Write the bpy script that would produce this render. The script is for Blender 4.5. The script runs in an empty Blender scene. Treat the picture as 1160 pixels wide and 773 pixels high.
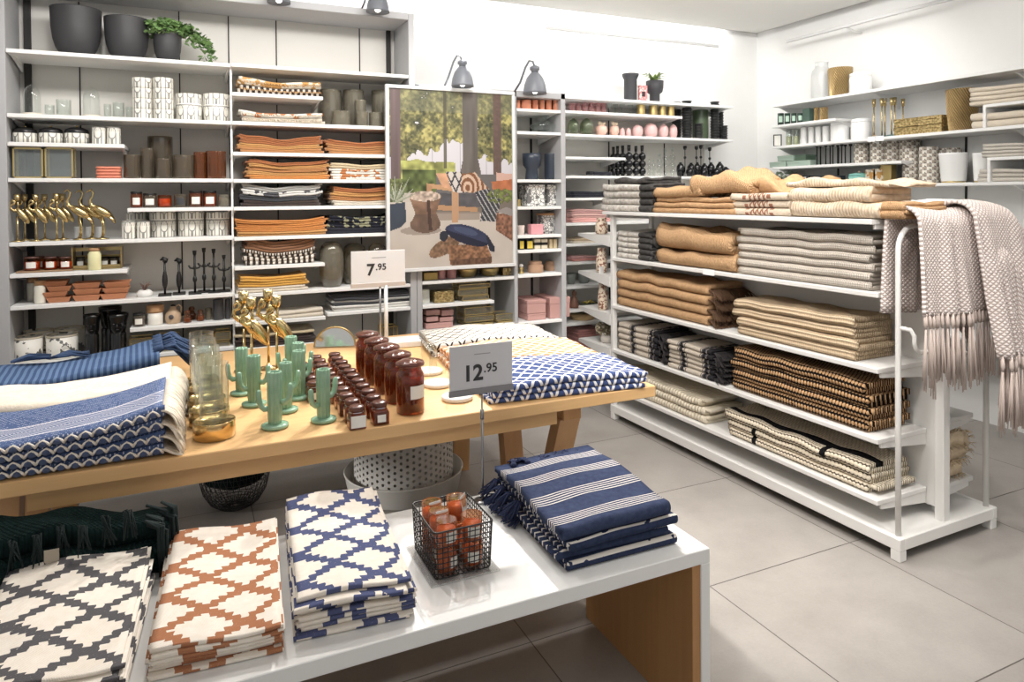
import bpy, bmesh, math, random
import numpy as np
from mathutils import Vector, Matrix, Euler
PI = math.pi
sc = bpy.context.scene
COL = sc.collection
random.seed(7)

# ------------------------------------------------------------------ camera
FPX, YAW, PIT, ROL, PCY, CAMH = 785.6, math.radians(25.03), math.radians(.77), math.radians(-.42), 232.5, 1.5
_F0 = Vector((math.sin(YAW), math.cos(YAW), 0)); _R0 = Vector((math.cos(YAW), -math.sin(YAW), 0)); _U0 = Vector((0, 0, 1))
CF = _F0 * math.cos(PIT) - _U0 * math.sin(PIT)
_U1 = _U0 * math.cos(PIT) + _F0 * math.sin(PIT)
CR = _R0 * math.cos(ROL) + _U1 * math.sin(ROL)
CU = _U1 * math.cos(ROL) - _R0 * math.sin(ROL)
CAM = Vector((0, 0, CAMH))
cd = bpy.data.cameras.new('camera'); co = bpy.data.objects.new('camera', cd); COL.objects.link(co)
cd.sensor_fit = 'HORIZONTAL'; cd.sensor_width = 36; cd.lens = FPX * 36 / 1160
cd.shift_y = (PCY - 773 / 2) / 1160
cd.clip_start = .05
mw = Matrix((( CR.x, CU.x, -CF.x, 0), (CR.y, CU.y, -CF.y, 0), (CR.z, CU.z, -CF.z, CAMH), (0, 0, 0, 1)))
co.matrix_world = mw
sc.camera = co

def ray(x, y): return CF + CR * ((x - 580) / FPX) - CU * ((y - PCY) / FPX)
def atax(x, y, ax, v):
    d = ray(x, y); t = (v - CAM[ax]) / d[ax]; return CAM + d * t
def AX(x, y, v): return atax(x, y, 0, v)
def AY(x, y, v): return atax(x, y, 1, v)
def AZ(x, y, v): return atax(x, y, 2, v)

# ------------------------------------------------------------------ objects
def tag(o, label, cat, group=None, kind=None):
    if label: o['label'] = label
    if cat: o['category'] = cat
    if group: o['group'] = group
    if kind: o['kind'] = kind
    return o
def thing(name, label, cat, loc=(0, 0, 0), rz=0, group=None, kind=None):
    o = bpy.data.objects.new(name, None); COL.objects.link(o)
    o.location = loc; o.rotation_euler = (0, 0, rz); o.empty_display_size = .05
    return tag(o, label, cat, group, kind)
def link(name, me, mat, parent=None, loc=(0, 0, 0), rot=(0, 0, 0), sc_=(1, 1, 1)):
    if mat is not None and me is not None and not me.materials:
        for m in (mat if isinstance(mat, (list, tuple)) else [mat]): me.materials.append(m)
    elif mat is not None and me.materials[0] is not (mat[0] if isinstance(mat, (list, tuple)) else mat):
        me = me.copy(); me.materials.clear()
        for m in (mat if isinstance(mat, (list, tuple)) else [mat]): me.materials.append(m)
    o = bpy.data.objects.new(name, me); COL.objects.link(o)
    o.location = loc; o.rotation_euler = rot; o.scale = sc_
    if parent: o.parent = parent
    return o
def solo(name, me, mat, label, cat, loc=(0, 0, 0), rz=0, group=None, kind=None):
    return tag(link(name, me, mat, None, loc, (0, 0, rz)), label, cat, group, kind)
def copy_tree(o, loc, rz=None, label=None):
    c = o.copy(); COL.objects.link(c); c.location = loc
    if rz is not None: c.rotation_euler = (0, 0, rz)
    if label: c['label'] = label
    for ch in o.children:
        k = ch.copy(); COL.objects.link(k); k.parent = c
        for g in ch.children:
            q = g.copy(); COL.objects.link(q); q.parent = k
    return c
def struct(name, me, mat, parent=None, loc=(0, 0, 0), rot=(0, 0, 0)):
    o = link(name, me, mat, parent, loc, rot)
    if not parent: o['kind'] = 'structure'
    return o

# ------------------------------------------------------------------ mesh builder
class M:
    def __init__(s): s.v = []; s.f = []; s.uv = []; s.sm = []; s.mi = []
    def add(s, vs, fs, uvs=None, smooth=True, mi=0):
        b = len(s.v); s.v += [tuple(p) for p in vs]
        for k, f in enumerate(fs):
            s.f.append([i + b for i in f]); s.sm.append(smooth); s.mi.append(mi)
            if uvs: s.uv.append([uvs[i] for i in f])
            else:
                P = [Vector(vs[i]) for i in f]
                n = (P[1] - P[0]).cross(P[2] - P[0]); a = max(range(3), key=lambda i: abs(n[i]))
                q = [(1, 2), (0, 2), (0, 1)][a]
                s.uv.append([(p[q[0]], p[q[1]]) for p in P])
        return s
    def box(s, x0, x1, y0, y1, z0, z1, b=0.0, mi=0):
        if b <= 0:
            vs = [(x, y, z) for x in (x0, x1) for y in (y0, y1) for z in (z0, z1)]
            s.add(vs, [(0, 1, 3, 2), (4, 6, 7, 5), (0, 4, 5, 1), (2, 3, 7, 6), (0, 2, 6, 4), (1, 5, 7, 3)], None, False, mi)
            return s
        b = min(b, abs(x1 - x0) * .45, abs(y1 - y0) * .45, abs(z1 - z0) * .45)
        X = (x0, x1); Y = (y0, y1); Z = (z0, z1); vs = []; idx = {}
        for i in (0, 1):
            for j in (0, 1):
                for k in (0, 1):
                    sx, sy, sz = 1 - 2 * i, 1 - 2 * j, 1 - 2 * k
                    for a in range(3):
                        p = [X[i] + sx * b, Y[j] + sy * b, Z[k] + sz * b]
                        p[a] = (X[i], Y[j], Z[k])[a]
                        idx[(i, j, k, a)] = len(vs); vs.append(tuple(p))
        fs = []
        I = lambda *t: idx[t]
        for i in (0, 1):
            fs.append([I(i, 0, 0, 0), I(i, 1, 0, 0), I(i, 1, 1, 0), I(i, 0, 1, 0)])
            fs.append([I(0, i, 0, 1), I(1, i, 0, 1), I(1, i, 1, 1), I(0, i, 1, 1)])
            fs.append([I(0, 0, i, 2), I(1, 0, i, 2), I(1, 1, i, 2), I(0, 1, i, 2)])
        for i in (0, 1):
            for j in (0, 1):
                fs.append([I(i, j, 0, 0), I(i, j, 1, 0), I(i, j, 1, 1), I(i, j, 0, 1)])
                fs.append([I(i, 0, j, 0), I(i, 1, j, 0), I(i, 1, j, 2), I(i, 0, j, 2)])
                fs.append([I(0, i, j, 1), I(1, i, j, 1), I(1, i, j, 2), I(0, i, j, 2)])
                for k in (0, 1): fs.append([I(i, j, k, 0), I(i, j, k, 1), I(i, j, k, 2)])
        c = Vector(((x0 + x1) / 2, (y0 + y1) / 2, (z0 + z1) / 2)); out = []
        for f in fs:
            P = [Vector(vs[t]) for t in f]
            n = (P[1] - P[0]).cross(P[2] - P[0])
            m = sum(P, Vector()) / len(P) - c
            out.append(f if n.dot(m) > 0 else f[::-1])
        s.add(vs, out, None, False, mi); return s
    def lathe(s, prof, seg=24, o=(0, 0, 0), sq=0, mi=0, flute=0, nf=0):
        vs = []; uv = []; fs = []; n = len(prof)
        for i, (r, z) in enumerate(prof):
            for k in range(seg):
                a = 2 * PI * k / seg; rr = r
                if sq: rr = r * (1 - sq) + sq * r / max(abs(math.cos(a)), abs(math.sin(a))) * .9
                if nf: rr = r * (1 + flute * math.cos(nf * a))
                vs.append((o[0] + rr * math.cos(a), o[1] + rr * math.sin(a), o[2] + z)); uv.append((k / seg, z))
        for i in range(n - 1):
            for k in range(seg):
                a, b = i * seg + k, i * seg + (k + 1) % seg
                fs.append((a, b, b + seg, a + seg))
        U = [(q[0] * 6.283 * max(p[0] for p in prof), q[1]) for q in uv]
        s.add(vs, fs, U, True, mi); return s
    def tube(s, pts, r, seg=8, closed=False, cap=True, mi=0, sx=1.0):
        P = [Vector(p) for p in pts]; n = len(P)
        R = list(r) if isinstance(r, (list, tuple)) else [r] * n
        vs = []; fs = []; up = None; uv = []; L = 0
        for i in range(n):
            if closed: t = P[(i + 1) % n] - P[i - 1]
            else: t = P[min(i + 1, n - 1)] - P[max(i - 1, 0)]
            t = t.normalized() if t.length > 1e-9 else Vector((0, 0, 1))
            if up is None:
                up = t.orthogonal().normalized()
            else:
                up = (up - t * up.dot(t)); up = up.normalized() if up.length > 1e-6 else t.orthogonal().normalized()
            w = t.cross(up)
            if i: L += (P[i] - P[i - 1]).length
            for k in range(seg):
                a = 2 * PI * k / seg
                vs.append(P[i] + (up * math.cos(a) + w * math.sin(a) * sx) * R[i]); uv.append((k / seg * .05, L))
        for i in range(n if closed else n - 1):
            for k in range(seg):
                a, b = i * seg + k, i * seg + (k + 1) % seg
                c, d = ((i + 1) % n) * seg + k, ((i + 1) % n) * seg + (k + 1) % seg
                fs.append((a, b, d, c))
        if cap and not closed:
            fs.append(list(range(seg))[::-1]); fs.append([(n - 1) * seg + k for k in range(seg)])
        s.add(vs, fs, uv, True, mi); return s
    def ell(s, c, rad, seg=14, ring=8, rot=None, mi=0):
        vs = []; fs = []; uv = []
        Rm = rot.to_matrix() if rot else None
        for i in range(ring + 1):
            t = PI * i / ring
            for k in range(seg):
                a = 2 * PI * k / seg
                p = Vector((rad[0] * math.sin(t) * math.cos(a), rad[1] * math.sin(t) * math.sin(a), -rad[2] * math.cos(t)))
                if Rm: p = Rm @ p
                vs.append(Vector(c) + p); uv.append((k / seg, i / ring))
        for i in range(ring):
            for k in range(seg):
                a, b = i * seg + k, i * seg + (k + 1) % seg
                fs.append((a, b, b + seg, a + seg))
        s.add(vs, fs, uv, True, mi); return s
    def grid(s, fn, nu, nv, smooth=True, mi=0):
        vs = []; uv = []; fs = []
        for j in range(nv + 1):
            for i in range(nu + 1):
                p, q = fn(i / nu, j / nv); vs.append(p); uv.append(q)
        for j in range(nv):
            for i in range(nu):
                a = j * (nu + 1) + i; fs.append((a, a + 1, a + nu + 2, a + nu + 1))
        s.add(vs, fs, uv, smooth, mi); return s
    def poly(s, pts, y0, y1, mi=0):          # prism: outline in x,z extruded along y
        n = len(pts)
        vs = [(p[0], y0, p[1]) for p in pts] + [(p[0], y1, p[1]) for p in pts]
        fs = [list(range(n)), list(range(n, 2 * n))[::-1]] + [(i, i + n, (i + 1) % n + n, (i + 1) % n) for i in range(n)]
        s.add(vs, fs, None, False, mi); return s
    def mesh(s, name='m', merge=False):
        me = bpy.data.meshes.new(name)
        me.from_pydata(s.v, [], s.f)
        ul = me.uv_layers.new(name='UVMap')
        flat = [c for f in s.uv for q in f for c in q]
        ul.data.foreach_set('uv', flat)
        me.polygons.foreach_set('use_smooth', s.sm)
        me.polygons.foreach_set('material_index', s.mi)
        me.update()
        return me

# ------------------------------------------------------------------ materials
class V:
    def __init__(s, c, k): s.c = c; s.k = k
    def _m(s, op, *a):
        n = s.c.nt.nodes.new('ShaderNodeMath'); n.operation = op
        for i, q in enumerate(a):
            if isinstance(q, V): s.c.nt.links.new(q.k, n.inputs[i])
            else: n.inputs[i].default_value = q
        return V(s.c, n.outputs[0])
    def __add__(s, o): return s._m('ADD', s, o)
    __radd__ = __add__
    def __sub__(s, o): return s._m('SUBTRACT', s, o)
    def __rsub__(s, o): return s._m('SUBTRACT', o, s)
    def __mul__(s, o): return s._m('MULTIPLY', s, o)
    __rmul__ = __mul__
    def __truediv__(s, o): return s._m('DIVIDE', s, o)
    def __lt__(s, o): return s._m('LESS_THAN', s, o)
    def __gt__(s, o): return s._m('GREATER_THAN', s, o)
    def abs(s): return s._m('ABSOLUTE', s)
    def fr(s): return s._m('FRACT', s)
    def fl(s): return s._m('FLOOR', s)
    def sin(s): return s._m('SINE', s)
    def mx(s, o): return s._m('MAXIMUM', s, o)
    def mn(s, o): return s._m('MINIMUM', s, o)
    def tri(s): return (s.fr() * 2 - 1).abs()
    def sat(s): return s.mx(0).mn(1)
class C:
    def __init__(s, name):
        m = bpy.data.materials.new(name); m.use_nodes = True
        s.m = m; s.nt = m.node_tree; s.nt.nodes.clear()
        s.out = s.nt.nodes.new('ShaderNodeOutputMaterial')
        s.b = s.nt.nodes.new('ShaderNodeBsdfPrincipled'); s.nt.links.new(s.b.outputs[0], s.out.inputs[0])
        s.tc = s.nt.nodes.new('ShaderNodeTexCoord'); s.h = None; s.bd = .003
    def sep(s, which):
        n = s.nt.nodes.new('ShaderNodeSeparateXYZ'); s.nt.links.new(s.tc.outputs[which], n.inputs[0])
        return [V(s, o) for o in n.outputs]
    @property
    def uv(s):
        if not hasattr(s, '_uv'): s._uv = s.sep('UV')
        return s._uv[0], s._uv[1]
    @property
    def ob(s):
        if not hasattr(s, '_ob'): s._ob = s.sep('Object')
        return s._ob
    def noise(s, scale, detail=2, co='Object', rough=.5, st=None):
        n = s.nt.nodes.new('ShaderNodeTexNoise'); n.inputs['Scale'].default_value = scale; n.inputs['Detail'].default_value = detail
        n.inputs['Roughness'].default_value = rough
        src = s.tc.outputs[co]
        if st:
            mp = s.nt.nodes.new('ShaderNodeMapping'); mp.inputs['Scale'].default_value = st; s.nt.links.new(src, mp.inputs[0]); src = mp.outputs[0]
        s.nt.links.new(src, n.inputs['Vector']); return V(s, n.outputs[0])
    def vor(s, scale, co='Object', feat='F1', out=0):
        n = s.nt.nodes.new('ShaderNodeTexVoronoi'); n.inputs['Scale'].default_value = scale; n.feature = feat
        s.nt.links.new(s.tc.outputs[co], n.inputs['Vector']); return V(s, n.outputs[out])
    def rnd(s):
        n = s.nt.nodes.new('ShaderNodeObjectInfo'); return V(s, n.outputs['Random'])
    def mix(s, a, b, f):
        n = s.nt.nodes.new('ShaderNodeMix'); n.data_type = 'RGBA'
        for k, q in ((6, a), (7, b)):
            if isinstance(q, V): s.nt.links.new(q.k, n.inputs[k])
            else: n.inputs[k].default_value = (*q[:3], 1)
        if isinstance(f, V): s.nt.links.new(f.k, n.inputs[0])
        else: n.inputs[0].default_value = f
        return V(s, n.outputs[2])
    def fin(s, col, rough=.6, metal=0, spec=.5, **kw):
        def put(k, v):
            if isinstance(v, V): s.nt.links.new(v.k, s.b.inputs[k])
            elif isinstance(v, (tuple, list)): s.b.inputs[k].default_value = (*v[:3], 1)
            else: s.b.inputs[k].default_value = v
        put('Base Color', col); put('Roughness', rough); put('Metallic', metal); put('Specular IOR Level', spec)
        for k, v in kw.items(): put(k.replace('_', ' '), v)
        if s.h is not None:
            n = s.nt.nodes.new('ShaderNodeBump'); n.inputs['Distance'].default_value = s.bd; n.inputs['Strength'].default_value = 1
            s.nt.links.new(s.h.k, n.inputs['Height']); s.nt.links.new(n.outputs[0], s.b.inputs['Normal'])
        return s.m
def srgb(r, g, b):
    f = lambda c: (c / 255 / 12.92) if c <= 10 else ((c / 255 + .055) / 1.055) ** 2.4
    c_ = (f(r), f(g), f(b)); l_ = .3 * c_[0] + .55 * c_[1] + .15 * c_[2]
    return tuple(l_ + (q - l_) * .84 for q in c_)
_mc = {}
def plain(r, g, b, rough=.5, metal=0, var=.0, spec=.5, ns=20, name=None):
    key = (r, g, b, rough, metal, var, spec)
    if key in _mc: return _mc[key]
    c = C(name or 'paint_%d_%d_%d' % (r, g, b)); col = srgb(r, g, b)
    if var:
        n = c.noise(ns, 3); col = c.mix(tuple(x * (1 - var) for x in col), tuple(min(1, x * (1 + var)) for x in col), n)
    else:
        n = c.noise(35, 2); rough = n * .12 + (rough - .06)
    _mc[key] = c.fin(col, rough, metal, spec); return _mc[key]
def glass(name, tint, rough=.03, dens=0.0, body=None):
    """thin-walled glass: tinted see-through with a fresnel sheen; dens mixes in a diffuse body"""
    c = C(name); nt = c.nt
    t = nt.nodes.new('ShaderNodeBsdfTransparent'); t.inputs[0].default_value = (*tint, 1)
    g = nt.nodes.new('ShaderNodeBsdfGlossy'); g.inputs['Roughness'].default_value = rough; g.inputs[0].default_value = (1, 1, 1, 1)
    lw = nt.nodes.new('ShaderNodeLayerWeight'); lw.inputs[0].default_value = .35
    mx = nt.nodes.new('ShaderNodeMixShader'); base = t.outputs[0]
    if dens:
        d = nt.nodes.new('ShaderNodeBsdfDiffuse'); d.inputs[0].default_value = (*(body or tint), 1)
        m2 = nt.nodes.new('ShaderNodeMixShader'); m2.inputs[0].default_value = dens
        nt.links.new(t.outputs[0], m2.inputs[1]); nt.links.new(d.outputs[0], m2.inputs[2]); base = m2.outputs[0]
    mm = V(c, lw.outputs['Facing']); f = mm * mm * .75 + .04
    nt.links.new(f.k, mx.inputs[0]); nt.links.new(base, mx.inputs[1]); nt.links.new(g.outputs[0], mx.inputs[2])
    nt.links.new(mx.outputs[0], c.out.inputs[0]); return c.m
def emis(name, col, st):
    c = C(name); return c.fin((0, 0, 0), .5, 0, .5, Emission_Color=col, Emission_Strength=st)

WHITE = plain(236, 236, 234, .45, name='white_shelf_paint')
WALLM = plain(240, 240, 238, .8, var=.012, name='white_wall_paint')
CEILM = plain(222, 220, 216, .85, var=.012, name='ceiling_paint')
BACKP = plain(214, 210, 202, .6, var=.012, name='back_panel_paint')
GREYF = plain(176, 176, 178, .45, name='grey_cabinet_paint')
SLOT = plain(40, 38, 36, .7)
GOND = plain(226, 224, 220, .45, name='gondola_powder_coat')
BLACK = plain(24, 24, 25, .4)
CHAR = plain(56, 56, 58, .55, var=.05)
STEEL = plain(150, 150, 152, .3, .9)
LAMPG = plain(108, 112, 120, .45)
GOLD = plain(212, 186, 122, .25, 1.0)
GOLDD = plain(176, 150, 92, .3, .9)
BRASS = plain(226, 188, 116, .16, 1.0)
def wood(name, a, b, sx=(3, 40, 40), rough=.45):
    c = C(name); n = c.noise(1.0, 5, 'Object', .6, sx); n2 = c.noise(5, 2)
    return c.fin(c.mix(srgb(*a), srgb(*b), (n * .8 + n2 * .2)), rough)
OAK = wood('oak_table', (210, 158, 90), (238, 190, 120), (2.5, 45, 45))
OAKV = wood('oak_panel', (166, 112, 52), (196, 142, 76), (40, 40, 2.2))
OAKL = wood('oak_leg', (186, 132, 70), (212, 158, 92), (40, 40, 3))
CORK = wood('cork_lid', (176, 128, 80), (204, 156, 104), (20, 20, 20), .8)
c = C('stone_floor_tile')
x, y, z = c.ob
tx = (x - 1.025) / .765; ty = (y - 2.07) / .76
jx = (tx.fr() - .5).abs() > (.5 - .0028); jy = (ty.fr() - .5).abs() > (.5 - .0028)
joint = jx.mx(jy)
cell = (tx.fl() * 12.9898 + ty.fl() * 78.233).sin() * 43758.5
cell = cell.fr()
big = c.noise(3.2, 6, 'Object', .62); fine = c.noise(90, 2, 'Object', .7)
f = (big * .75 + fine * .18 + cell * .22 - .12).sat()
colr = c.mix(srgb(126, 119, 113), srgb(182, 176, 169), f)
colr = c.mix(colr, srgb(88, 82, 77), joint)
c.h = fine * .3 - joint; c.bd = .0015
FLOORM = c.fin(colr, big * .2 + .3, 0, .4)

# ------------------------------------------------------------------ room
YW, XW, ZC = 4.77, 4.69, 2.907
struct('floor', M().box(-4, XW + .4, -3, YW + .4, -.1, 0).mesh(), FLOORM)
struct('wall_back', M().box(-4, XW + .12, YW, YW + .12, 0, 3.3).mesh(), WALLM)
struct('wall_right', M().box(XW, XW + .12, -3, YW, 0, 3.3).mesh(), WALLM)
struct('ceiling', M().box(-4, XW - .16, -3, YW - .16, ZC, ZC + .05).mesh(), CEILM)
struct('ceiling_upper', M().box(-4, XW + .12, -3, YW + .12, 3.3, 3.36).mesh(), CEILM)
struct('trim_1', M().box(XW - .17, XW - .16, -3, YW - .16, ZC, ZC + .09).mesh(), CEILM)
struct('trim_2', M().box(-4, XW - .16, YW - .17, YW - .16, ZC, ZC + .09).mesh(), CEILM)
# ------------------------------------------------------------------ furniture helpers
def wp(par, name, m, mat, label=None, kind=None):
    """part built in world coordinates, stored relative to its thing's base"""
    L = par.location
    q = m
    q.v = [(p[0] - L[0], p[1] - L[1], p[2] - L[2]) for p in q.v]
    o = link(name, q.mesh(name), mat, par)
    if label: o['label'] = label
    return o
YC = 4.05
def zf(px, py, Y=YC): return AY(px, py, Y).z
def xf(px, py, Y=YC): return AY(px, py, Y).x

# ---- tall grey cabinet at the left
cab = thing('shelving_cabinet', 'tall grey shelving cabinet with many white shelves along the left of the back wall', 'cabinet', (.21, 4.2, 0))
wp(cab, 'side_panel', M().box(-.835, -.787, YC, 4.4, 0, 2.603, .003), GREYF)
wp(cab, 'side_panel', M().box(1.212, 1.25, YC, 4.4, 0, 2.603, .003), GREYF)
wp(cab, 'top_panel', M().box(-.787, 1.212, YC, 4.4, 2.562, 2.603, .003), GREYF)
wp(cab, 'back_panel', M().box(-.787, 1.212, 4.375, 4.385, 0, 2.562), BACKP, 'pale grey back panel')
for xx in (-.52, -.035, .225, .49, .99):
    m = M().box(xx - .0032, xx + .0032, 4.371, 4.377, .1, 2.56)
    wp(cab, 'slotted_strip', m, SLOT, 'dark slotted strip')
wp(cab, 'slotted_strip', M().box(-.765, -.735, 4.35, 4.377, .1, 2.56), SLOT, 'dark slotted strip')
wp(cab, 'slotted_strip', M().box(1.16, 1.185, 4.35, 4.377, .1, 2.56), SLOT, 'dark slotted strip')
wp(cab, 'plinth', M().box(-.787, 1.212, 4.07, 4.37, 0, .1), GREYF)
wp(cab, 'centre_upright', M().box(.214, .224, 4.085, 4.105, .1, 2.22), WHITE)
ZS = {}
def shelf(par, key, px0, px1, z, th=.02, depth=.31, Y=YC, x0=None, x1=None):
    a = xf(px0, 200, Y) if x0 is None else x0; b = xf(px1, 200, Y) if x1 is None else x1
    ZS[key] = z
    o = wp(par, 'shelf', M().box(a, b, Y, Y + depth, z - th, z, .002), WHITE)
    for xx in (a + .012, b - .012):
        br = M()
        br.add([(xx - .005, Y + depth, z - th), (xx + .005, Y + depth, z - th), (xx + .005, Y + .06, z - th), (xx - .005, Y + .06, z - th),
                (xx - .005, Y + depth, z - th - .045), (xx + .005, Y + depth, z - th - .045)],
               [(0, 1, 2, 3), (0, 4, 5, 1), (0, 3, 4), (1, 5, 2), (3, 2, 5, 4)], None, False)
        br.v = [(p[0] - par.location[0], p[1] - par.location[1], p[2] - par.location[2]) for p in br.v]
        link('bracket', br.mesh('bracket'), WHITE, o)
XL, XM, XR = -.785, .219, 1.21
for key, a, b, z in (
    ('A1', XL, XM - .001, zf(10, 54.6)), ('B1', XM + .001, XR, zf(300, 73.7)),
    ('A2', XL, XM - .003, zf(9, 128)), ('A3', XL, xf(141, 165), zf(10, 160.6)), ('A4', XL, XM - .003, zf(10, 201.7)),
    ('A5b', xf(144, 235), XM - .003, zf(200, 235.3)), ('A5', XL, XM - .003, zf(12, 275)), ('A6', XL, xf(144, 304), zf(13, 311)),
    ('A7', XL, XM - .003, zf(13.2, 347.5)), ('A8', xf(147, 370), XM - .003, zf(146.4, 372.4)), ('A9', XL, XM - .003, zf(42, 413)),
    ('B2', XM + .005, xf(366, 110), zf(262, 104)), ('B3', XM + .005, XR, zf(263, 137)), ('B4', XM + .005, XR, zf(264, 172)),
    ('B5', XM + .005, XR, zf(264, 203)), ('B6', XM + .005, XR, zf(264, 234.6)), ('B7', XM + .005, XR, zf(264.5, 269)),
    ('B8', XM + .005, xf(368, 296), zf(264.5, 302.6)), ('B9', XM + .005, XR, zf(264, 334)), ('B10', XM + .005, xf(369, 360), zf(264.6, 366.6)),
    ('B10r', xf(371, 355), XR, zf(370, 355)), ('B11', XM + .005, xf(359, 390), zf(263, 397)), ('B12', XM + .005, XR, .3)):
    shelf(cab, key, 0, 0, z, x0=a, x1=b)

# ---- lower cabinet with the poster
cab2 = thing('poster_cabinet', 'lower grey cabinet with a framed poster in front and one open shelf bay', 'cabinet', (1.77, 4.2, 0))
for a, b in ((1.252, 1.285), (1.905, 1.93), (2.255, 2.29)):
    wp(cab2, 'side_panel', M().box(a, b, YC, 4.4, 0, 2.18, .003), GREYF)
wp(cab2, 'top_panel', M().box(1.252, 2.29, YC, 4.4, 2.14, 2.18, .003), GREYF)
wp(cab2, 'back_panel', M().box(1.285, 2.255, 4.375, 4.385, 0, 2.15), BACKP, 'pale grey back panel')
wp(cab2, 'slotted_strip', M().box(2.185, 2.2, 4.368, 4.377, .1, 2.14), SLOT, 'dark slotted strip')
wp(cab2, 'slotted_strip', M().box(1.845, 1.87, 4.368, 4.377, .1, 2.14), SLOT, 'dark slotted strip')
wp(cab2, 'plinth', M().box(1.285, 2.255, 4.07, 4.37, 0, .1), GREYF)
DX0, DX1 = 1.931, 2.254
for key, a, b, z in (
    ('C1', 1.286, 1.904, zf(477, 319.3)), ('C2', 1.286, xf(560, 341), zf(477, 346.6)), ('C3', 1.286, 1.904, zf(521, 371.5)),
    ('C0', 1.286, 1.904, zf(521, 250)),
    ('D1', DX0, DX1, zf(585, 122.5)), ('D2', DX0, DX1, zf(585, 148.4)), ('D3', DX0, DX1, zf(585, 203.3)), ('D4', DX0, DX1, zf(585, 234.3)),
    ('D5', DX0, DX1, zf(586, 267)), ('D6', DX0, DX1, zf(586, 284)), ('D7', DX0, DX1, zf(588, 311.8)), ('D8', DX0, DX1, zf(587, 366)), ('D9', DX0, DX1, zf(587, 392))):
    shelf(cab2, key, 0, 0, z, x0=a, x1=b)

# ---- shelving on the far wall, right of the cabinets
YF = 4.42
XE0 = 2.42
far = thing('wall_shelving', 'white wall-mounted shelving on the far back wall behind the gondola', 'shelves', (3.2, 4.6, 0))
wp(far, 'back_panel', M().box(XE0, 4.06, 4.745, 4.765, .1, AY(700, 112, YF).z), BACKP, 'pale back panel')
for xx in (2.55, 3.08, 3.63):
    wp(far, 'slotted_strip', M().box(xx - .0035, xx + .0035, 4.738, 4.747, .1, 2.2), SLOT, 'dark slotted strip')
ze = lambda px, py: AY(px, py, YF).z
xe = lambda px: AY(px, 200, YF).x
for key, b, z in (('E1', xe(831), ze(643, 108.5)), ('E2', xe(773.5), ze(643, 125)), ('E3', xe(831), ze(643, 151.4)), ('E4', xe(709), ze(643, 177.4)),
                  ('E5', xe(831), ze(643, 199)), ('E6', xe(700), ze(643, 224.3)), ('E7', xe(831), ze(643, 253)), ('E8', xe(831), ze(643, 276.7)),
                  ('E9', xe(831), ze(643, 297.5)), ('E10', xe(831), ze(643, 325)), ('E11', xe(831), ze(643, 351.8)), ('E12', xe(831), ze(643, 367)), ('E13', xe(831), ze(660, 398))):
    shelf(far, key, 0, 0, z, x0=XE0, x1=b, Y=YF, depth=.325)

# ---- shelving on the right wall (runs along y)
XS = 4.35
rgt = thing('wall_shelving', 'white wall-mounted shelving on the right wall behind the throws', 'shelves', (4.5, 3.1, 0))
zr = lambda px, py: AX(px, py, XS).z
yr = lambda px, py: AX(px, py, XS).y
def rshelf(key, y1, y0, z, th=.02):
    ZS[key] = z
    o = wp(rgt, 'shelf', M().box(XS, XW - .002, y0, y1, z - th, z, .002), WHITE)
    zz = z - th; xw = XW - .002; L = rgt.location
    for yy in [y1 - .02] + [y for y in (3.38, 2.45) if y0 + .1 < y < y1 - .1] + [y0 + .02]:
        br = M()
        br.add([(xw, yy - .006, zz), (xw, yy + .006, zz), (XS + .06, yy + .006, zz), (XS + .06, yy - .006, zz), (xw, yy - .006, zz - .1), (xw, yy + .006, zz - .1)],
               [(0, 1, 2, 3), (0, 4, 5, 1), (0, 3, 4), (1, 5, 2), (3, 2, 5, 4)], None, False)
        br.v = [(p[0] - L[0], p[1] - L[1], p[2] - L[2]) for p in br.v]
        link('bracket', br.mesh('bracket'), WHITE, o)
YR1 = 4.26
for key, a, b, z in (('F1', YR1, 1.7, zr(876, 119)), ('F2', YR1, yr(946, 136), zr(875, 142.5)), ('F3', YR1, 1.7, zr(875, 166)),
                     ('F4', YR1, yr(1021, 181), zr(875, 189.5)), ('F5', YR1, 1.7, zr(1135, 206)), ('F6', YR1, 1.7, 1.2), ('F7', YR1, 1.7, .9), ('F8', YR1, 1.7, .6)):
    rshelf(key, a, b, z)
zG1, yG1 = zr(1140, 115.5), yr(1112, 120); zG2, yG2 = zr(1140, 177.5), yr(1117, 180)
for key, zz, yy, zb in (('G1', zG1, yG1, ZS['F3']), ('G2', zG2, yG2, ZS['F5'])):
    ZS[key] = zz
    o = wp(rgt, 'raised_shelf', M().box(XS + .01, XW - .01, 1.75, yy, zz - .018, zz, .002).box(XS + .01, XW - .01, yy - .018, yy, zb + .001, zz - .018, .002), WHITE)
for yy in (3.9, 3.4, 2.9, 2.4, 1.95):
    wp(rgt, 'slotted_strip', M().box(XW - .008, XW - .001, yy - .006, yy + .006, 1.35, ZS['F3'] - .02), SLOT, 'dark slotted strip')

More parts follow.
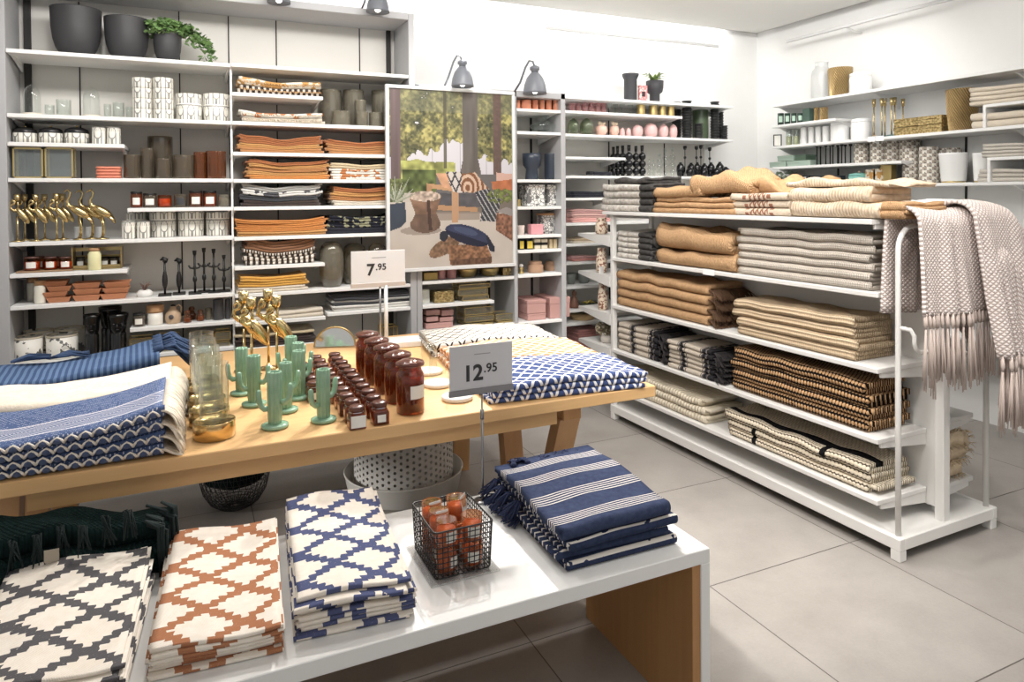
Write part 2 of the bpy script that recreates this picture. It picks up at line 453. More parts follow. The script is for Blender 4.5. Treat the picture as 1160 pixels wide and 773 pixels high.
# ---- gondola
GY = math.radians(.98)
P0 = AZ(1019.5, 638.9, 0)
GD = Vector((-math.sin(GY), math.cos(GY), 0)); GN = Vector((math.cos(GY), math.sin(GY), 0))
def G(s, o, z): return P0 + GD * s + GN * o + Vector((0, 0, z))
def onG(x, y, off=0.0):
    d = ray(x, y); t = ((P0 - CAM).dot(GN) + off) / d.dot(GN); Q = CAM + d * t
    return (Q - P0).dot(GD), Q.z
gon = thing('gondola_shelf', 'white double-sided gondola shelf unit stacked with rugs and blankets on the right', 'shelves', P0, GY)
def gp(name, m, mat=GOND): return link(name, m.mesh(name), mat, gon)
LG, WG = 2.07, .665
gp('base_deck', M().box(.004, WG - .004, .004, LG - .004, .082, .094))
for nm_, (x0, x1, y0, y1) in (('base_rail', (0, .03, 0, LG)), ('base_rail', (WG - .03, WG, 0, LG)), ('base_rail', (.03, WG - .03, 0, .03)), ('base_rail', (.03, WG - .03, LG - .03, LG))):
    gp(nm_, M().box(x0, x1, y0, y1, .045, .095, .003))
for o_ in (0, WG - .045):
    for s_ in (0, LG - .045): gp('foot', M().box(o_ + .001, o_ + .044, s_ + .001, s_ + .044, 0, .046, .003))
gp('spine_panel', M().box(.325, .34, .06, LG - .02, .14, 1.355))
gp('spine_post', M().box(.31, .355, .018, .058, .092, 1.38, .003)); gp('spine_post', M().box(.31, .355, LG - .058, LG - .018, .092, 1.38, .003))
gp('corner_post', M().box(.004, .036, LG - .036, LG - .004, .092, 1.375, .003))
lp = [(.032, .03, .092), (.032, .03, .6), (.032, .03, 1.26)]
for k in range(7):
    a = PI / 2 * k / 6; lp.append((.032 + .1 * (1 - math.cos(a)), .03, 1.265 + .1 * math.sin(a)))
lp += [(.33, .03, 1.365)]
lp += [(.665 - q[0], q[1], q[2]) for q in lp[:-1][::-1]]
gp('end_loop', M().tube(lp, .0115, 10))
lp2 = [(.06, -.02, .92)]
for k in range(7):
    a = PI / 2 * k / 6; lp2.append((.06 + .05 * (1 - math.cos(a)), -.02, .9 - .05 * math.sin(a)))
lp2 += [(.2, -.02, .85), (.31, .015, .85)]
gp('lower_loop', M().tube([(.033, .028, .95), (.05, -.01, .945)] + lp2, .009, 8))
def gshelf(key, z, o0, o1, s0=.1, s1=2.06, th=.022):
    ZS[key] = z
    sh = gp('shelf', M().box(o0, o1, s0, s1, z - th, z, .003))
    fr, bk = (o0 + .03, o1) if o0 < .2 else (o1 - .03, o0)
    for ss in (s0 + .004, s1 - .014):
        br = M()
        br.add([(fr, ss, z - th), (fr, ss + .01, z - th), (bk, ss + .01, z - th), (bk, ss, z - th),
                (fr, ss, z - th - .02), (fr, ss + .01, z - th - .02), (bk, ss + .01, z - th - .05), (bk, ss, z - th - .05)],
               [(0, 1, 2, 3), (4, 7, 6, 5), (0, 4, 5, 1), (2, 6, 7, 3), (0, 3, 7, 4), (1, 5, 6, 2)], None, False)
        link('bracket', br.mesh('bracket'), GOND, sh)
zsh = (1.391, 1.085, .768, .472, .215)
for k, z in enumerate(zsh):
    if k == 0: gshelf('g0', z, -.025, .69, .11, 2.12)
    else: gshelf('g%d' % k, z, .0, .322, .1, 2.05 if k < 4 else 2.03)
    if k: gshelf('r%d' % k, (1.085, .768, .49, .2)[k - 1], .345, .66)
for k, z in enumerate((1.228, .957, .7, .467)):
    ZS['n%d' % k] = z
    sh = gp('end_shelf', M().box(.002, .33, LG + .0, LG + .405, z - .018, z, .002))
    for oo in (.0, .322):
        br = M()
        br.add([(oo, LG, z), (oo + .008, LG, z), (oo + .008, LG + .4, z), (oo, LG + .4, z), (oo, LG, z - .075), (oo + .008, LG, z - .075), (oo + .008, LG + .4, z - .02), (oo, LG + .4, z - .02)],
               [(0, 1, 2, 3), (4, 7, 6, 5), (0, 4, 5, 1), (2, 6, 7, 3), (0, 3, 7, 4), (1, 5, 6, 2)], None, False)
        link('bracket', br.mesh('bracket'), GOND, sh)

# ---- oak table
TZ = .75
tab = thing('trestle_table', 'oak display table with a thick honey-coloured top on splayed trestle legs', 'table', (.45, 2.9, 0))
TY0, TY1, TX0, TX1 = 2.222, 3.66, -.66, 1.655
wp(tab, 'tabletop', M().box(TX0, TX1, TY0, TY1, TZ - .043, TZ, .003), OAK)
wp(tab, 'apron', M().box(TX0 + .25, 1.24, TY0 + .05, TY0 + .075, TZ - .105, TZ - .043), OAK)
wp(tab, 'apron', M().box(TX0 + .25, 1.24, TY1 - .075, TY1 - .05, TZ - .105, TZ - .043), OAK)
for xb in (1.33, -.5):
    wp(tab, 'cross_beam', M().box(xb - .04, xb + .04, TY0 + .09, TY1 - .09, TZ - .115, TZ - .0435, .003), OAKL)
    for ya, yb in ((2.36, 2.62), (2.93, 2.82), (3.5, 3.56)):
        m = M(); w = .032
        for xa in (xb,):
            m.add([(xa - .045, ya - w, TZ - .115), (xa + .045, ya - w, TZ - .115), (xa + .045, ya + w, TZ - .115), (xa - .045, ya + w, TZ - .115),
                   (xa - .045, yb - w, 0), (xa + .045, yb - w, 0), (xa + .045, yb + w, 0), (xa - .045, yb + w, 0)],
                  [(0, 1, 2, 3), (4, 7, 6, 5), (0, 4, 5, 1), (2, 6, 7, 3), (0, 3, 7, 4), (1, 5, 6, 2)], None, False)
        wp(tab, 'leg', m, OAKL)
m = M(); m.add([(-.53, 2.3, TZ - .044), (-.43, 2.3, TZ - .044), (-.43, 2.38, TZ - .044), (-.53, 2.38, TZ - .044), (-.55, 2.24, 0), (-.45, 2.24, 0), (-.45, 2.32, 0), (-.55, 2.32, 0)],
      [(0, 1, 2, 3), (4, 7, 6, 5), (0, 4, 5, 1), (2, 6, 7, 3), (0, 3, 7, 4), (1, 5, 6, 2)], None, False)
wp(tab, 'leg', m, OAKL)

# ---- low white table
LZ = .5
low = thing('low_table', 'low white display table with oak-lined end panel in front of the oak table', 'table', (.4, 1.83, 0))
LX1 = AZ(804.4, 621.3, LZ).x; LY0 = AZ(804.4, 621.3, LZ).y; LY1 = 2.14; LX0 = -.85
wp(low, 'tabletop', M().box(LX0, LX1, LY0, LY1, LZ - .04, LZ, .002), WHITE)
wp(low, 'end_panel', M().box(LX1 - .032, LX1, LY0, LY1, 0, LZ - .04, .002), WHITE)
wp(low, 'end_lining', M().box(LX1 - .06, LX1 - .032, LY0 + .004, LY1 - .03, 0, LZ - .04, .001), OAKV, 'oak veneer lining')
wp(low, 'middle_panel', M().box(.155, .2, LY0 + .03, LY1 - .02, 0, LZ - .04, .001), WHITE)
wp(low, 'end_panel', M().box(LX0, LX0 + .032, LY0, LY1, 0, LZ - .04, .002), WHITE)

# ---- light rails on the walls, lamps on the cabinets
def rail(p0, p1, back, label):
    p0, p1 = Vector(p0), Vector(p1); c_ = (p0 + p1) / 2
    t = thing('light_rail', label, 'light rail', c_)
    d = p1 - p0
    bx = M().box(min(p0.x, p1.x) - .012, max(p0.x, p1.x) + .012, min(p0.y, p1.y) - .012, max(p0.y, p1.y) + .012, p0.z - .012, p0.z + .012, .003)
    wp(t, 'rail', bx, plain(206, 206, 206, .5))
    for f in (.18, .75):
        q = p0 + d * f
        wp(t, 'wall_bracket', M().tube([q, q + Vector(back) * .6 + Vector((0, 0, -.03)), q + Vector(back) + Vector((0, 0, -.03))], .008, 8), WHITE)
ra, rb = AY(620.6, 31.5, 4.6), AY(812.6, 53, 4.6)
rail((ra.x, 4.6, ra.z), (rb.x, 4.6, ra.z), (0, .165, 0), 'thin white light rail high on the back wall')
ra, rb = AX(892.4, 46.7, 4.5), AX(1033, 10, 4.5)
rail((4.5, ra.y, ra.z), (4.5, 1.2, ra.z), (.185, 0, 0), 'thin white light rail high on the right wall')
def lamp(px, pytop, pybot, Y, ztop, label, rgl):
    x = AY(px, pybot, Y).x; zb = AY(px, pybot, Y).z; zt = AY(px, pytop, Y).z; h = zt - zb; k = h / .185
    t = thing('cabinet_lamp', label, 'lamp', (x, Y, zb), 0, 'grey bell lamps on the cabinets')
    prof = [(.0, .118), (.022, .118), (.03, .11), (.048, .085), (.06, .05), (.066, .012), (.067, 0), (.06, .0), (.055, .045), (.04, .08), (.0, .1)]
    link('lamp_shade', M().lathe([(r * k, z * k) for r, z in prof], 24).mesh(), LAMPG, t)
    link('bulb', M().ell((0, 0, .03 * k), (.022 * k, .022 * k, .03 * k)).mesh(), emis('bulb_glow', (1, .93, .82), 6) if 'bulb_glow' not in bpy.data.materials else bpy.data.materials['bulb_glow'], t)
    link('socket', M().lathe([(0, .112 * k), (.02 * k, .112 * k), (.02 * k, .13 * k), (.028 * k, .134 * k), (.028 * k, .15 * k), (.012 * k, .158 * k), (0, .158 * k)], 16).mesh(), LAMPG, t)
    yb = 4.12 - Y
    link('arm', M().tube([(0, 0, .15 * k), (-.012 * k, .0, .18 * k), (-.03 * k, .01, .185 * k), (-.045 * k, .03, .15 * k), (-.06 * k, yb * .5, .07 * k), (-.062 * k, yb, ztop - zb + .0075)], .006 * k, 8).mesh(), LAMPG, t)
lamp(524, 63, 98.5, 3.97, 2.18, 'grey bell lamp over the middle of the poster', 0)
lamp(606, 69, 106.5, 3.97, 2.18, 'grey bell lamp over the open bay with orange cups', 0)
lamp(316, -32, 3.5, 3.97, 2.603, 'grey bell lamp on the tall cabinet top, left one, cut by the photo edge', 0)
lamp(428, -22, 14, 3.97, 2.603, 'grey bell lamp on the tall cabinet top near its right corner', 0)

# ------------------------------------------------------------------ light
def area(loc, aim, sx, sy, p, col=(1, .98, .95)):
    l = bpy.data.lights.new('ceiling_and_fill_light', 'AREA'); l.shape = 'RECTANGLE'; l.size = sx; l.size_y = sy; l.energy = p; l.color = col
    o = bpy.data.objects.new('ceiling_and_fill_light', l); COL.objects.link(o); o.location = loc
    o.rotation_euler = (Vector(aim) - Vector(loc)).to_track_quat('-Z', 'Y').to_euler(); return o
def spot(loc, aim, p, ang=70, blend=.6, r=.045, col=(1, .965, .92)):
    l = bpy.data.lights.new('spot_and_fill_light', 'SPOT'); l.energy = p; l.spot_size = math.radians(ang); l.spot_blend = blend; l.shadow_soft_size = r; l.color = col
    o = bpy.data.objects.new('spot_and_fill_light', l); COL.objects.link(o); o.location = loc
    o.rotation_euler = (Vector(aim) - Vector(loc)).to_track_quat('-Z', 'Y').to_euler(); return o
area((.6, 2.6, 2.85), (.6, 4.2, 1.5), 2.6, .25, 54)
area((3.2, 3.3, 2.85), (3.4, 4.6, 1.7), 1.8, .25, 28)
area((3.4, 2.6, 2.85), (4.6, 2.8, 1.7), .25, 2.4, 23)
area((1.5, .3, 2.85), (1.5, 1.8, 0), 4.0, 2.0, 36)  # wide overhead fill, added for ambient brightness
spot((.7, 1.25, 2.85), (2.65, 2.7, .6), 290, 62, .8, .25)  # fill spot added on the left to brighten the gondola front
spot((-3.9, 3.0, 1.75), (.9, 3.1, .12), 900, 15, .8, .2)  # low unseen spot, added only to brighten the floor under the oak table
area((XW - .08, 1.2, 3.0), (XW - .06, 1.2, 2.2), .1, 7.0, 31)
area((.8, YW - .08, 3.0), (.8, YW - .06, 2.2), 7.0, .1, 30)
for loc, aim, p in (((.2, 3.3, 2.85), (.15, 2.4, .75), 80), ((1.1, 3.2, 2.85), (1.0, 2.5, .75), 72), ((1.75, 4.3, 2.8), (.3, 1.8, .5), 360),
                    ((1.7, 3.7, 2.88), (1.0, 1.8, .5), 190), ((1.9, 1.9, 2.85), (2.6, 2.6, .9), 90), ((1.9, 2.9, 2.85), (2.6, 3.2, .9), 60),
                    ((2.6, .7, 2.85), (2.8, 1.9, 1.2), 105), ((2.1, 1.2, 2.85), (2.1, 1.3, 0), 80), ((3.5, 1.5, 2.85), (3.2, 1.5, 0), 70),
                    ((1.3, 2.9, 2.85), (1.5, 4.02, 1.6), 50), ((-.3, 2.8, 2.85), (-.3, 4.1, 1.6), 40), ((.7, 2.8, 2.85), (.7, 4.1, 1.4), 40), ((2.9, 3.1, 2.85), (3.2, 4.5, 1.9), 40)):
    spot(loc, aim, p * .8)
w = bpy.data.worlds.new('surroundings'); sc.world = w; w.use_nodes = True
wn = w.node_tree; bg = wn.nodes['Background']
bg.inputs[0].default_value = (1, .985, .96, 1); bg.inputs[1].default_value = .62
sc.view_settings.view_transform = 'Standard'; sc.view_settings.look = 'None'
sc.view_settings.exposure = -.1; sc.view_settings.gamma = 1
sc.cycles.max_bounces = 8; sc.cycles.transparent_max_bounces = 24; sc.cycles.caustics_reflective = False; sc.cycles.caustics_refractive = False
sc.cycles.sample_clamp_indirect = 4
try: sc.cycles.use_denoising = True
except Exception: pass
# ------------------------------------------------------------------ merchandise helpers
_labels = {}
TH = ('first', 'second', 'third', 'fourth', 'fifth', 'sixth', 'seventh', 'eighth', 'ninth', 'tenth', 'eleventh', 'twelfth', 'thirteenth', 'fourteenth', 'fifteenth', 'sixteenth')
def stk(k, n):
    """position of piece k (0 = lowest) in a pile of n"""
    if n == 1: return ''
    if k == n - 1: return 'topmost'
    if k == 0: return 'lowest'
    if n == 3: return 'middle'
    return TH[n - 1 - k] + ' from top'
def lr(k, n):
    if n == 2: return ('left', 'right')[k]
    if n == 3: return ('left', 'middle', 'right')[k]
    if k == 0: return 'leftmost'
    if k == n - 1: return 'rightmost'
    return TH[k] + ' from left'
def solve(px, Y, z, ax=1):
    p = 250.0
    for _ in range(3):
        a = atax(px, p, ax, Y).z; b = atax(px, p + 1, ax, Y).z
        p += (z - a) / (b - a)
    return atax(px, p, ax, Y), p
def fit(z, p0, p1, ptop, Yc, ax=1):
    """an item standing on a shelf of height z: centre, width and height from where its outline is seen"""
    pc = (p0 + p1) / 2
    P, pb = solve(pc, Yc, z, ax)
    d = P - CAM; dep = d.dot(CF); th = math.atan(abs(d.dot(CR)) / dep)
    w = (p1 - p0) * dep / FPX * math.cos(th)
    h = atax(pc, ptop, ax, Yc).z - z
    P.z += .0012
    return P, w, h - .0012
def op(prof): return prof
def hollow(out, t=.08, zb=.06):
    """outline (r,z) of an open vessel -> with an inner wall"""
    R = max(r for r, z in out); inn = [(max(.001, r - t * R), z) for r, z in out if z > zb][::-1]
    return [(0, 0)] + out + inn + [(0, inn[-1][1])]
def sc2(prof, r, h): return [(a * r, b * h) for a, b in prof]
def arc_label(r, z0, z1, a, da, t=.0006, seg=8):
    m = M()
    m.grid(lambda u, v: (((r + t) * math.cos(a - da + 2 * da * u), (r + t) * math.sin(a - da + 2 * da * u), z0 + (z1 - z0) * v), (u * 2 * da * r, v * (z1 - z0))), seg, 1)
    return m
_mesh = {}
def cached(key, fn):
    if key not in _mesh: _mesh[key] = fn()
    return _mesh[key]
BOWL = [(.36, 0), (.5, .02), (.66, .08), (.8, .19), (.91, .37), (.97, .6), (1, .97), (1.01, 1), (.97, 1)]
CUP = [(.92, 0), (.97, .02), (1, .1), (1, .96), (.99, 1)]
TUMB = [(.8, 0), (.86, .02), (1, .97), (.99, 1)]
DRUM = [(.96, 0), (1, .02), (1, .98), (.98, 1)]
VASE = [(.7, 0), (.85, .02), (1, .3), (1, .65), (.8, .9), (.6, .96), (.6, 1)]
GLOBE = [(.45, 0), (.75, .06), (.97, .28), (1, .5), (.9, .74), (.62, .9), (.3, .95), (.27, 1)]
BOT = [(.9, 0), (1, .03), (1, .58), (.9, .68), (.42, .78), (.4, .95), (.45, 1)]
def vess(name, label, cat, P, r, h, prof, mat, seg=24, t=.07, group=None, flute=0, nf=0, sq=0):
    me = M().lathe(sc2(hollow(prof, t), r, h), seg, flute=flute, nf=nf, sq=sq).mesh(name)
    return solo(name, me, mat, label, cat, P, 0, group)
# fabrics -----------------------------------------------------------
def wv(c, col, k=.16, per=.0035):
    """fine weave: darkens a colour in a thread grid"""
    u, v = c.uv
    g = ((u * (PI / per)).sin().abs() * .5 + (v * (PI / per)).sin().abs() * .5)
    n = c.noise(60, 3)
    dk = c.mix((0, 0, 0), col, 1 - k) if not isinstance(col, tuple) else tuple(x * (1 - k) for x in col)
    c.h = g; c.bd = .0012
    return c.mix(dk, col, (g * .7 + n * .6).sat())
_fab = {}
def cloth(r, g, b, k=.25, per=.0035):
    key = (r, g, b, k, per)
    if key not in _fab:
        c = C('cloth_%d_%d_%d' % (r, g, b)); _fab[key] = c.fin(wv(c, srgb(r, g, b), k, per), .9, 0, .15, Sheen_Weight=.25)
    return _fab[key]
def striped(name, a, b, per, duty=.5, axis=0, k=.2):
    c = C(name); s = c.uv[axis]; m = (s / per).fr() < duty
    return c.fin(wv(c, c.mix(srgb(*a), srgb(*b), m), k), .9, 0, .15)
def fold(W, L, T, n=2, seed=0, bend=None, jx=.006, jy=.008, ny=12, wob=.003, K=7, h=.47, flip=True, blo=.35, wlo=0., nseed=None):
    rn = random.Random(seed); th = T / n; R = th / 2; path = []
    ends = [W / 2 - R - rn.random() * jx for _ in range(n + 1)]
    for i in range(n):
        a0 = -(ends[i] if i else ends[0]); a1 = ends[i + 1]
        a0 = -ends[i]; sg = 1 if i % 2 == 0 else -1
        for k in range(K + 1):
            x = (a0 + (a1 - a0) * k / K) * sg
            path.append((x, (i + .5) * th, 0.0, sg, i))
        if i < n - 1:
            for q in range(1, 6):
                a = -PI / 2 + PI * q / 6
                path.append((sg * (a1 + R * math.cos(a)), (i + 1) * th + R * math.sin(a), math.cos(a), None, i + .5))
    N = len(path); nrm = []
    for i in range(N):
        p, q = path[max(i - 1, 0)], path[min(i + 1, N - 1)]
        dx, dz = q[0] - p[0], q[1] - p[1]; l = math.hypot(dx, dz) or 1
        nrm.append((-dz / l, dx / l))
    arc = [0]
    for i in range(1, N): arc.append(arc[-1] + math.hypot(path[i][0] - path[i - 1][0], path[i][1] - path[i - 1][1]))
    jl = [rn.uniform(-1, 1) * jy for _ in range(n + 1)]; jr = [rn.uniform(-1, 1) * jy for _ in range(n + 1)]
    if nseed is not None: rn = random.Random(nseed)
    ph = [rn.uniform(0, 6.28) for _ in range(6)]
    hh = h * th
    vs = []; uv = []
    for j in range(ny + 1):
        t = j / ny
        for side in (1, -1):
            for i in range(N):
                x = path[i][0] + nrm[i][0] * hh * side; z = path[i][1] + nrm[i][1] * hh * side
                ly = int(path[i][4])
                e0 = -L / 2 + jl[ly]; e1 = L / 2 + jr[ly]
                y = e0 + (e1 - e0) * t
                f = z / T
                z2 = z + wob * (wlo + (1 - wlo) * f) * (math.sin(x * 19 + ph[0] + y * 5) + math.sin(y * 23 + ph[1]) + .6 * math.sin(x * 41 + y * 31 + ph[2]))
                x2 = x + wob * .6 * math.sin(y * 17 + ph[3] + f * 3)
                if flip: x2 = -x2
                if bend: z2 += bend(-x if flip else x, y) * (blo + (1 - blo) * f)
                vs.append((x2, y, z2)); uv.append((arc[i], y + L / 2))
    fs = []; row = 2 * N
    for j in range(ny):
        a = j * row; b = a + row
        for i in range(N - 1):
            fs.append((a + i, a + i + 1, b + i + 1, b + i))
            fs.append((a + N + i + 1, a + N + i, b + N + i, b + N + i + 1))
        fs.append((a, b, b + N, a + N)); fs.append((a + N - 1, a + 2 * N - 1, b + 2 * N - 1, b + N - 1))
    for j, fl in ((0, 1), (ny, 0)):
        a = j * row
        for i in range(N - 1):
            f = (a + i, a + N + i, a + N + i + 1, a + i + 1); fs.append(f if fl else f[::-1])
    if flip: fs = [f[::-1] for f in fs]
    m = M(); m.add(vs, fs, uv, True); return m
def fringe(edge, out, ln, n, r=.0018, seed=0, drop=.6, zmin=None, clump=1):
    """strands along the polyline edge, leaving in direction out and falling"""
    rn = random.Random(seed); m = M(); E_ = [Vector(p) for p in edge]; out = Vector(out).normalized()
    for k in range(n):
        t = (k + .5) / n * (len(E_) - 1); i = min(int(t), len(E_) - 2); p = E_[i].lerp(E_[i + 1], t - i)
        along = (E_[i + 1] - E_[i]).normalized()
        l = ln * rn.uniform(.75, 1.1); o = out + along * rn.uniform(-.3, .3)
        side = rn.uniform(-.25, .25)
        pts = []
        for q in range(5):
            f = q / 4
            w = p + o * l * f * (1 - .35 * drop * f) + Vector((0, 0, -drop * l * f * f)) + along * side * l * f * f
            if zmin is not None: w.z = max(w.z, zmin + r * 1.7)
            pts.append(w)
        m.tube(pts, [r * 1.3, r * 1.5, r * 1.3, r * 1.1, r * .7], 4)
    return m
def textile(name, label, cat, P, rz, W, L, T, mat, n=2, seed=0, group=None, fr=None, **kw):
    m = fold(W, L, T, n, seed, **kw)
    if not fr: return solo(name, m.mesh(name), mat, label, cat, P, rz, group)
    t = thing(name, label, cat, P, rz, group)
    link('cloth', m.mesh('cloth'), mat, t)
    for f in (fr if isinstance(fr, list) else [fr]):
        link('fringe', fringe(**f['a']).mesh('fringe'), f['mat'], t)
    return t
# glass and candles -------------------------------------------------
GCLEAR = glass('clear_glass', (.93, .95, .94))
GSMOKE = glass('smoked_glass', (.46, .4, .31), .05, .3, (.22, .18, .13))
GSMOKE2 = glass('grey_glass', (.56, .53, .45), .05, .32, (.36, .33, .26))
GAMBER = glass('amber_glass', (.7, .3, .12), .04, .2, (.3, .09, .03))
GAMBERL = glass('light_amber_glass', (.88, .5, .22), .04)
GGREEN = glass('green_glass', (.6, .66, .5), .04, .1)
GBROWN = glass('brown_glass', (.5, .24, .1), .04, .3, (.25, .09, .03))
WAXO = plain(196, 92, 34, .4); WAXW = plain(238, 226, 196, .5); WAXD = plain(120, 44, 16, .4)
PAPER = plain(236, 232, 222, .7)
c = C('ink_print'); u, v = c.uv
cu = ((u / .058).fr() - .5).abs(); cz = (v / .096).fr()
ink = ((cu - .3).abs() < .05) * (cz < .62)
ink = ink.mx(((cu * cu * 1.2 + (cz - .6) * (cz - .6)) - .1).abs() < .022).mx((cz - .9).abs() < .035).mx(((u / .0075).fr() < .25) * (cz > .68) * (cz < .86))
ink = ink.mx((cu < .1) * (cz < .34))
PRINT = c.fin(c.mix(srgb(240, 236, 224), srgb(96, 96, 94), (ink * (c.noise(40, 2) * .5 + .5)).sat()), .4)
c = C('floral_print'); f = c.vor(38, 'Object', 'DISTANCE_TO_EDGE'); n = c.noise(26, 3)
FLORAL = c.fin(c.mix(srgb(236, 234, 228), srgb(58, 58, 62), ((f < .06).mx(n > .57) * .85)), .5)
c = C('ink_figure'); f = c.noise(17, 4, 'Object'); g = c.vor(26, 'Object', 'DISTANCE_TO_EDGE')
FIG = c.fin(c.mix(srgb(240, 236, 226), srgb(90, 90, 88), (((f > .56) * (g < .16)) + ((f > .6) * .35)).sat()), .4)
def labelled_jar(name, label, P, r, h, gl, wax, lid=None, cat='candle jar', lab=PAPER, group=None, fill=.72, rz=0, lh=.5, neck=True, da=.62):
    t = thing(name, label, cat, P, rz, group)
    hb = h * (.86 if lid else 1)
    body = [(.93, 0), (1, .03), (1, .9), (.93, .97), (.93, 1)] if neck else [(.95, 0), (1, .03), (1, 1)]
    link('glass_body', cached(('jb', r, hb, neck), lambda: M().lathe(sc2(hollow(body, .06), r, hb), 20).mesh('glass_body')), gl, t)
    link('wax', cached(('jw', r, hb, fill), lambda: M().lathe([(0, hb * .07), (r * .9, hb * .07), (r * .9, hb * fill), (0, hb * fill)], 18).mesh('wax')), wax, t)
    if lab: link('paper_label', cached(('jl', r, h, lh, da), lambda: arc_label(r * 1.01, hb * .22, hb * (.22 + lh), -PI / 2, da).mesh('paper_label')), lab, t)
    if lid: link('lid', cached(('jd', r, h), lambda: M().lathe([(0, hb), (r * .96, hb), (r * 1.0, hb + .004), (r * 1.0, h - .004), (r * .94, h), (0, h)], 20).mesh('lid')), lid, t)
    return t
def cloche(name, label, P, r, h, base=WHITE, group=None, gl=None):
    t = thing(name, label, 'glass dome', P, 0, group)
    link('base', M().lathe([(0, 0), (r * 1.12, 0), (r * 1.15, .006), (r * 1.12, .014), (0, .014)], 24).mesh(), base, t)
    pr = [(.98, .0), (.98, .55)] + [(.98 * math.cos(a), .55 + .4 * math.sin(a)) for a in [PI / 2 * k / 6 for k in range(1, 6)]] + [(.12, .955), (.12, .97), (.001, 1)]
    link('dome', M().lathe([(a * r, .014 + b * (h - .014)) for a, b in pr], 24).mesh(), gl or GCLEAR, t)
    return t
def gold_box(name, label, P, w, d, h, rz=0, pane=None, group=None, e=.004, metal=None, cat='box', solid=None):
    t = thing(name, label, cat, P, rz, group); m = M()
    for sx in (0, 1):
        for sy in (0, 1):
            x = -w / 2 + sx * (w - e); y = -d / 2 + sy * (d - e); m.box(x, x + e, y, y + e, 0, h)
    for sz in (0, 1):
        z = sz * (h - e)
        for s_ in (0, 1):
            y = -d / 2 + s_ * (d - e); m.box(-w / 2, w / 2, y, y + e, z, z + e)
            x = -w / 2 + s_ * (w - e); m.box(x, x + e, -d / 2, d / 2, z, z + e)
    link('frame', m.mesh('frame'), metal or GOLDT, t)
    link('pane', M().box(-w / 2 + .002, w / 2 - .002, -d / 2 + .002, d / 2 - .002, .003, h - .003).mesh('pane'), pane or glass_pane, t)
    return t
GOLDT = plain(214, 186, 112, .3, .85)
glass_pane = glass('box_pane', (.8, .77, .68), .05, .2, (.5, .45, .33))
def bird(name, label, P, h, rz, kind, group):
    t = thing(name, label, 'candle holder' if kind == 'f' else 'figurine', P, rz, group); k = h / .3; m = M()
    S = lambda pts: [(a * k, b * k, c_ * k) for a, b, c_ in pts]
    link('base', M().lathe([(0, 0), (.036 * k, 0), (.037 * k, .004 * k), (.01 * k, .01 * k), (.006 * k, .022 * k), (0, .026 * k)], 18).mesh(), GOLD, t)
    if kind == 'f':     # standing flamingo with a candle cup above
        m.tube(S([(0, 0, .02), (0, 0, .16)]), .005 * k, 8)
        m.ell((.028 * k, 0, .165 * k), (.022 * k, .024 * k, .062 * k), 12, 8, Euler((0, -.55, 0)))
        m.tube(S([(.012, 0, .2), (-.018, 0, .195), (-.036, 0, .21), (-.034, 0, .232), (-.018, 0, .238), (-.012, 0, .25), (-.024, 0, .262), (-.034, 0, .25), (-.036, 0, .238)]),
               [.016 * k, .011 * k, .009 * k, .008 * k, .008 * k, .009 * k, .009 * k, .005 * k, .002 * k], 8)
        m.tube(S([(.005, 0, .2), (.002, 0, .262)]), .005 * k, 8)
        link('body', m.mesh('body'), GOLD, t)
        link('candle_cup', M().lathe([(0, .255 * k), (.01 * k, .255 * k), (.017 * k, .268 * k), (.018 * k, .3 * k), (.015 * k, .3 * k), (.014 * k, .27 * k), (0, .268 * k)], 14).mesh(), GOLD, t)
    else:               # crane with long legs, neck stretched upward
        m.tube(S([(0, .006, .02), (.002, .006, .07), (-.004, .005, .13)]), .0045 * k, 7)
        m.tube(S([(.008, -.006, .02), (.012, -.006, .075), (-.002, -.005, .14)]), .0045 * k, 7)
        m.ell((.004 * k, 0, .165 * k), (.06 * k, .026 * k, .026 * k), 12, 8, Euler((0, .62, 0)))
        m.tube(S([(-.03, 0, .185), (-.055, 0, .205), (-.062, 0, .23), (-.05, 0, .255), (-.044, 0, .28), (-.056, 0, .296), (-.066, 0, .292), (-.085, 0, .28)]),
               [.018 * k, .011 * k, .008 * k, .006 * k, .006 * k, .007 * k, .006 * k, .001 * k], 8)
        m.tube(S([(.04, 0, .14), (.062, 0, .11), (.068, 0, .09)]), [.02 * k, .012 * k, .003 * k], 8, sx=.5)
        link('body', m.mesh('body'), GOLD, t)
    return t
def ivy(parent, r, z, n, seed, spread, trail, col):
    rn = random.Random(seed); m = M()
    for k in range(n):
        a = rn.uniform(0, 6.283); d = r * math.sqrt(rn.random()) * spread
        if trail and rn.random() < .42:
            q = rn.random(); x = r * .5 + q * r * 2.7 + rn.gauss(0, r * .14); y = -r * .3 + rn.gauss(0, r * .25); zz = z + r * .5 - q * q * r * 1.7 + rn.gauss(0, r * .24) - (r * 1.2 * rn.random() if rn.random() < .3 and q > .35 else 0)
        else:
            x = d * math.cos(a) - (r * .15 if trail else 0); y = d * math.sin(a); zz = z + rn.uniform(-.25, 1.15) * r * (1.0 - .4 * (d / (r * spread)) ** 2)
        s = r * rn.uniform(.13, .24); e = Euler((rn.uniform(-.9, .9), rn.uniform(-.9, .9), rn.uniform(0, 6.28)))
        pts = [Vector(p) * s for p in ((0, -1, 0), (.75, -.25, .15), (.45, .5, .1), (0, 1.1, -.1), (-.45, .5, .1), (-.75, -.25, .15))]
        for p in pts: p.rotate(e)
        m.add([p + Vector((x, y, zz)) for p in pts], [(0, 1, 2, 3), (0, 3, 4, 5)], None, False)
    return link('foliage', m.mesh('foliage'), col, parent)
c = C('leaf_green'); n = c.noise(28, 2)
LEAF = c.fin(c.mix(srgb(44, 92, 40), srgb(138, 176, 92), n), .5)
c = C('fern_green'); n = c.noise(40, 2)
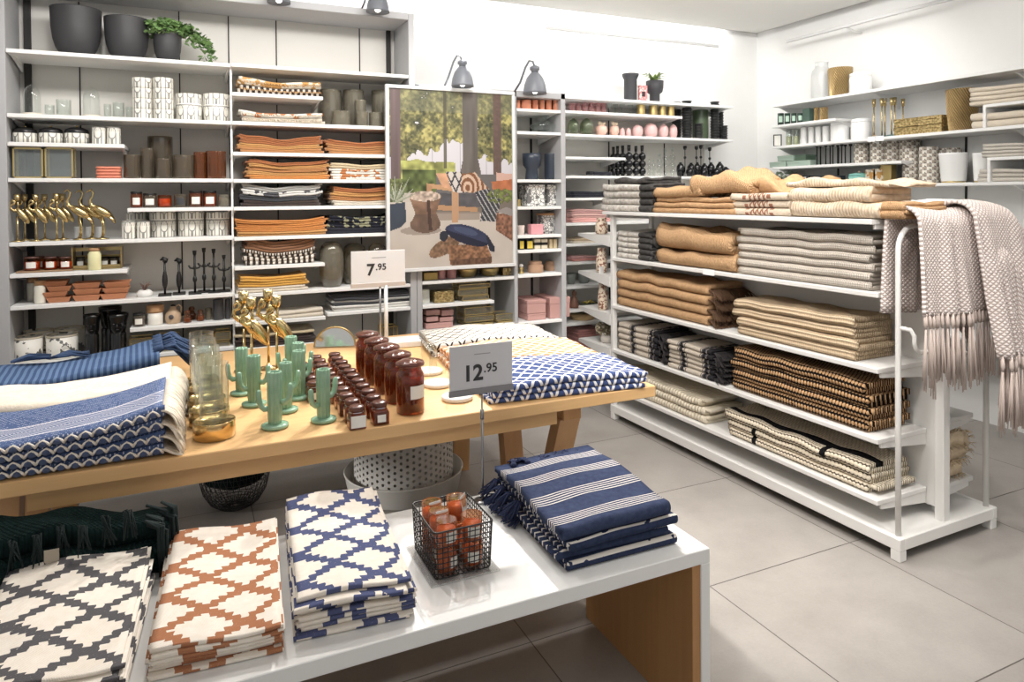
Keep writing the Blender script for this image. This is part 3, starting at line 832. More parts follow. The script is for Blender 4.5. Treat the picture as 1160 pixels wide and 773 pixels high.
LEAF2 = c.fin(c.mix(srgb(96, 132, 50), srgb(176, 200, 110), n), .5)

# ================================================================== tall cabinet, left bay
Z = ZS
CABT = "the tall cabinet's top shelf"
P, w_, h_ = fit(Z['A1'], 57, 117, 11, 4.2)
vess('bowl_planter', 'largest charcoal bowl planter, leftmost on ' + CABT, 'planter', P, w_ / 2, h_, BOWL, CHAR, 36, .05)
P, w_, h_ = fit(Z['A1'], 118, 170.5, 22, 4.2)
vess('bowl_planter', 'second charcoal bowl planter beside the ivy pot on ' + CABT, 'planter', P, w_ / 2, h_, BOWL, CHAR, 36, .05)
P, w_, h_ = fit(Z['A1'], 173.5, 206.5, 37, 4.17)
t = thing('potted_ivy', 'small charcoal pot of trailing green ivy on ' + CABT, 'potted plant', P)
link('pot', M().lathe(sc2(hollow(BOWL, .06), w_ / 2, h_), 30).mesh(), CHAR, t)
link('soil', M().lathe([(0, h_ * .86), (w_ * .45, h_ * .86), (0, h_ * .87)], 16).mesh(), plain(50, 38, 28, .9), t)
ivy(t, w_ / 2, h_ * .95, 1000, 3, 1.5, True, LEAF)
# shelf 2: domes, tumblers, printed cups
sh2 = 'on the tall cabinet second shelf'
for k, (a, b, tp) in enumerate(((24.5, 48.5, 94.5), (92, 115.5, 97.5))):
    P, w_, h_ = fit(Z['A2'], a, b, tp, 4.17); cloche('glass_dome', ('leftmost' if k == 0 else 'second') + ' clear glass dome ' + sh2, P, w_ / 2.3, h_, plain(226, 214, 196, .5))
for k, (a, b, tp) in enumerate(((50, 63, 119), (63, 82, 113), (117, 127, 118), (127, 142, 116), (142, 151, 121))):
    P, w_, h_ = fit(Z['A2'], a + .6, b - .6, tp, 4.16); vess('glass_tumbler', f'clear glass tumbler, {lr(k, 5)} of five around the glass domes', 'tumbler', P, w_ / 2, h_, CUP, GCLEAR, 18)
for q, (a, b) in enumerate(((150, 173.2), (173.8, 197))):
    P, w_, h_ = fit(Z['A2'], a, b, 89, 4.16)
    for k in range(4):
        vess('printed_cup', f'house-printed cup, {stk(k, 4)} in the {("left", "right")[q]} cup tower of second shelf', 'cup', P + Vector((0, 0, k * h_ / 4)), w_ / 2, h_ / 4 - .001, CUP, PRINT, 20, group='stacked printed cups')
for q, (a, b) in enumerate(((199.5, 229.5), (230.3, 260.5))):
    P, w_, h_ = fit(Z['A2'], a, b, 107.5, 4.2)
    vess('printed_planter', f'house-printed white planter, {("left", "right")[q]} of the two {sh2}', 'planter', P, w_ / 2, h_, [(.93, 0), (.97, .02), (1, 1)], PRINT, 26, .04)
# shelf 3
for k, (a, b) in enumerate(((14.3, 42.8), (43.8, 72), (73, 101.5))):
    P, w_, h_ = fit(Z['A3'], a, b, 143.5, 4.16)
    t = thing('printed_tin', f'printed white tin with black domed lid, {lr(k, 3)} of three on the short shelf', 'tin', P)
    link('tin_body', M().lathe([(0, 0), (w_ / 2, 0), (w_ / 2, h_ * .6), (0, h_ * .6)], 24).mesh(), PRINT, t)
    link('lid', M().lathe([(0, h_ * .6), (w_ * .5, h_ * .6), (w_ * .505, h_ * .68), (w_ * .46, h_ * .82), (w_ * .28, h_ * .92), (.001, h_ * .96)], 24).mesh(), plain(34, 34, 36, .3), t)
    link('knob', M().ell((0, 0, h_ * .99), (.006, .006, .006), 8, 6).mesh(), GOLD, t)
for k, (a, b) in enumerate(((104.2, 120.4), (121, 137.2))):
    P, w_, h_ = fit(Z['A3'], a, b, 144.5, 4.12); vess('printed_cup', f'small printed white cup, {lr(k, 2)} of two beside the black-lidded tins', 'cup', P, w_ / 2, h_, CUP, PRINT, 20)
# shelf 4
s4 = 'on the fourth shelf'
for k, (a, b) in enumerate(((17, 51.5), (53, 85))):
    P, w_, h_ = fit(Z['A4'], a, b, 168, 4.14)
    gold_box('glass_keepsake_box', f'gold-edged glass box, {lr(k, 2)} of two {s4}', P, w_, .1, h_, 0, glass('box_glass%d' % k, (.7, .74, .74), .04, .25, (.45, .5, .5)), e=.007, metal=GOLDT)
P, w_, h_ = fit(Z['A4'], 109, 138.5, 189, 4.13)
for k in range(4):
    zz = k * h_ / 4
    solo('coral_dish', M().lathe(sc2(hollow([(.85, 0), (1, .25), (1, 1)], .04, .3), w_ / 1.9, h_ / 4 - .0008), 28, sq=.9).mesh(), plain(226, 126, 92, .5), f'square coral dish, {stk(k, 4)} of the pile {s4}', 'dish', P + Vector((0, 0, zz)), PI / 4 * 0, 'coral dishes')
for k, (a, b, tp, yy) in enumerate(((140, 159.5, 175.5, 4.14), (159.5, 175, 168, 4.15), (167.5, 196.5, 155, 4.26), (176.5, 194, 180, 4.11), (195, 221.5, 176, 4.15))):
    P, w_, h_ = fit(Z['A4'], a, b, tp, yy); vess('smoked_vase', f'smoked brown glass cylinder vase, {lr(k, 5)} {s4}', 'vase', P, w_ / 2, h_, CUP, GSMOKE, 24, .05)
for k, (a, b, tp) in enumerate(((220, 234, 172.5), (233.5, 256, 171.5))):
    P, w_, h_ = fit(Z['A4'], a, b, tp, 4.13); vess('ribbed_holder', f'ribbed brown glass candle holder, {lr(k, 2)} of two {s4}', 'candle holder', P, w_ / 2, h_, CUP, GBROWN, 48, .05, flute=.04, nf=12)
# raised short shelf: amber jars
JB = [(148, 161.5, 217, 'a', 1), (162, 178, 219, 'd', 1), (178.5, 194.5, 221, 'y', 0), (197, 212, 220, 'k', 0), (214, 229.5, 216, 'v', 1), (230, 245.5, 216, 'a', 1), (247, 260, 220.5, 'g', 0)]
JM = {'a': (GAMBER, WAXO), 'd': (GSMOKE, WAXD), 'y': (GAMBERL, WAXO), 'k': (GSMOKE, plain(60, 60, 64, .5)), 'v': (GAMBER, plain(70, 40, 60, .4)), 'g': (GSMOKE2, plain(150, 140, 126, .5))}
for k, (a, b, tp, m_, lb) in enumerate(JB):
    P, w_, h_ = fit(Z['A5b'], a, b, tp, 4.12)
    labelled_jar('candle_jar', f'dark glass candle jar, {lr(k, 7)} on the short shelf above printed planters', P, w_ / 2, h_, *JM[m_], lid=BLACK if m_ in 'adv' else None, lab=PAPER if lb else (plain(58, 58, 62, .6) if m_ == 'k' else None), group='candle jars on the raised shelf')
# shelf 5: gold birds, cups, printed planters
for k, (px, tp, yy) in enumerate(((20.2, 220, 4.1), (28.5, 220, 4.2), (41, 220, 4.1), (51, 220, 4.2), (64.5, 219, 4.12), (71.5, 219.5, 4.2))):
    P, w_, h_ = fit(Z['A5'], px - 5, px + 5, tp, yy); bird('flamingo_candlestick', f'gold flamingo candle holder, {lr(k, 6)} in the flamingo group', P, h_, 0, 'f', 'gold flamingo candle holders')
for k, (px, tp, yy) in enumerate(((90.5, 214.5, 4.12), (104, 215, 4.17), (116, 214.5, 4.12))):
    P, w_, h_ = fit(Z['A5'], px - 5, px + 5, tp, yy); bird('crane_figurine', f'gold long-legged crane figurine, {lr(k, 3)} of three beside the flamingos', P, h_, 0, 'c', 'gold crane figurines')
for k, (a, b) in enumerate(((83.5, 94.5), (97.5, 104), (108.5, 117))):
    P, w_, h_ = fit(Z['A5'], a, b, 257, 4.26); vess('white_cup', f'small white cup, {lr(k, 3)} of three behind the gold cranes', 'cup', P, w_ / 2, h_, CUP, plain(240, 238, 234, .4), 16)
for k, (a, b, tp) in enumerate(((138, 153.5, 250.5), (155, 170, 250.5))):
    P, w_, h_ = fit(Z['A5'], a, b, tp, 4.1); vess('printed_cup', f'small printed cup, {lr(k, 2)} of two in front of the printed planters', 'cup', P, w_ / 2, h_, CUP, PRINT, 20)
for k, (a, b) in enumerate(((143, 168), (169.5, 200.5), (201.5, 231.8), (232.8, 260.5))):
    P, w_, h_ = fit(Z['A5'], a, b, 240, 4.2 if k else 4.27); vess('printed_planter', f'large printed white planter, {lr(k, 4)} under the candle jar shelf', 'planter', P, w_ / 2, h_, [(.93, 0), (.97, .02), (1, 1)], PRINT, 26, .04)
# shelf 6 (short)
P, w_, h_ = fit(Z['A6'], 22, 84, 304, 4.14)
tray_z = .008
solo('wooden_tray', M().box(-w_ * .52, w_ * .52, -.06, .06, 0, tray_z, .002).mesh(), wood('tray_wood', (150, 116, 80), (176, 140, 100)), 'flat wooden tray under the orange candle jars', 'tray', P)
for k, (a, b, yy) in enumerate(((27, 46, 4.12), (50, 65.5, 4.12), (67, 82.5, 4.12), (38, 52, 4.18), (58, 70, 4.18))):
    P, w_, h_ = fit(Z['A6'], a, b, 292.5, yy); P.z += tray_z
    labelled_jar('orange_candle', f'orange glass candle with white label, {lr(k, 3)} in front on the wooden tray' if k < 3 else f'orange glass candle, {lr(k - 3, 2)} of the back pair on the wooden tray', P, w_ / 2, h_, GAMBERL, WAXO, lid=plain(96, 60, 50, .4), neck=False)
P, w_, h_ = fit(Z['A6'], 84, 139, 279, 4.17)
wc = thing('slatted_crate', 'small gold slatted crate holding dark jars on the short sixth shelf', 'crate', P)
hw = w_ / 2
for z0 in (.012, .055, .1): link('slat', M().box(-hw, hw, .05, .056, z0 * h_ / .13, (z0 + .02) * h_ / .13).mesh(), GOLDD, wc)
link('slat', M().box(-hw, hw, -.056, -.05, .008, .022).mesh(), GOLDD, wc); link('bottom', M().box(-hw, hw, -.056, .056, 0, .006).mesh(), GOLDD, wc)
for s_ in (-1, 1): link('end_panel', M().box(s_ * hw - .003, s_ * hw + .003, -.056, .056, 0, h_).mesh(), GOLDD, wc)
for k, px in enumerate((91.5, 119, 129.5)):
    Q, w2, h2 = fit(Z['A6'], px - 6, px + 6, 291, 4.16); Q.z += .0065
    labelled_jar('dark_jar', f'dark jar with pale label, {lr(k, 3)} of three in the slatted crate', Q, w2 / 2.1, h2 * .9, GSMOKE, WAXD, lid=BLACK, cat='jar')
Q, w2, h2 = fit(Z['A6'], 99.5, 115, 281, 4.09)
t = thing('cork_bottle', 'pale yellow candle bottle with wide cork in front of the slatted crate', 'bottle', Q)
link('glass_body', M().lathe(sc2([(0, 0), (.9, 0), (1, .04), (1, .72), (.82, .82), (.8, .86), (0, .86)], w2 / 2, h2), 20).mesh(), plain(232, 228, 170, .25), t)
link('cork', M().lathe([(0, h2 * .86), (w2 * .42, h2 * .86), (w2 * .42, h2), (0, h2)], 16).mesh(), CORK, t)
# shelf 7
for k, (a, b, tp, yy) in enumerate(((38.5, 52.5, 318, 4.11), (30.5, 44, 315, 4.24))):
    Q, w2, h2 = fit(Z['A7'], a, b, tp, yy)
    t = thing('cork_jar', ('front' if k == 0 else 'back') + ' cream jar with cork lid beside the terracotta dishes', 'jar', Q)
    link('jar_body', M().lathe(sc2([(0, 0), (.95, 0), (1, .04), (1, .74), (.9, .8), (0, .8)], w2 / 2, h2), 20).mesh(), plain(226, 222, 206, .4), t)
    link('cork_lid', M().lathe([(0, h2 * .8), (w2 * .47, h2 * .8), (w2 * .47, h2), (0, h2)], 18).mesh(), CORK, t)
TERR = plain(192, 122, 76, .7, var=.06)
for q, (a, b, tp, n_) in enumerate(((52, 80, 317, 4), (84, 116, 319, 3), (116, 147, 318, 3))):
    Q, w2, h2 = fit(Z['A7'], a, b, tp, 4.14)
    for k in range(n_):
        hh = h2 / n_; rn = random.Random(q * 9 + k); m = M(); ww = w2 / 2
        vs = []
        for (f, z_) in ((.8, 0), (1, .9), (.93, .95), (.75, .3)):
            vs += [(-ww * f, -.055 * f, hh * z_), (ww * f, -.055 * f, hh * z_), (ww * f, .055 * f, hh * z_), (-ww * f, .055 * f, hh * z_)]
        fs = [(3, 2, 1, 0), (12, 13, 14, 15)] + [(4 * r_ + i, 4 * r_ + (i + 1) % 4, 4 * r_ + 4 + (i + 1) % 4, 4 * r_ + 4 + i) for r_ in range(3) for i in range(4)]
        m.add(vs, fs, None, False)
        solo('terracotta_dish', m.mesh(), TERR, f'rectangular terracotta dish, {stk(k, n_)} of the {lr(q, 3)} dish pile', 'dish', Q + Vector((rn.uniform(-.01, .01), 0, k * hh)), rn.uniform(-.06, .06), 'terracotta dishes')
Q, w2, h2 = fit(Z['A7'], 154, 174, 318, 4.13)
t = thing('paper_decoration', 'small white and brown feather-like decoration beside the black candelabras', 'decoration', Q)
link('paper_base', M().lathe([(0, 0), (w2 * .45, 0), (w2 * .5, .02), (w2 * .3, .035), (0, .03)], 10).mesh(), plain(232, 230, 226, .7), t)
rn = random.Random(5); m = M()
for k in range(16):
    a = rn.uniform(0, 6.28); b = rn.uniform(.2, .9); m.tube([(0, 0, .028), (math.cos(a) * w2 * .3 * b, math.sin(a) * w2 * .3 * b, .06), (math.cos(a) * w2 * .5 * b, math.sin(a) * w2 * .5 * b, .028 + h2 * .62 * rn.uniform(.5, 1))], [.003, .003, .001], 4)
link('feathers', m.mesh(), plain(112, 84, 72, .8), t)
def candelabra(name, label, P, h, dual, group):
    t = thing(name, label, 'candle holder', P, 0, group)
    link('base', M().box(-.032, .032, -.05, .05, 0, .006, .002).mesh(), BLACK, t)
    m = M(); m.tube([(0, 0, .005), (0, 0, h * .93)], .0055, 8)
    m.ell((0, 0, h * .33), (.011, .011, .02), 8, 6); m.ell((0, 0, h * .6), (.009, .009, .014), 8, 6)
    link('stem', m.mesh(), BLACK, t)
    if dual: link('arm', M().tube([(-.03, 0, h * .66), (-.022, 0, h * .6), (0, 0, h * .575), (.022, 0, h * .6), (.03, 0, h * .66)], .005, 7).mesh(), BLACK, t)
    else: link('bird_head', M().tube([(0, 0, h * .9), (.004, 0, h * .96), (-.008, 0, h), (-.022, 0, h * .96)], [.012, .015, .012, .003], 8).mesh(), BLACK, t)
    link('candle_cup', M().lathe([(0, h * .9), (.008, h * .9), (.011, h), (.008, h), (.007, h * .93), (0, h * .93)], 10).mesh() if dual else M().ell((0, 0, h * .4), (.014, .012, .05), 8, 6).mesh(), BLACK, t)
    return t
for k, (px, tp, yy, du) in enumerate(((187, 293, 4.13, 0), (203, 294, 4.15, 0), (221, 284, 4.13, 1), (231.5, 281, 4.17, 1), (242.5, 282, 4.14, 1), (254, 289, 4.15, 1))):
    Q, w2, h2 = fit(Z['A7'], px - 5, px + 5, tp, yy)
    candelabra('black_candelabra', f'slim black candle holder, {lr(k, 6)} of six beside the terracotta dishes', Q, h2, du, 'black candle holders on the seventh shelf')
# shelf 8 (short)
s8 = 'on the shelf under the black candelabras'
Q, w2, h2 = fit(Z['A8'], 150.5, 164.5, 355, 4.1); labelled_jar('dark_jar', 'dark jar with black lid and white label ' + s8, Q, w2 / 2, h2, GSMOKE, WAXD, lid=BLACK, cat='jar')
Q, w2, h2 = fit(Z['A8'], 167, 185, 345.5, 4.12)
t = thing('cork_jar', 'white jar with thick cork lid ' + s8, 'jar', Q)
link('jar_body', M().lathe(sc2([(0, 0), (.95, 0), (1, .04), (1, .62), (0, .62)], w2 / 2, h2), 22).mesh(), plain(232, 228, 218, .4), t)
link('cork_lid', M().lathe([(0, h2 * .62), (w2 * .52, h2 * .62), (w2 * .54, h2 * .7), (w2 * .54, h2 * .95), (w2 * .5, h2), (0, h2)], 20).mesh(), CORK, t)
Q, w2, h2 = fit(Z['A8'], 186.5, 206, 346, 4.12)
t = thing('stoneware_jug', 'squat beige stoneware jug with a round badge ' + s8, 'jug', Q); r_ = w2 / 2
link('jug_body', M().lathe(sc2([(0, 0), (.8, 0), (.86, .04), (.98, .3), (.9, .55), (.45, .8), (.36, .86), (.36, .96), (.3, .96), (.3, .84), (0, .8)], r_, h2), 24).mesh(), plain(190, 160, 126, .6), t)
link('handle', M().tube([(r_ * .34, 0, h2 * .93), (r_ * .7, 0, h2 * 1.0), (r_ * .98, 0, h2 * .86), (r_ * .95, 0, h2 * .62), (r_ * .8, 0, h2 * .55)], r_ * .12, 8).mesh(), plain(196, 168, 136, .6), t)
link('badge', M().lathe([(0, 0), (r_ * .3, 0), (r_ * .3, .003), (0, .003)], 16).mesh(), plain(78, 76, 78, .5), t, (-r_ * .2, -r_ * .93, h2 * .4), (PI / 2 - .05, 0, -.2))
link('stopper', M().ell((0, 0, h2 * .99), (r_ * .3, r_ * .3, r_ * .16), 10, 6).mesh(), BLACK, t)
for k, (a, b, tp, yy) in enumerate(((207.5, 217, 351.5, 4.1), (212.5, 222, 347, 4.2), (222.5, 231.5, 350, 4.12))):
    Q, w2, h2 = fit(Z['A8'], a, b, tp, yy)
    t = thing('amber_shaker', f'small amber glass bottle with bulb top, {lr(k, 3)} of three beside the jug', 'bottle', Q)
    link('glass_body', M().lathe(sc2([(0, 0), (.9, 0), (1, .05), (.95, .4), (.6, .6), (.5, .66), (.7, .72), (.75, .84), (.5, .96), (0, 1)], w2 / 2, h2), 16).mesh(), GBROWN, t)
    link('filling', M().lathe(sc2([(0, .05), (.85, .05), (.85, .35), (0, .35)], w2 / 2, h2), 12).mesh(), plain(206, 150, 100, .5), t)
Q, w2, h2 = fit(Z['A8'], 232.5, 240.5, 349, 4.14); vess('glass_tumbler', 'small grey glass tumbler beside the amber bottles', 'tumbler', Q, w2 / 2, h2, CUP, GSMOKE2, 14)
for k, (a, b, tp) in enumerate(((241.5, 253.5, 339, ), (255, 261, 339))):
    Q, w2, h2 = fit(Z['A8'], a, b, tp, 4.12); vess('dark_cylinder_vase', f'dark grey cylinder vase, {lr(k, 2)} of two {s8}', 'vase', Q, w2 / 2, h2, CUP, plain(62, 62, 66, .4), 20)
# bottom shelf
for k, (a, b, tp, yy) in enumerate(((15, 49.5, 381, 4.18), (52, 89.5, 378.5, 4.18), (27, 62, 374, 4.3), (62, 97, 371, 4.3))):
    Q, w2, h2 = fit(Z['A9'], a, b, tp, yy)
    t = thing('drawn_planter', f'white planter with ink drawings, {("front left", "front right", "back left", "back right")[k]} on the cabinet floor shelf', 'planter', Q)
    link('pot', M().lathe(sc2(hollow([(.93, 0), (.97, .02), (1, .93)], .05), w2 / 2, h2), 28).mesh(), FIG, t)
    link('rim', M().lathe(sc2([(1.0, .92), (1.03, .94), (1.03, 1), (.95, 1), (.95, .92)], w2 / 2, h2), 28).mesh(), plain(196, 184, 160, .5), t)
for k, (a, b, tp, yy) in enumerate(((94.5, 115, 356, 4.13), (112, 139, 347.5, 4.22), (121.5, 146.5, 355, 4.12))):
    Q, w2, h2 = fit(Z['A9'], a, b, tp, yy); r_ = w2 / 2
    t = thing('bust_vase', f'glossy black pillar vase with a carved face, {lr(k, 3)} of three on the cabinet floor shelf', 'vase', Q)
    BL = plain(16, 16, 17, .18)
    link('pillar', M().lathe(sc2([(0, 0), (.8, 0), (.8, .03), (.74, .06), (.74, .5), (.66, .54)], r_, h2), 40, flute=.05, nf=10).mesh(), BL, t)
    hd = M().lathe(sc2([(.5, .5), (.7, .55), (.8, .66), (.86, .8), (1.0, .93), (1.0, 1), (.88, 1), (.8, .9), (0, .88)], r_, h2), 28)
    hd.v = [((x, y - (.12 * r_ * max(0, math.exp(-((z / h2 - .68) / .12) ** 2)) if y < 0 else 0), z)) for x, y, z in hd.v]
    link('head', hd.mesh(), BL, t)
    f = M(); f.tube([(0, -r_ * .88, h2 * .78), (0, -r_ * 1.02, h2 * .7), (0, -r_ * .95, h2 * .675)], [r_ * .07, r_ * .13, r_ * .08], 8)
    link('nose', f.mesh(), BL, t); link('lips', M().ell((0, -r_ * .88, h2 * .63), (r_ * .24, r_ * .08, h2 * .015), 10, 6).mesh(), BL, t)
    for sx in (-1, 1): link('eye', M().ell((sx * r_ * .36, -r_ * .82, h2 * .765), (r_ * .17, r_ * .07, h2 * .016), 10, 6).mesh(), BL, t)
gbs = [(147.5, 173.5, 381, 391, 4.13), (152, 178, 391.5, 401, 4.13), (179, 203.5, 378, 392, 4.13), (181, 206, 392.5, 403, 4.13), (206, 216, 387, 392, 4.12), (206, 216, 392, 398, 4.12), (226, 243, 377, 387, 4.18), (243.5, 261, 373.5, 384, 4.13), (243.5, 260, 385, 394, 4.13), (245, 261, 394.5, 405, 4.13)]
for k, (a, b, t0, t1, yy) in enumerate(gbs):
    z1, z0 = AY((a + b) / 2, t0, yy).z, AY((a + b) / 2, t1, yy).z
    Q, w2, h2 = fit(z0, a, b, t0, yy)
    gold_box('glass_jewellery_box', f'gold-edged glass jewellery box, {TH[k]} in the piles beside the black busts', Q, w2, .1, h2 - .001, 0, group='gold glass boxes', metal=GOLDT)
for a, b, z1 in ((147, 180, 402), (181, 217, 404), (226, 262, 406)):
    pass
# ================================================================== tall cabinet, right bay: folded textiles
TERRA = cloth(176, 104, 50); OCHRE = cloth(206, 148, 72); ORANGE = cloth(214, 134, 44); YELLOW = cloth(226, 166, 40); CREAM = cloth(226, 214, 194)
CREAMY = cloth(206, 186, 146); BROWNC = cloth(150, 104, 70); DKBROWN = cloth(72, 58, 54); GREYC = cloth(176, 176, 172); DKGREY = cloth(70, 72, 78); NAVYK = cloth(40, 42, 54)
PINKC = cloth(206, 150, 146); WHITEC = cloth(232, 230, 224); TAN = cloth(190, 128, 66)
FR_CREAM = plain(228, 212, 188, .9); FR_YEL = plain(206, 160, 96, .9); FR_DK = plain(60, 58, 62, .9); FR_GREY = plain(160, 158, 152, .9)
def mixpat(name, a, b, sc_, th=.5, kind='n'):
    c = C(name); u, v = c.uv
    if kind == 'n': f = c.noise(sc_, 2, 'Object') > th
    elif kind == 'z': f = ((u / .022 + (v / .03).tri() * .9).fr() < .5)
    elif kind == 'c': f = ((u / sc_).fr() < .5) * ((v / sc_).fr() < .5) + (((u / sc_).fr() > .5) * ((v / sc_).fr() > .5))
    return c.fin(wv(c, c.mix(srgb(*a), srgb(*b), f), .2), .9, 0, .15)
PAT_YEL = mixpat('ochre_blotch', (230, 220, 200), (206, 150, 70), 26, .52)
PAT_BW = mixpat('zigzag_weave', (226, 216, 200), (66, 54, 50), 0, 0, 'z')
PAT_FLO = mixpat('dark_floral', (38, 40, 52), (150, 150, 118), 30, .56)
PAT_ORW = mixpat('orange_white_blotch', (232, 226, 214), (196, 120, 60), 20, .55)
PAT_GW = mixpat('grey_white_fringe', (220, 220, 216), (84, 84, 90), 24, .56)
_sn = 0
def shelf_stack(zs, px0, px1, ptop, Yc, dep, mats, name, desc, where, cat='folded textile', sag=.02, n=2, fr=None, group=None, seedk=0, rot=0, lift=1):
    """a pile of folded pieces; long side along the shelf, so the fold runs front to back"""
    global _sn
    _sn += 1
    P, w, h = fit(zs, px0, px1, ptop, Yc); sag = sag * 1.5
    k = abs(AY(px1, ptop, Yc).x - AY(px0, ptop, Yc).x); N = len(mats)
    L = k; t = h * lift / N
    for i, mt in enumerate(mats):
        rn = random.Random(_sn * 31 + i)
        e_ = random.Random(_sn).uniform(-.35, .35); q_ = (.3 + .7 * (i + 1) / N)
        bend = (lambda x, y, L=L, s=sag, q=q_, e=e_: q * (s * ((2 * y / L) ** 2) * (1 + e * (1 if y > 0 else -1)) + .12 * s * math.sin(y * 31 + e * 9)))
        g = group if group else None
        where_ = where
        lab = f'{desc[i] if isinstance(desc, list) else desc}, {stk(i, N)} of the pile {where_}' if N > 1 else f'{desc} {where_}'
        f_ = None
        if fr:
            e = [(dep / 2 - .006, -L / 2 + L * q / 10, t * .5) for q in range(11)]
            f_ = dict(a=dict(edge=[(p[0], p[1], p[2] + bend(p[0], p[1]) * .7) for p in e], out=(1, 0, .2), ln=.035, n=60, r=.0016, seed=_sn, drop=.5), mat=fr)
        o = textile(name, lab, cat, P + Vector((rn.uniform(-.006, .006), 0, i * t + .0004 * i)), -PI / 2 + rot + rn.uniform(-.02, .02), dep, L, t * .98, mt, n, _sn * 17 + i, g, f_, bend=bend, wob=.003 * (i + 1) / N, wlo=i / (i + 1), nseed=_sn, blo=(.3 + .7 * i / N) / q_ if i else 0, jy=.014)
bays = "in the tall cabinet's textile bay"
shelf_stack(Z['B2'], 272, 362, 96, 4.19, .24, [PAT_BW, PAT_YEL], 'folded_throw', 'cream and ochre fringed throw', 'on the topmost short textile shelf', fr=FR_YEL, sag=.012)
shelf_stack(Z['B3'], 272, 362, 131, 4.19, .24, [CREAM, PAT_ORW], 'folded_throw', 'cream and pale tan folded throw', 'beside the smoked vases', fr=FR_CREAM, sag=.008)
for k, (a, b, tp, yy) in enumerate(((363, 387, 102, 4.26), (389, 413, 102.5, 4.26), (421, 443, 103, 4.26), (402, 415, 113.5, 4.15), (376, 398, 126.5, 4.13), (403, 417, 127, 4.1), (418, 434, 128, 4.12))):
    P, w_, h_ = fit(Z['B3'], a, b, tp, yy); vess('smoked_vase', f'grey smoked glass cylinder vase, {("back left", "back middle", "back right, half behind the poster", "middle row", "front left", "front middle", "front right")[k]} beside cream throws', 'vase', P, w_ / 2, h_, CUP, GSMOKE2, 24, .05)
shelf_stack(Z['B4'], 269, 361, 159, 4.19, .24, [TAN, OCHRE, TERRA, TERRA], 'folded_cushion_cover', 'rust orange folded cover', 'below the cream throws', sag=.02)
shelf_stack(Z['B4'], 367, 446, 163, 4.19, .24, [TAN, TAN, TERRA], 'folded_cushion_cover', 'rust orange folded cover', 'beside the poster edge, upper', sag=.014)
shelf_stack(Z['B5'], 280, 368, 186, 4.19, .24, [ORANGE, OCHRE, TAN, OCHRE, TERRA], 'folded_cushion_cover', 'ochre folded cover', 'on the fifth textile shelf', sag=.012)
shelf_stack(Z['B5'], 372, 446, 187.5, 4.19, .24, [PAT_ORW, PAT_ORW, CREAMY], 'folded_cushion_cover', 'cream and orange patterned cover', 'on the fifth textile shelf', sag=.004)
shelf_stack(Z['B6'], 272, 360, 213, 4.19, .24, [DKBROWN, DKGREY, PAT_GW, GREYC], 'folded_throw', 'grey and white folded throw', 'on the sixth textile shelf', sag=.02)
shelf_stack(Z['B6'], 373, 446, 214, 4.19, .24, [CREAM, TAN, OCHRE, TERRA], 'folded_cushion_cover', 'tan folded cover', 'on the sixth textile shelf', sag=.01)
shelf_stack(Z['B7'], 267, 366, 250, 4.19, .24, [OCHRE, ORANGE, ORANGE, ORANGE], 'folded_cushion_cover', 'bright orange folded cover', 'above the zigzag throws', sag=.012)
shelf_stack(Z['B7'], 368, 446, 246, 4.19, .24, [NAVYK, PAT_FLO, PAT_FLO], 'folded_cushion_cover', 'dark floral folded cover', 'behind the poster edge', sag=.012)
shelf_stack(Z['B8'], 277, 354, 273, 4.19, .23, [PAT_BW, PAT_BW, BROWNC, BROWNC], 'folded_throw', 'brown and cream zigzag throw', 'on the short textile shelf', sag=.03)
shelf_stack(Z['B9'], 270, 346, 312, 4.17, .23, [CREAM, YELLOW, YELLOW], 'folded_throw', 'mustard yellow folded throw', 'under the zigzag throws', sag=.006)
for k, (a, b, tp, yy) in enumerate(((361.5, 390, 274, 4.15), (387.5, 416, 276, 4.22), (416, 439, 276, 4.17))):
    P, w_, h_ = fit(Z['B9'], a, b, tp, yy); vess('oval_vase', f'tall oval smoked glass vase, {lr(k, 3)} of three behind the 7.95 price sign', 'vase', P, w_ / 2, h_, [(.5, 0), (.7, .02), (.92, .2), (1, .45), (.98, .72), (.82, .92), (.55, .985), (.45, 1)], GSMOKE2, 28, .04)
shelf_stack(Z['B10'], 283, 366, 350, 4.17, .22, [CREAM, CREAM], 'folded_mat', 'cream folded mat', 'behind the gold bird candlesticks', sag=.002, n=1)
shelf_stack(Z['B10r'], 374, 462, 331, 4.19, .24, [WHITEC, WHITEC, DKGREY, GREYC, DKGREY, DKGREY], 'folded_mat', 'grey or white folded mat', 'behind the sign pole', sag=.004, n=1)
shelf_stack(Z['B11'], 266, 354, 374, 4.17, .22, [DKBROWN] * 4 + [CREAMY], 'folded_mat', 'dark brown mat', 'low in the textile bay', sag=.002, n=1)
P, w_, h_ = fit(.3, 440, 462, 366, 4.2)
P = AY(452, 384, 4.2); gold_box('gold_basket', 'small gold wire basket low beside the grey cabinet side', Vector((P.x - .07, 4.2, .301)), .1, .1, P.z - .3 + .09, e=.005)

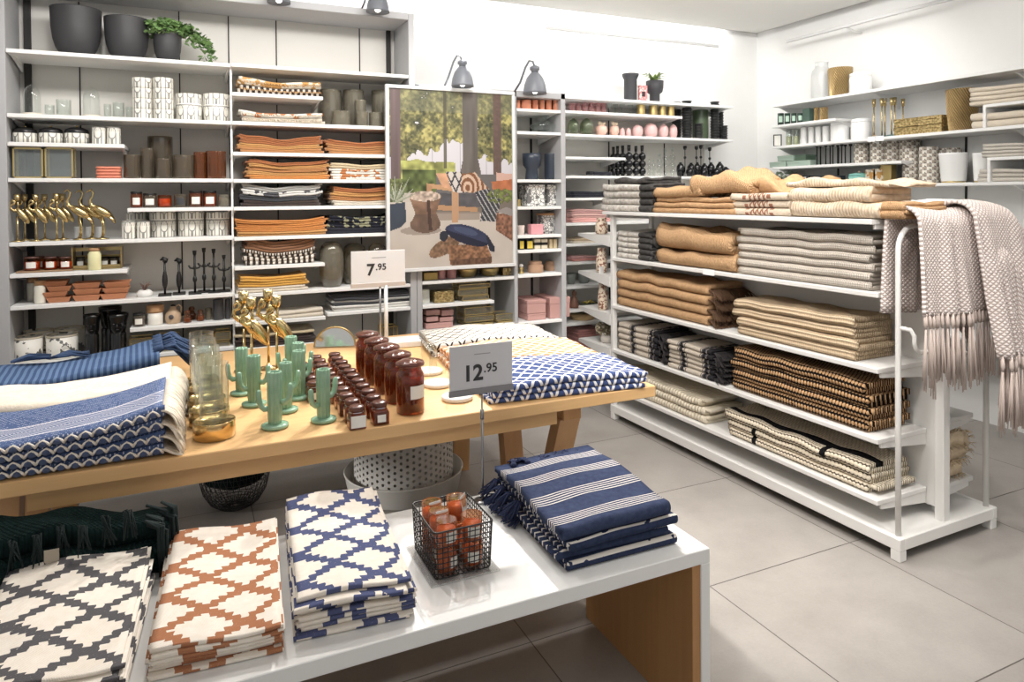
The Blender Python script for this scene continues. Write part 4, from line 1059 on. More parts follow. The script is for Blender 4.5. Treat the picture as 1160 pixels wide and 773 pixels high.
# ================================================================== poster
PW, PH = 160, 216
pu = (np.arange(PW) + .5) / PW; pv = (np.arange(PH) + .5) / PH
UU, VV = np.meshgrid(pu, pv); rg = np.random.default_rng(3)
def nz(sx, sy):
    g = rg.random((sy + 2, sx + 2)); xs = UU * sx; ys = VV * sy; xi = xs.astype(int); yi = ys.astype(int); fx = xs - xi; fy = ys - yi
    return (g[yi, xi] * (1 - fx) + g[yi, xi + 1] * fx) * (1 - fy) + (g[yi + 1, xi] * (1 - fx) + g[yi + 1, xi + 1] * fx) * fy
img = np.zeros((PH, PW, 3)); img[:] = (196, 184, 172)
def pm(mask, col, a=1.0, var=0, n=None):
    c_ = np.array(col, float)[None, None, :] * np.ones_like(img)
    if var: c_ = c_ * (1 + var * ((n if n is not None else rg.random((PH, PW))) - .5))[..., None] * 1.0
    m_ = (mask.astype(float) * a)[..., None]; img[:] = img * (1 - m_) + c_ * m_
def inpoly(pts):
    m_ = np.zeros((PH, PW), bool); n = len(pts)
    for i in range(n):
        (x0, y0), (x1, y1) = pts[i], pts[(i + 1) % n]
        if y0 == y1: continue
        cr = ((y0 > VV) != (y1 > VV)) & (UU < (x1 - x0) * (VV - y0) / (y1 - y0) + x0); m_ ^= cr
    return m_
def ellm(cx, cy, rx, ry, a=0):
    dx, dy = UU - cx, VV - cy; x = dx * math.cos(a) + dy * math.sin(a); y = -dx * math.sin(a) + dy * math.cos(a)
    return (x / rx) ** 2 + (y / ry) ** 2 < 1
n1, n2, n3, n4 = nz(14, 18), nz(34, 44), nz(70, 90), nz(6, 8)
pm(VV < .52, (212, 208, 214)); pm((VV > .27) & (VV < .5) & (((UU * 9) % 1) < .05), (170, 166, 172))
fol = (VV < .345 + .1 * (n1 - .5) + .12 * np.sin(UU * 7 + 1) * .5 + .05 * (n2 - .5)) | ((UU > .7) & (UU < .83) & (VV < .37 + .06 * (n2 - .5)))
tone = (.45 * n1 + .35 * n2 + .3 * n3)
for k, cl in enumerate(((70, 72, 52), (92, 92, 60), (116, 112, 70), (142, 136, 80), (176, 166, 96))): pm(fol & (tone > .25 + .12 * k), cl, 1, .3, n3)
pm(fol & (VV < .12), (122, 122, 98), .45)
pm((VV > .385 + .03 * n1) & (VV < .56) & (UU > .07) & (UU < .52), (158, 160, 84), 1, .7, n2); pm((VV > .45) & (VV < .58) & (UU > .1) & (UU < .36), (84, 96, 50), 1, .8, n2)
pm((UU > .425) & (UU < .45) & (VV < .44), (80, 74, 60), .8)
tr = np.abs(UU - .645) < .062 + .03 * np.clip((VV - .38) / .1, 0, 1); pm(tr & (VV < .5), (100, 92, 86), 1, .25, nz(40, 6))
pm((UU > .835) & (UU < .905) & (VV < .5), (102, 80, 72), 1, .15, n3); pm((UU > .01) & (UU < .09) & (VV < .52), (112, 92, 92), 1, .25, nz(50, 3))
pm((VV > .5) & (UU < .1), (96, 104, 58), 1, .9, n3)
# terrace floor
pm(VV > .60 + .03 * (UU < .3), (202, 190, 178), 1, .06, n1); pm((VV > .58) & (VV < .7) & (UU > .3), (120, 108, 98)); pm((VV > .69) & (VV < .735) & (UU > .3) & (UU < .72), (150, 134, 120), .8)
# sofa
pm(inpoly([(.36, .47), (1, .47), (1, .58), (.36, .6)]), (104, 100, 98)); pm(inpoly([(.36, .58), (.8, .585), (.8, .665), (.36, .655)]), (84, 82, 86), 1, .2, n2)
pm(inpoly([(.33, .645), (.7, .665), (.7, .69), (.33, .675)]), (186, 138, 96)); pm(inpoly([(.29, .525), (.52, .545), (.54, .575), (.29, .55)]), (198, 148, 104))
pm(inpoly([(.49, .55), (.545, .55), (.54, .75), (.49, .75)]), (194, 146, 108)); pm(inpoly([(.29, .53), (.33, .54), (.32, .6), (.29, .59)]), (180, 132, 92))
lat = ((np.abs(((UU * 16 + VV * 9) % 1) - .5) < .12) | (np.abs(((UU * 16 - VV * 12) % 1) - .5) < .12))
p1 = inpoly([(.36, .47), (.45, .465), (.48, .56), (.41, .545)]); pm(p1, (214, 158, 118), 1, .2, n2)
p2 = inpoly([(.44, .46), (.57, .46), (.6, .58), (.5, .575)]); pm(p2, (212, 202, 194)); pm(p2 & lat, (66, 64, 70))
p3 = inpoly([(.57, .47), (.68, .46), (.8, .56), (.66, .58), (.56, .57)]); pm(p3, (214, 178, 150)); pm(p3 & (((np.hypot(UU - .62, VV - .55) * 26) % 1) < .5), (132, 82, 52))
pm(inpoly([(.86, .46), (1, .47), (1, .52), (.86, .52)]), (214, 170, 152)); pm(inpoly([(.82, .515), (1, .5), (1, .565), (.83, .565)]), (192, 108, 66), 1, .2, n2)
th = inpoly([(.68, .575), (.78, .555), (.9, .6), (.87, .75), (.72, .745), (.74, .68)]); pm(th, (58, 60, 68)); pm(th & ((((UU * 1.2 - VV) * 22) % 1) < .28), (176, 174, 172))
pm(ellm(.9, .6, .12, .045) & (n3 > .35), (100, 110, 54), 1, .9, n3)
pm(inpoly([(.86, .7), (1, .71), (1, .87), (.855, .8)]), (138, 92, 70), 1, .7, n3); pm(inpoly([(.85, .69), (.95, .665), (1, .68), (1, .72)]), (150, 142, 138))
# stool
pm(ellm(.24, .79, .16, .025), (150, 136, 124), .8)
pm(ellm(.275, .755, .12, .05) | inpoly([(.165, .745), (.2, .69), (.36, .69), (.395, .75)]), (112, 86, 70), 1, .3, n2); pm(inpoly([(.2, .7), (.15, .6), (.4, .6), (.36, .7)]), (132, 98, 76), 1, .35, n2)
pm(ellm(.275, .598, .125, .03), (186, 164, 146), 1, .6, n3); pm(inpoly([(.285, .62), (.31, .62), (.33, .79), (.3, .79)]), (74, 54, 46))
# potted agave
pm(inpoly([(0, .64), (.12, .63), (.125, .74), (.08, .77), (0, .79)]), (58, 66, 80), 1, .15, n1)
for k in range(13):
    a = -2.9 + k * .21; L_ = .14 + .04 * math.sin(k * 2.3); x1, y1 = .05 + L_ * 1.2 * math.cos(a), .63 + L_ * math.sin(a)
    pm(inpoly([(.05 - .012, .63), (x1, y1), (.05 + .014, .635)]), ((150, 156, 132), (104, 116, 84), (176, 178, 158))[k % 3])
# floor cushions
pm(ellm(.5, .9, .17, .03), (150, 138, 126), .7)
pm(ellm(.43, .885, .135, .045, -.35), (132, 98, 72), 1, .6, n3); pm(inpoly([(.45, .88), (.77, .875), (.82, .96), (.815, .99), (.47, .99)]), (142, 98, 68), 1, .7, n3)
pm(inpoly([(.47, .965), (.82, .955), (.815, .995), (.48, .995)]), (104, 72, 52), 1, .5, n3)
cu_ = ellm(.62, .825, .19, .055, .22); pm(cu_, (50, 56, 86), 1, .3, n1); pm(cu_ & (VV > .835 + .25 * (UU - .62)), (34, 36, 56)); pm(ellm(.42, .825, .035, .03), (42, 44, 56)); pm(ellm(.6, .8, .1, .02, .2), (78, 88, 122), .6)
pm(inpoly([(.77, .83), (.785, .83), (.845, .9), (.84, .93), (.8, .92), (.78, .86)]), (40, 42, 58))
# faint streaks of the shop reflected in its glazing are left to the renderer; the reflection's grey veil is put into the print colours
gr_ = img.mean(2, keepdims=True); img = np.clip((gr_ + (img - gr_) * .86) * .86 + 10, 0, 255)
lin = np.where(img / 255 <= .04045, img / 255 / 12.92, ((np.clip(img, 0, 255) / 255 + .055) / 1.055) ** 2.4)
PX0, PX1 = xf(437, 200, 4.02), xf(583, 200, 4.02); PZ1, PZ0 = AY(437, 95.5, 4.02).z, AY(437, 309.5, 4.02).z
pst = thing('framed_poster', 'framed garden terrace photo poster mounted in front of the poster cabinet', 'poster', ((PX0 + PX1) / 2, 4.02, PZ0))
fw = .02; hw_ = (PX1 - PX0) / 2; hh_ = PZ1 - PZ0
for (x0, x1, z0, z1) in ((-hw_, hw_, hh_ - fw, hh_), (-hw_, hw_, 0, fw), (-hw_, -hw_ + fw, fw, hh_ - fw), (hw_ - fw, hw_, fw, hh_ - fw)):
    link('frame_bar', M().box(x0, x1, -.015, .015, z0, z1, .002).mesh(), plain(214, 216, 216, .35), pst)
m = M(); iw, ih = 2 * (hw_ - fw), hh_ - 2 * fw
m.grid(lambda u, v: ((-hw_ + fw + iw * u, -.004, hh_ - fw - ih * v), (u, 1 - v)), PW, PH, False)
me = m.mesh('poster_print')
ca = me.color_attributes.new('print', 'FLOAT_COLOR', 'CORNER')
cc = np.repeat(lin.reshape(-1, 3), 4, axis=0); ca.data.foreach_set('color', np.concatenate([cc, np.ones((len(cc), 1))], 1).astype(np.float32).ravel())
c = C('poster_ink'); n = c.nt.nodes.new('ShaderNodeVertexColor'); n.layer_name = 'print'
link('poster_print', me, c.fin(V(c, n.outputs[0]), .22, 0, .35), pst)

# ================================================================== poster cabinet shelves
def boxi(name, label, P, w, d, h, mat, rz=0, group=None, cat='box', lid=0, b=.002):
    if not lid: return solo(name, M().box(-w / 2, w / 2, -d / 2, d / 2, 0, h, b).mesh(name), mat, label, cat, P, rz, group)
    t = thing(name, label, cat, P, rz, group)
    link('box_body', M().box(-w / 2 + .002, w / 2 - .002, -d / 2 + .002, d / 2 - .002, 0, h * (1 - lid), b).mesh(), mat, t)
    link('lid', M().box(-w / 2, w / 2, -d / 2, d / 2, h * (1 - lid), h, b).mesh(), mat, t)
    return t
def stand(z, a, b, tp, Y): return fit(z, a, b, tp, Y)
PINKB = plain(196, 146, 138, .7, var=.03); PINKG = plain(214, 150, 150, .3)
P, w_, h_ = fit(Z['C1'], 477, 493.5, 308, 4.14); boxi('gold_tin', 'plain gold tin under the poster, first on its shelf', P, w_, .1, h_, plain(176, 146, 70, .4, .6))
for k, (a, b) in enumerate(((494.5, 505), (506, 517))):
    P, w_, h_ = fit(Z['C1'], a, b, 305, 4.14); vess('pink_cup', f'rosy pink cup, {lr(k, 2)} of two just under the poster', 'cup', P, w_ / 2, h_, CUP, PINKG, 20)
for k, (a, b) in enumerate(((517.5, 541), (542.5, 566))):
    P, w_, h_ = fit(Z['C1'], a, b, 302, 4.15); vess('gold_bowl', f'pale gold bowl, {lr(k, 2)} of two just under the poster', 'bowl', P, w_ / 2, h_, [(.5, 0), (.7, .05), (.95, .6), (1, 1)], GOLDT, 26, .04)
c = C('hammered_gold'); c.h = c.vor(70); c.bd = .004; HAMG = c.fin(c.mix(srgb(120, 92, 40), srgb(226, 200, 130), c.vor(70)), .3, .85)
P, w_, h_ = fit(Z['C1'], 566.5, 580.5, 303, 4.14); boxi('hammered_box', 'textured gold box at the end of the shelf under the poster', P, w_, .08, h_, HAMG)
P, w_, h_ = fit(Z['C2'], 478, 487, 328, 4.13)
t = thing('greeting_card', 'folded white and green card beside the textured gold cube', 'card', P)
link('card_front', M().box(-w_ / 2, w_ / 2, -.001, .001, 0, h_).mesh(), plain(226, 228, 216, .6), t, (0, 0, 0), (-.15, 0, 0)); link('card_back', M().box(-w_ / 2, w_ / 2, .019, .021, 0, h_ * .97).mesh(), plain(206, 214, 196, .6), t, (0, 0, 0), (.12, 0, 0))
P, w_, h_ = fit(Z['C2'], 489, 512.5, 329, 4.14); boxi('hammered_box', 'textured gold cube on the short shelf under the poster', P, w_, .1, h_, HAMG, b=.006)
for i, (a, b, t0, t1) in enumerate(((519, 551, 333.5, 342), (514, 550, 326, 334), (515, 553, 320.5, 326))):
    z1, z0 = AY(530, t0, 4.14).z, AY(530, t1, 4.14).z
    if i == 0: z0 = Z['C2'] + .0012
    P, w_, h_ = fit(z0, a, b, t0, 4.15); gold_box('glass_jewellery_box', f'flat gold-edged glass box, {stk(i, 3)} of three on the short shelf', P, w_, .12, h_ - .001, group='flat glass boxes')
for i, (a, b, t0, t1) in enumerate(((479, 511, 364, 374), (480, 494, 357.5, 364), (495, 511, 358, 364), (480, 496, 350, 357), (497, 511, 350, 357.5))):
    z1, z0 = AY(a, t0, 4.14).z, AY(a, t1, 4.14).z
    z0 = max(z0, Z['C3'] + .001) + .0007 * i; P, w_, h_ = fit(z0, a, b, t0, 4.14); boxi('pink_box', f'small dusty pink box, {("lowest wide one", "second row left", "second row right", "top row left", "top row right")[i]} of the pile', P, w_, .1, h_ - .0015, PINKB)
for i, (a, b, t0, t1) in enumerate(((521, 556, 364, 372.5), (521, 556, 355.5, 363), (521, 555, 346, 355))):
    z0 = max(AY(538, t1, 4.14).z, Z['C3'] + .001); P, w_, h_ = fit(z0, a, b, t0, 4.15); gold_box('glass_jewellery_box', f'wide gold-edged glass box, {stk(i, 3)} of the pile behind the lattice throws', P, w_, .14, h_ - .001, group='wide glass boxes')
for i, (a, b, t0, t1) in enumerate(((558, 581, 362, 371), (556.5, 582, 353.5, 361.5))):
    z0 = max(AY(570, t1, 4.14).z, Z['C3'] + .001); P, w_, h_ = fit(z0, a, b, t0, 4.14); gold_box('glass_jewellery_box', f'bright gold glass box, {("lower", "upper")[i]} of two beside the wide boxes', P, w_, .12, h_ - .001, metal=GOLDT)
P, w_, h_ = fit(Z['C3'], 573, 583, 337.5, 4.3); boxi('pink_storage_box', 'dusty pink storage box behind the cabinet divider', P, w_, .1, h_, PINKB, lid=.4)
# open bay
for k, (a, b) in enumerate(((584.5, 589.5), (590, 602), (602.5, 610), (610.5, 617.2), (618, 625), (626, 633))):
    P, w_, h_ = fit(Z['D1'], a, b, 113.5, 4.12); vess('orange_cup', f'orange ribbed cup, {lr(k, 6)} under the cabinet lamp', 'cup', P, w_ / 2 * .97, h_, CUP, plain(226, 138, 96, .5), 20, group='orange cups')
P, w_, h_ = fit(Z['D2'], 600, 632, 132, 4.2)
vess('glass_carafe', 'wide low clear glass carafe with a short neck', 'carafe', P, w_ / 2, h_, [(.5, 0), (.62, .03), (.85, .25), (1, .45), (.8, .62), (.3, .74), (.24, .8), (.24, .94), (.3, 1)], GCLEAR, 28, .03)
DBLUE = plain(52, 60, 74, .35)
P, w_, h_ = fit(Z['D3'], 592, 613, 174, 4.17); vess('footed_vase', 'slate blue footed bowl vase in the open bay', 'vase', P, w_ / 2, h_, [(.7, 0), (.72, .03), (.62, .4), (.95, .55), (1, .8), (1, 1)], DBLUE, 28, .06)
P, w_, h_ = fit(Z['D3'], 616.5, 635, 174.5, 4.2); vess('cylinder_vase', 'slate blue cylinder vase beside the footed bowl', 'vase', P, w_ / 2, h_, CUP, DBLUE, 28, .06)
for k, (a, b) in enumerate(((591.5, 613.5), (614, 632))):
    P, w_, h_ = fit(Z['D4'], a, b, 209.5, 4.16 + .03 * k); boxi('floral_box', f'black and white floral box, {lr(k, 2)} of two in the open bay', P, w_, .13, h_, FLORAL)
P, w_, h_ = fit(Z['D4'], 585, 590, 226, 4.12); vess('gold_pot', 'tiny gold pot beside the floral boxes', 'pot', P, w_ / 2, h_, CUP, GOLDT, 14)
P, w_, h_ = fit(Z['D5'], 607.5, 630, 241.5, 4.2)
t = thing('floral_canister', 'white floral canister with a flat wooden lid', 'canister', P)
link('canister_body', M().lathe([(0, 0), (w_ * .48, 0), (w_ * .48, h_ * .9), (0, h_ * .9)], 26).mesh(), FLORAL, t); link('lid', M().lathe([(0, h_ * .9), (w_ * .5, h_ * .9), (w_ * .5, h_), (0, h_)], 26).mesh(), CORK, t)
P, w_, h_ = fit(Z['D5'], 599, 614, 254, 4.12); boxi('pink_box', 'small bright pink box in front of the floral canister', P, w_, .06, h_, plain(226, 152, 158, .6))
P, w_, h_ = fit(Z['D5'], 586, 594.5, 255.5, 4.12); vess('cream_cup', 'small cream cup beside the bright pink box', 'cup', P, w_ / 2, h_, TUMB, plain(236, 218, 206, .5), 18)
for k, (a, b, cl) in enumerate(((586.5, 592.2, (246, 214, 20)), (594.5, 602.5, (246, 214, 20)), (603.5, 610.8, (226, 214, 186)), (611.3, 618.8, (226, 214, 186)), (620.5, 624.5, (206, 184, 140)), (625, 629.5, (206, 184, 140)))):
    P, w_, h_ = fit(Z['D6'], a, b, 272 if k < 2 else 270.8, 4.12)
    nm = 'yellow label on black' if k < 2 else ('cream with a black band' if k < 4 else 'beige')
    t = thing('scent_box', f'small {nm} scent box, {("first", "second")[k % 2]} of its pair', 'box', P)
    link('box_body', M().box(-w_ / 2, w_ / 2, -.025, .025, 0, h_, .001).mesh(), plain(24, 24, 24, .5) if k < 2 else plain(*cl, .6), t)
    if k < 2: link('label_panel', M().box(-w_ * .42, w_ * .42, -.0265, -.025, h_ * .1, h_ * .9).mesh(), plain(*cl, .5), t)
    elif k < 4: link('band', M().box(-w_ * .51, w_ * .51, -.026, .026, h_ * .38, h_ * .66).mesh(), plain(30, 28, 26, .5), t)
P, w_, h_ = fit(Z['D7'], 587, 594, 299, 4.12)
t = thing('gold_figurine', 'small gold figurine with a white top beside the wicker boxes', 'figurine', P)
link('body', M().lathe(sc2([(0, 0), (.9, 0), (1, .1), (.5, .3), (.8, .5), (.5, .66), (0, .68)], w_ / 2, h_), 16).mesh(), GOLDT, t); link('head', M().ell((0, 0, h_ * .82), (w_ * .36, w_ * .36, h_ * .18), 12, 8).mesh(), plain(236, 230, 222, .4), t)
c = C('wicker_weave'); u, v = c.uv; wk = ((u * 420).sin() * (v * 700).sin()); c.h = wk; c.bd = .002; WICK = c.fin(c.mix(srgb(170, 120, 84), srgb(222, 180, 144), wk * .5 + .5), .8)
for k, (a, b) in enumerate(((597.5, 615.5), (616.5, 632.5))):
    P, w_, h_ = fit(Z['D7'], a, b, 296, 4.14 + .06 * k)
    t = thing('wicker_canister', f'round peach wicker canister with lid, {lr(k, 2)} of two', 'canister', P)
    link('basket', M().lathe(sc2([(0, 0), (.95, 0), (1, .06), (1, .66), (.97, .7), (0, .7)], w_ / 2, h_), 28).mesh(), WICK, t); link('lid', M().lathe(sc2([(0, .7), (.82, .7), (.84, .74), (.82, .97), (.76, 1), (0, 1)], w_ / 2, h_), 28).mesh(), WICK, t)
for i, (a, b, t0, t1) in enumerate(((587.5, 611, 352.5, 364.5), (587, 611, 337.5, 351.5), (612, 638, 334.5, 363))):
    z0 = Z['D8'] + .001 if i != 1 else zA + .001
    P, w_, h_ = fit(z0, a, b, t0, 4.2); zA = P.z + h_
    boxi('pink_storage_box', f'dusty pink storage box, {("lower of the stacked pair", "upper of the stacked pair", "tall one at the bay side")[i]}', P, w_ - .003, .24, h_, PINKB, lid=.3 if i == 2 else .25)
P, w_, h_ = fit(Z['D9'] - .2, 611, 640, 373, 4.18)
gold_box('wire_basket', 'low gold wire basket at the foot of the open bay', Vector((P.x - .03, 4.2, Z['D9'] - .2 + .001)), .2, .2, min(h_, .165), e=.005)
wp(cab2, 'shelf', M().box(DX0, DX1, YC, YC + .31, Z['D9'] - .22, Z['D9'] - .2, .002), WHITE)
# ================================================================== far wall shelving
GF = lambda key, a, b, tp, y=4.55: fit(Z[key], a, b, tp, y)
DKV = plain(54, 54, 58, .6)
P, w_, h_ = GF('E1', 704.5, 724, 84)
vess('tall_planter', 'tall dark flared planter on the far shelving top', 'planter', P, w_ / 2, h_, [(.74, 0), (.76, .02), (.76, .8), (.98, .94), (1, 1)], DKV, 30, .06)
P, w_, h_ = GF('E1', 722.5, 733.5, 97)
t = thing('pink_book', 'pink patterned book standing between the dark planter and the fern', 'book', P)
link('cover', M().box(-w_ / 2, w_ / 2, -.012, .012, 0, h_, .001).mesh(), mixpat('pink_cover', (226, 140, 140), (240, 206, 200), 60, .55), t)
link('title_square', M().box(-w_ * .2, w_ * .22, -.0132, -.012, h_ * .35, h_ * .65).mesh(), plain(52, 40, 44, .6), t)
P, w_, h_ = GF('E1', 731.5, 752, 92)
t = thing('potted_fern', 'bright green fern in a footed dark pot on the far shelving top', 'potted plant', P)
link('pot', M().lathe(sc2(hollow([(.55, 0), (.57, .02), (.57, .42), (.85, .5), (.97, .7), (1, 1)], .07, .45), w_ / 2, h_), 28).mesh(), DKV, t)
rn = random.Random(2); m = M(); r_ = w_ / 2
for k in range(46):
    a = rn.uniform(0, 6.28); l = rn.uniform(.7, 1.5) * r_; up = rn.uniform(.5, 1.3) * r_
    pts = [Vector((math.cos(a) * l * f, math.sin(a) * l * f, h_ * .9 + up * math.sin(f * 2.1))) for f in (0, .3, .6, 1)]
    for q in range(3):
        p0, p1 = pts[q], pts[q + 1]; sd = Vector((-math.sin(a), math.cos(a), 0)) * r_ * .13
        m.add([p0 - sd, p1 - sd * .8, p1 + sd * .8, p0 + sd], [(0, 1, 2, 3)], None, False)
link('foliage', m.mesh(), LEAF2, t); link('soil', M().lathe([(0, h_ * .88), (r_ * .9, h_ * .88), (0, h_ * .9)], 14).mesh(), plain(60, 46, 34, .9), t)
GPINK = glass('pink_glass', (.9, .66, .66), .05, .25, (.8, .45, .45))
for k, px in enumerate((648, 655, 662.5, 670, 677, 683.5)):
    P, w_, h_ = GF('E2', px - 3.6, px + 3.6, 117.5); vess('pink_glass_cup', f'small pink glass cup, {lr(k, 6)} on the far shelving', 'cup', P, w_ / 2, h_, TUMB, GPINK, 16, group='pink glass cups')
for k, px in enumerate((690, 697, 704.5, 714)):
    P, w_, h_ = GF('E2', px - 3.6, px + 3.6, 113); vess('stemless_glass', f'clear stemmed glass, {lr(k, 4)} between pink and gold cups', 'glass', P, w_ / 2, h_, [(.9, 0), (.9, .03), (.15, .07), (.13, .4), (.7, .5), (1, .75), (.9, 1)], GCLEAR, 18)
for k, (a, b) in enumerate(((721.5, 730.8), (735.3, 744.6), (746, 754.2), (755.5, 764.3))):
    P, w_, h_ = GF('E2', a, b, 117.5, 4.52); vess('gold_tumbler', f'gold metallic tumbler, {lr(k, 4)} on the far shelving', 'tumbler', P, w_ / 2, h_, CUP, GOLDT, 20, group='gold tumblers')
for k, (a, b) in enumerate(((643, 656), (656.5, 672.5))):
    P, w_, h_ = GF('E3', a, b, 134.5); vess('green_globe_vase', f'round green glass vase, {lr(k, 2)} of two on the far shelving', 'vase', P, w_ / 2, h_, GLOBE, GGREEN, 24, .04)
PKV = plain(222, 176, 172, .45, var=.05)
for k, (a, b) in enumerate(((673.5, 688.5), (690, 701.5))):
    P, w_, h_ = GF('E3', a, b, 137)
    t = thing('gift_ornament', f'round peach ornament with gold and white bow, {lr(k, 2)} of two', 'ornament', P)
    link('ball', M().lathe(sc2([(0, 0), (.6, 0), (1, .35), (.85, .62), (.3, .72), (0, .72)], w_ / 2, h_), 18).mesh(), plain(232, 184, 164, .4), t)
    link('bow', M().ell((-w_ * .15, -.01, h_ * .82), (w_ * .2, w_ * .1, h_ * .14), 10, 6, Euler((0, .5, 0))).ell((w_ * .17, -.01, h_ * .8), (w_ * .22, w_ * .1, h_ * .1), 10, 6, Euler((0, -.4, 0))).mesh(), plain(240, 222, 190, .4), t)
for k, (a, b, tp, rr) in enumerate(((701.8, 708, 145, 1), (708.6, 715, 145, 1), (715.5, 728.5, 141.5, 1), (729.3, 745, 139.5, 1), (745.5, 757.3, 140.5, 1), (757.5, 767.5, 141, 1))):
    P, w_, h_ = GF('E3', a, b, tp, 4.54)
    vess('pink_globe_vase', f'textured pale pink round vase, {lr(k, 6)} in the row beside black cups', 'vase', P, w_ / 2, h_, GLOBE, PKV, 22, .06)
BCUP = plain(46, 48, 48, .35)
def cup_stack(key, a, b, tp, y, n, desc, mat=BCUP):
    P, w_, h_ = GF(key, a, b, tp, y); hh = h_ / n
    me = M().lathe(sc2(hollow([(.8, 0), (.84, .06), (.88, .7), (1, .72), (1, 1.0)], .06), w_ / 2, hh * .985), 20).mesh('black_cup')
    for k in range(n): solo('black_cup', me, mat, f'stacked black cup, {stk(k, n)} of {desc}', 'cup', P + Vector((0, 0, k * hh)), 0, 'stacked black cups')
cup_stack('E3', 772.3, 784, 114.5, 4.52, 14, 'the tall stack by the short shelf end')
cup_stack('E3', 760.5, 772, 116, 4.66, 14, 'the tall stack behind the pink vases')
cup_stack('E3', 786, 796.5, 140, 4.5, 5, 'the low stack in front of the green vase')
cup_stack('E3', 804.5, 815, 115.5, 4.52, 14, 'the tall stack beside the green vase')
cup_stack('E3', 811, 820, 127, 4.6, 10, 'the mid-height stack')
cup_stack('E3', 816.5, 824.5, 142.5, 4.52, 6, 'the lowest end stack')
P, w_, h_ = GF('E3', 784.5, 802.5, 119, 4.62); vess('green_vase', 'dark green cylinder vase among the black cup stacks', 'vase', P, w_ / 2, h_, CUP, plain(74, 92, 64, .35), 24)
for k, (key, z, a, b) in enumerate((('E4', 0, 645, 690), ('E5', 0, 645, 688))):
    P, w_, h_ = GF(key, a, b, 170, 4.5)
    solo('leaflet', M().grid(lambda u, v: ((w_ * (u - .5), .1 * (v - .5), .002 + .006 * math.sin(u * 7 + k) * v + .004), (u, v)), 12, 4).mesh(), plain(232, 230, 226, .6), f'thin pile of printed white leaflets on the {("upper", "lower")[k]} short far shelf', 'leaflet', P)
P, w_, h_ = GF('E5', 668, 690, 190, 4.52)
solo('folded_cloth', fold(.12, w_, .03, 2, 4).mesh(), NAVYK, 'crumpled dark cloth beside the bubble candle holders', 'cloth', P, -PI / 2)
def bubble(name, label, P, r, h, n, mat, cat, group, dark=True):
    t = thing(name, label, cat, P, 0, group); m = M(); pr = [(0, 0), (.8 * r, 0), (.85 * r, .004), (.5 * r, .01)]
    s_ = h * .72 / n
    for k in range(n):
        for q in range(1, 7):
            a = -PI / 2 + PI * q / 7; pr.append((max(.3 * r, r * math.cos(a)), .01 + s_ * (k + .5) + s_ * .52 * math.sin(a)))
    pr += [(.34 * r, h * .76), (.36 * r, h * .82)]
    link('bubble_stem', M().lathe(pr, 18).mesh(), mat, t)
    link('candle_cup', M().lathe([(0, h * .82), (.4 * r, h * .82), (.46 * r, h), (.36 * r, h), (.34 * r, h * .86), (0, h * .86)], 14).mesh(), mat, t)
    return t
GB = plain(22, 22, 24, .12)
for k, (px, tp, y, sz) in enumerate(((695, 166.5, 4.62, 4), (699.8, 165.5, 4.62, 4), (705.5, 165, 4.6, 4.2), (712.5, 164.5, 4.52, 4.6), (720.5, 165.5, 4.52, 4.2), (727.5, 164.8, 4.52, 4.4))):
    P, w_, h_ = GF('E5', px - sz, px + sz, tp, y); bubble('bubble_candlestick', f'glossy black bubble candle holder, {lr(k, 6)} on the far shelving', P, w_ / 2, h_, 3, GB, 'candle holder', 'black bubble candle holders')
for k, (px, tp, y, sz) in enumerate(((735.5, 180, 4.5, 2.4), (740.5, 181, 4.5, 2.4), (747, 173.5, 4.55, 3.2), (754, 168, 4.55, 3.6), (762, 167, 4.55, 3.6))):
    P, w_, h_ = GF('E5', px - sz, px + sz, tp, y); bubble('glass_candlestick', f'clear glass bubble candle holder, {lr(k, 5)} beside the black ones', P, w_ / 2, h_, 3, GCLEAR, 'candle holder', 'clear bubble candle holders')
for k, (px, pz, y, sz) in enumerate(((771, 184, 4.56, 4.8), (783, 184.5, 4.6, 4.8), (790, 184, 4.62, 4.3), (798, 185, 4.62, 4.6), (805.5, 184, 4.6, 4.5), (815.5, 183.5, 4.62, 5), (781.5, 190, 4.48, 4.6), (797.5, 191, 4.48, 4.6), (812, 190, 4.5, 5), (822, 189, 4.5, 5.2))):
    P, w_, h_ = GF('E5', px - sz, px + sz, pz, y)
    vess('black_globe_vase', f'round glossy black vase, {TH[k]} of ten behind the camel blankets', 'vase', P, w_ / 2, h_, [(.5, 0), (.8, .08), (1, .42), (.92, .72), (.5, .9), (.34, .92), (.34, 1)], GB, 20, .06, group='round black vases')
for k, (px, tp, y) in enumerate(((776, 165.5, 4.53), (789, 165.5, 4.5), (794, 164.5, 4.5), (804, 167, 4.53))):
    P, w_, h_ = GF('E5', px - 2.2, px + 2.2, tp, y); r_ = w_ / 2
    t = thing('stick_candlestick', f'thin black rod candle holder, {lr(k, 4)} among the round vases', 'candle holder', P, 0, 'thin rod candle holders')
    link('base', M().lathe([(0, 0), (r_ * 1.3, 0), (r_ * 1.3, .006), (0, .008)], 16).mesh(), GB, t)
    link('rod', M().tube([(0, 0, .004), (0, 0, h_ * .92)], r_ * .22, 8).mesh(), GB, t); link('bead', M().ell((0, 0, h_ * .62), (r_ * .75, r_ * .75, r_ * .8), 12, 8).mesh(), GB, t)
    link('candle_cup', M().lathe([(0, h_ * .86), (r_ * .8, h_ * .89), (r_ * 1.0, h_ * .96), (r_ * .9, h_), (0, h_ * .98)], 14).mesh(), GB, t)
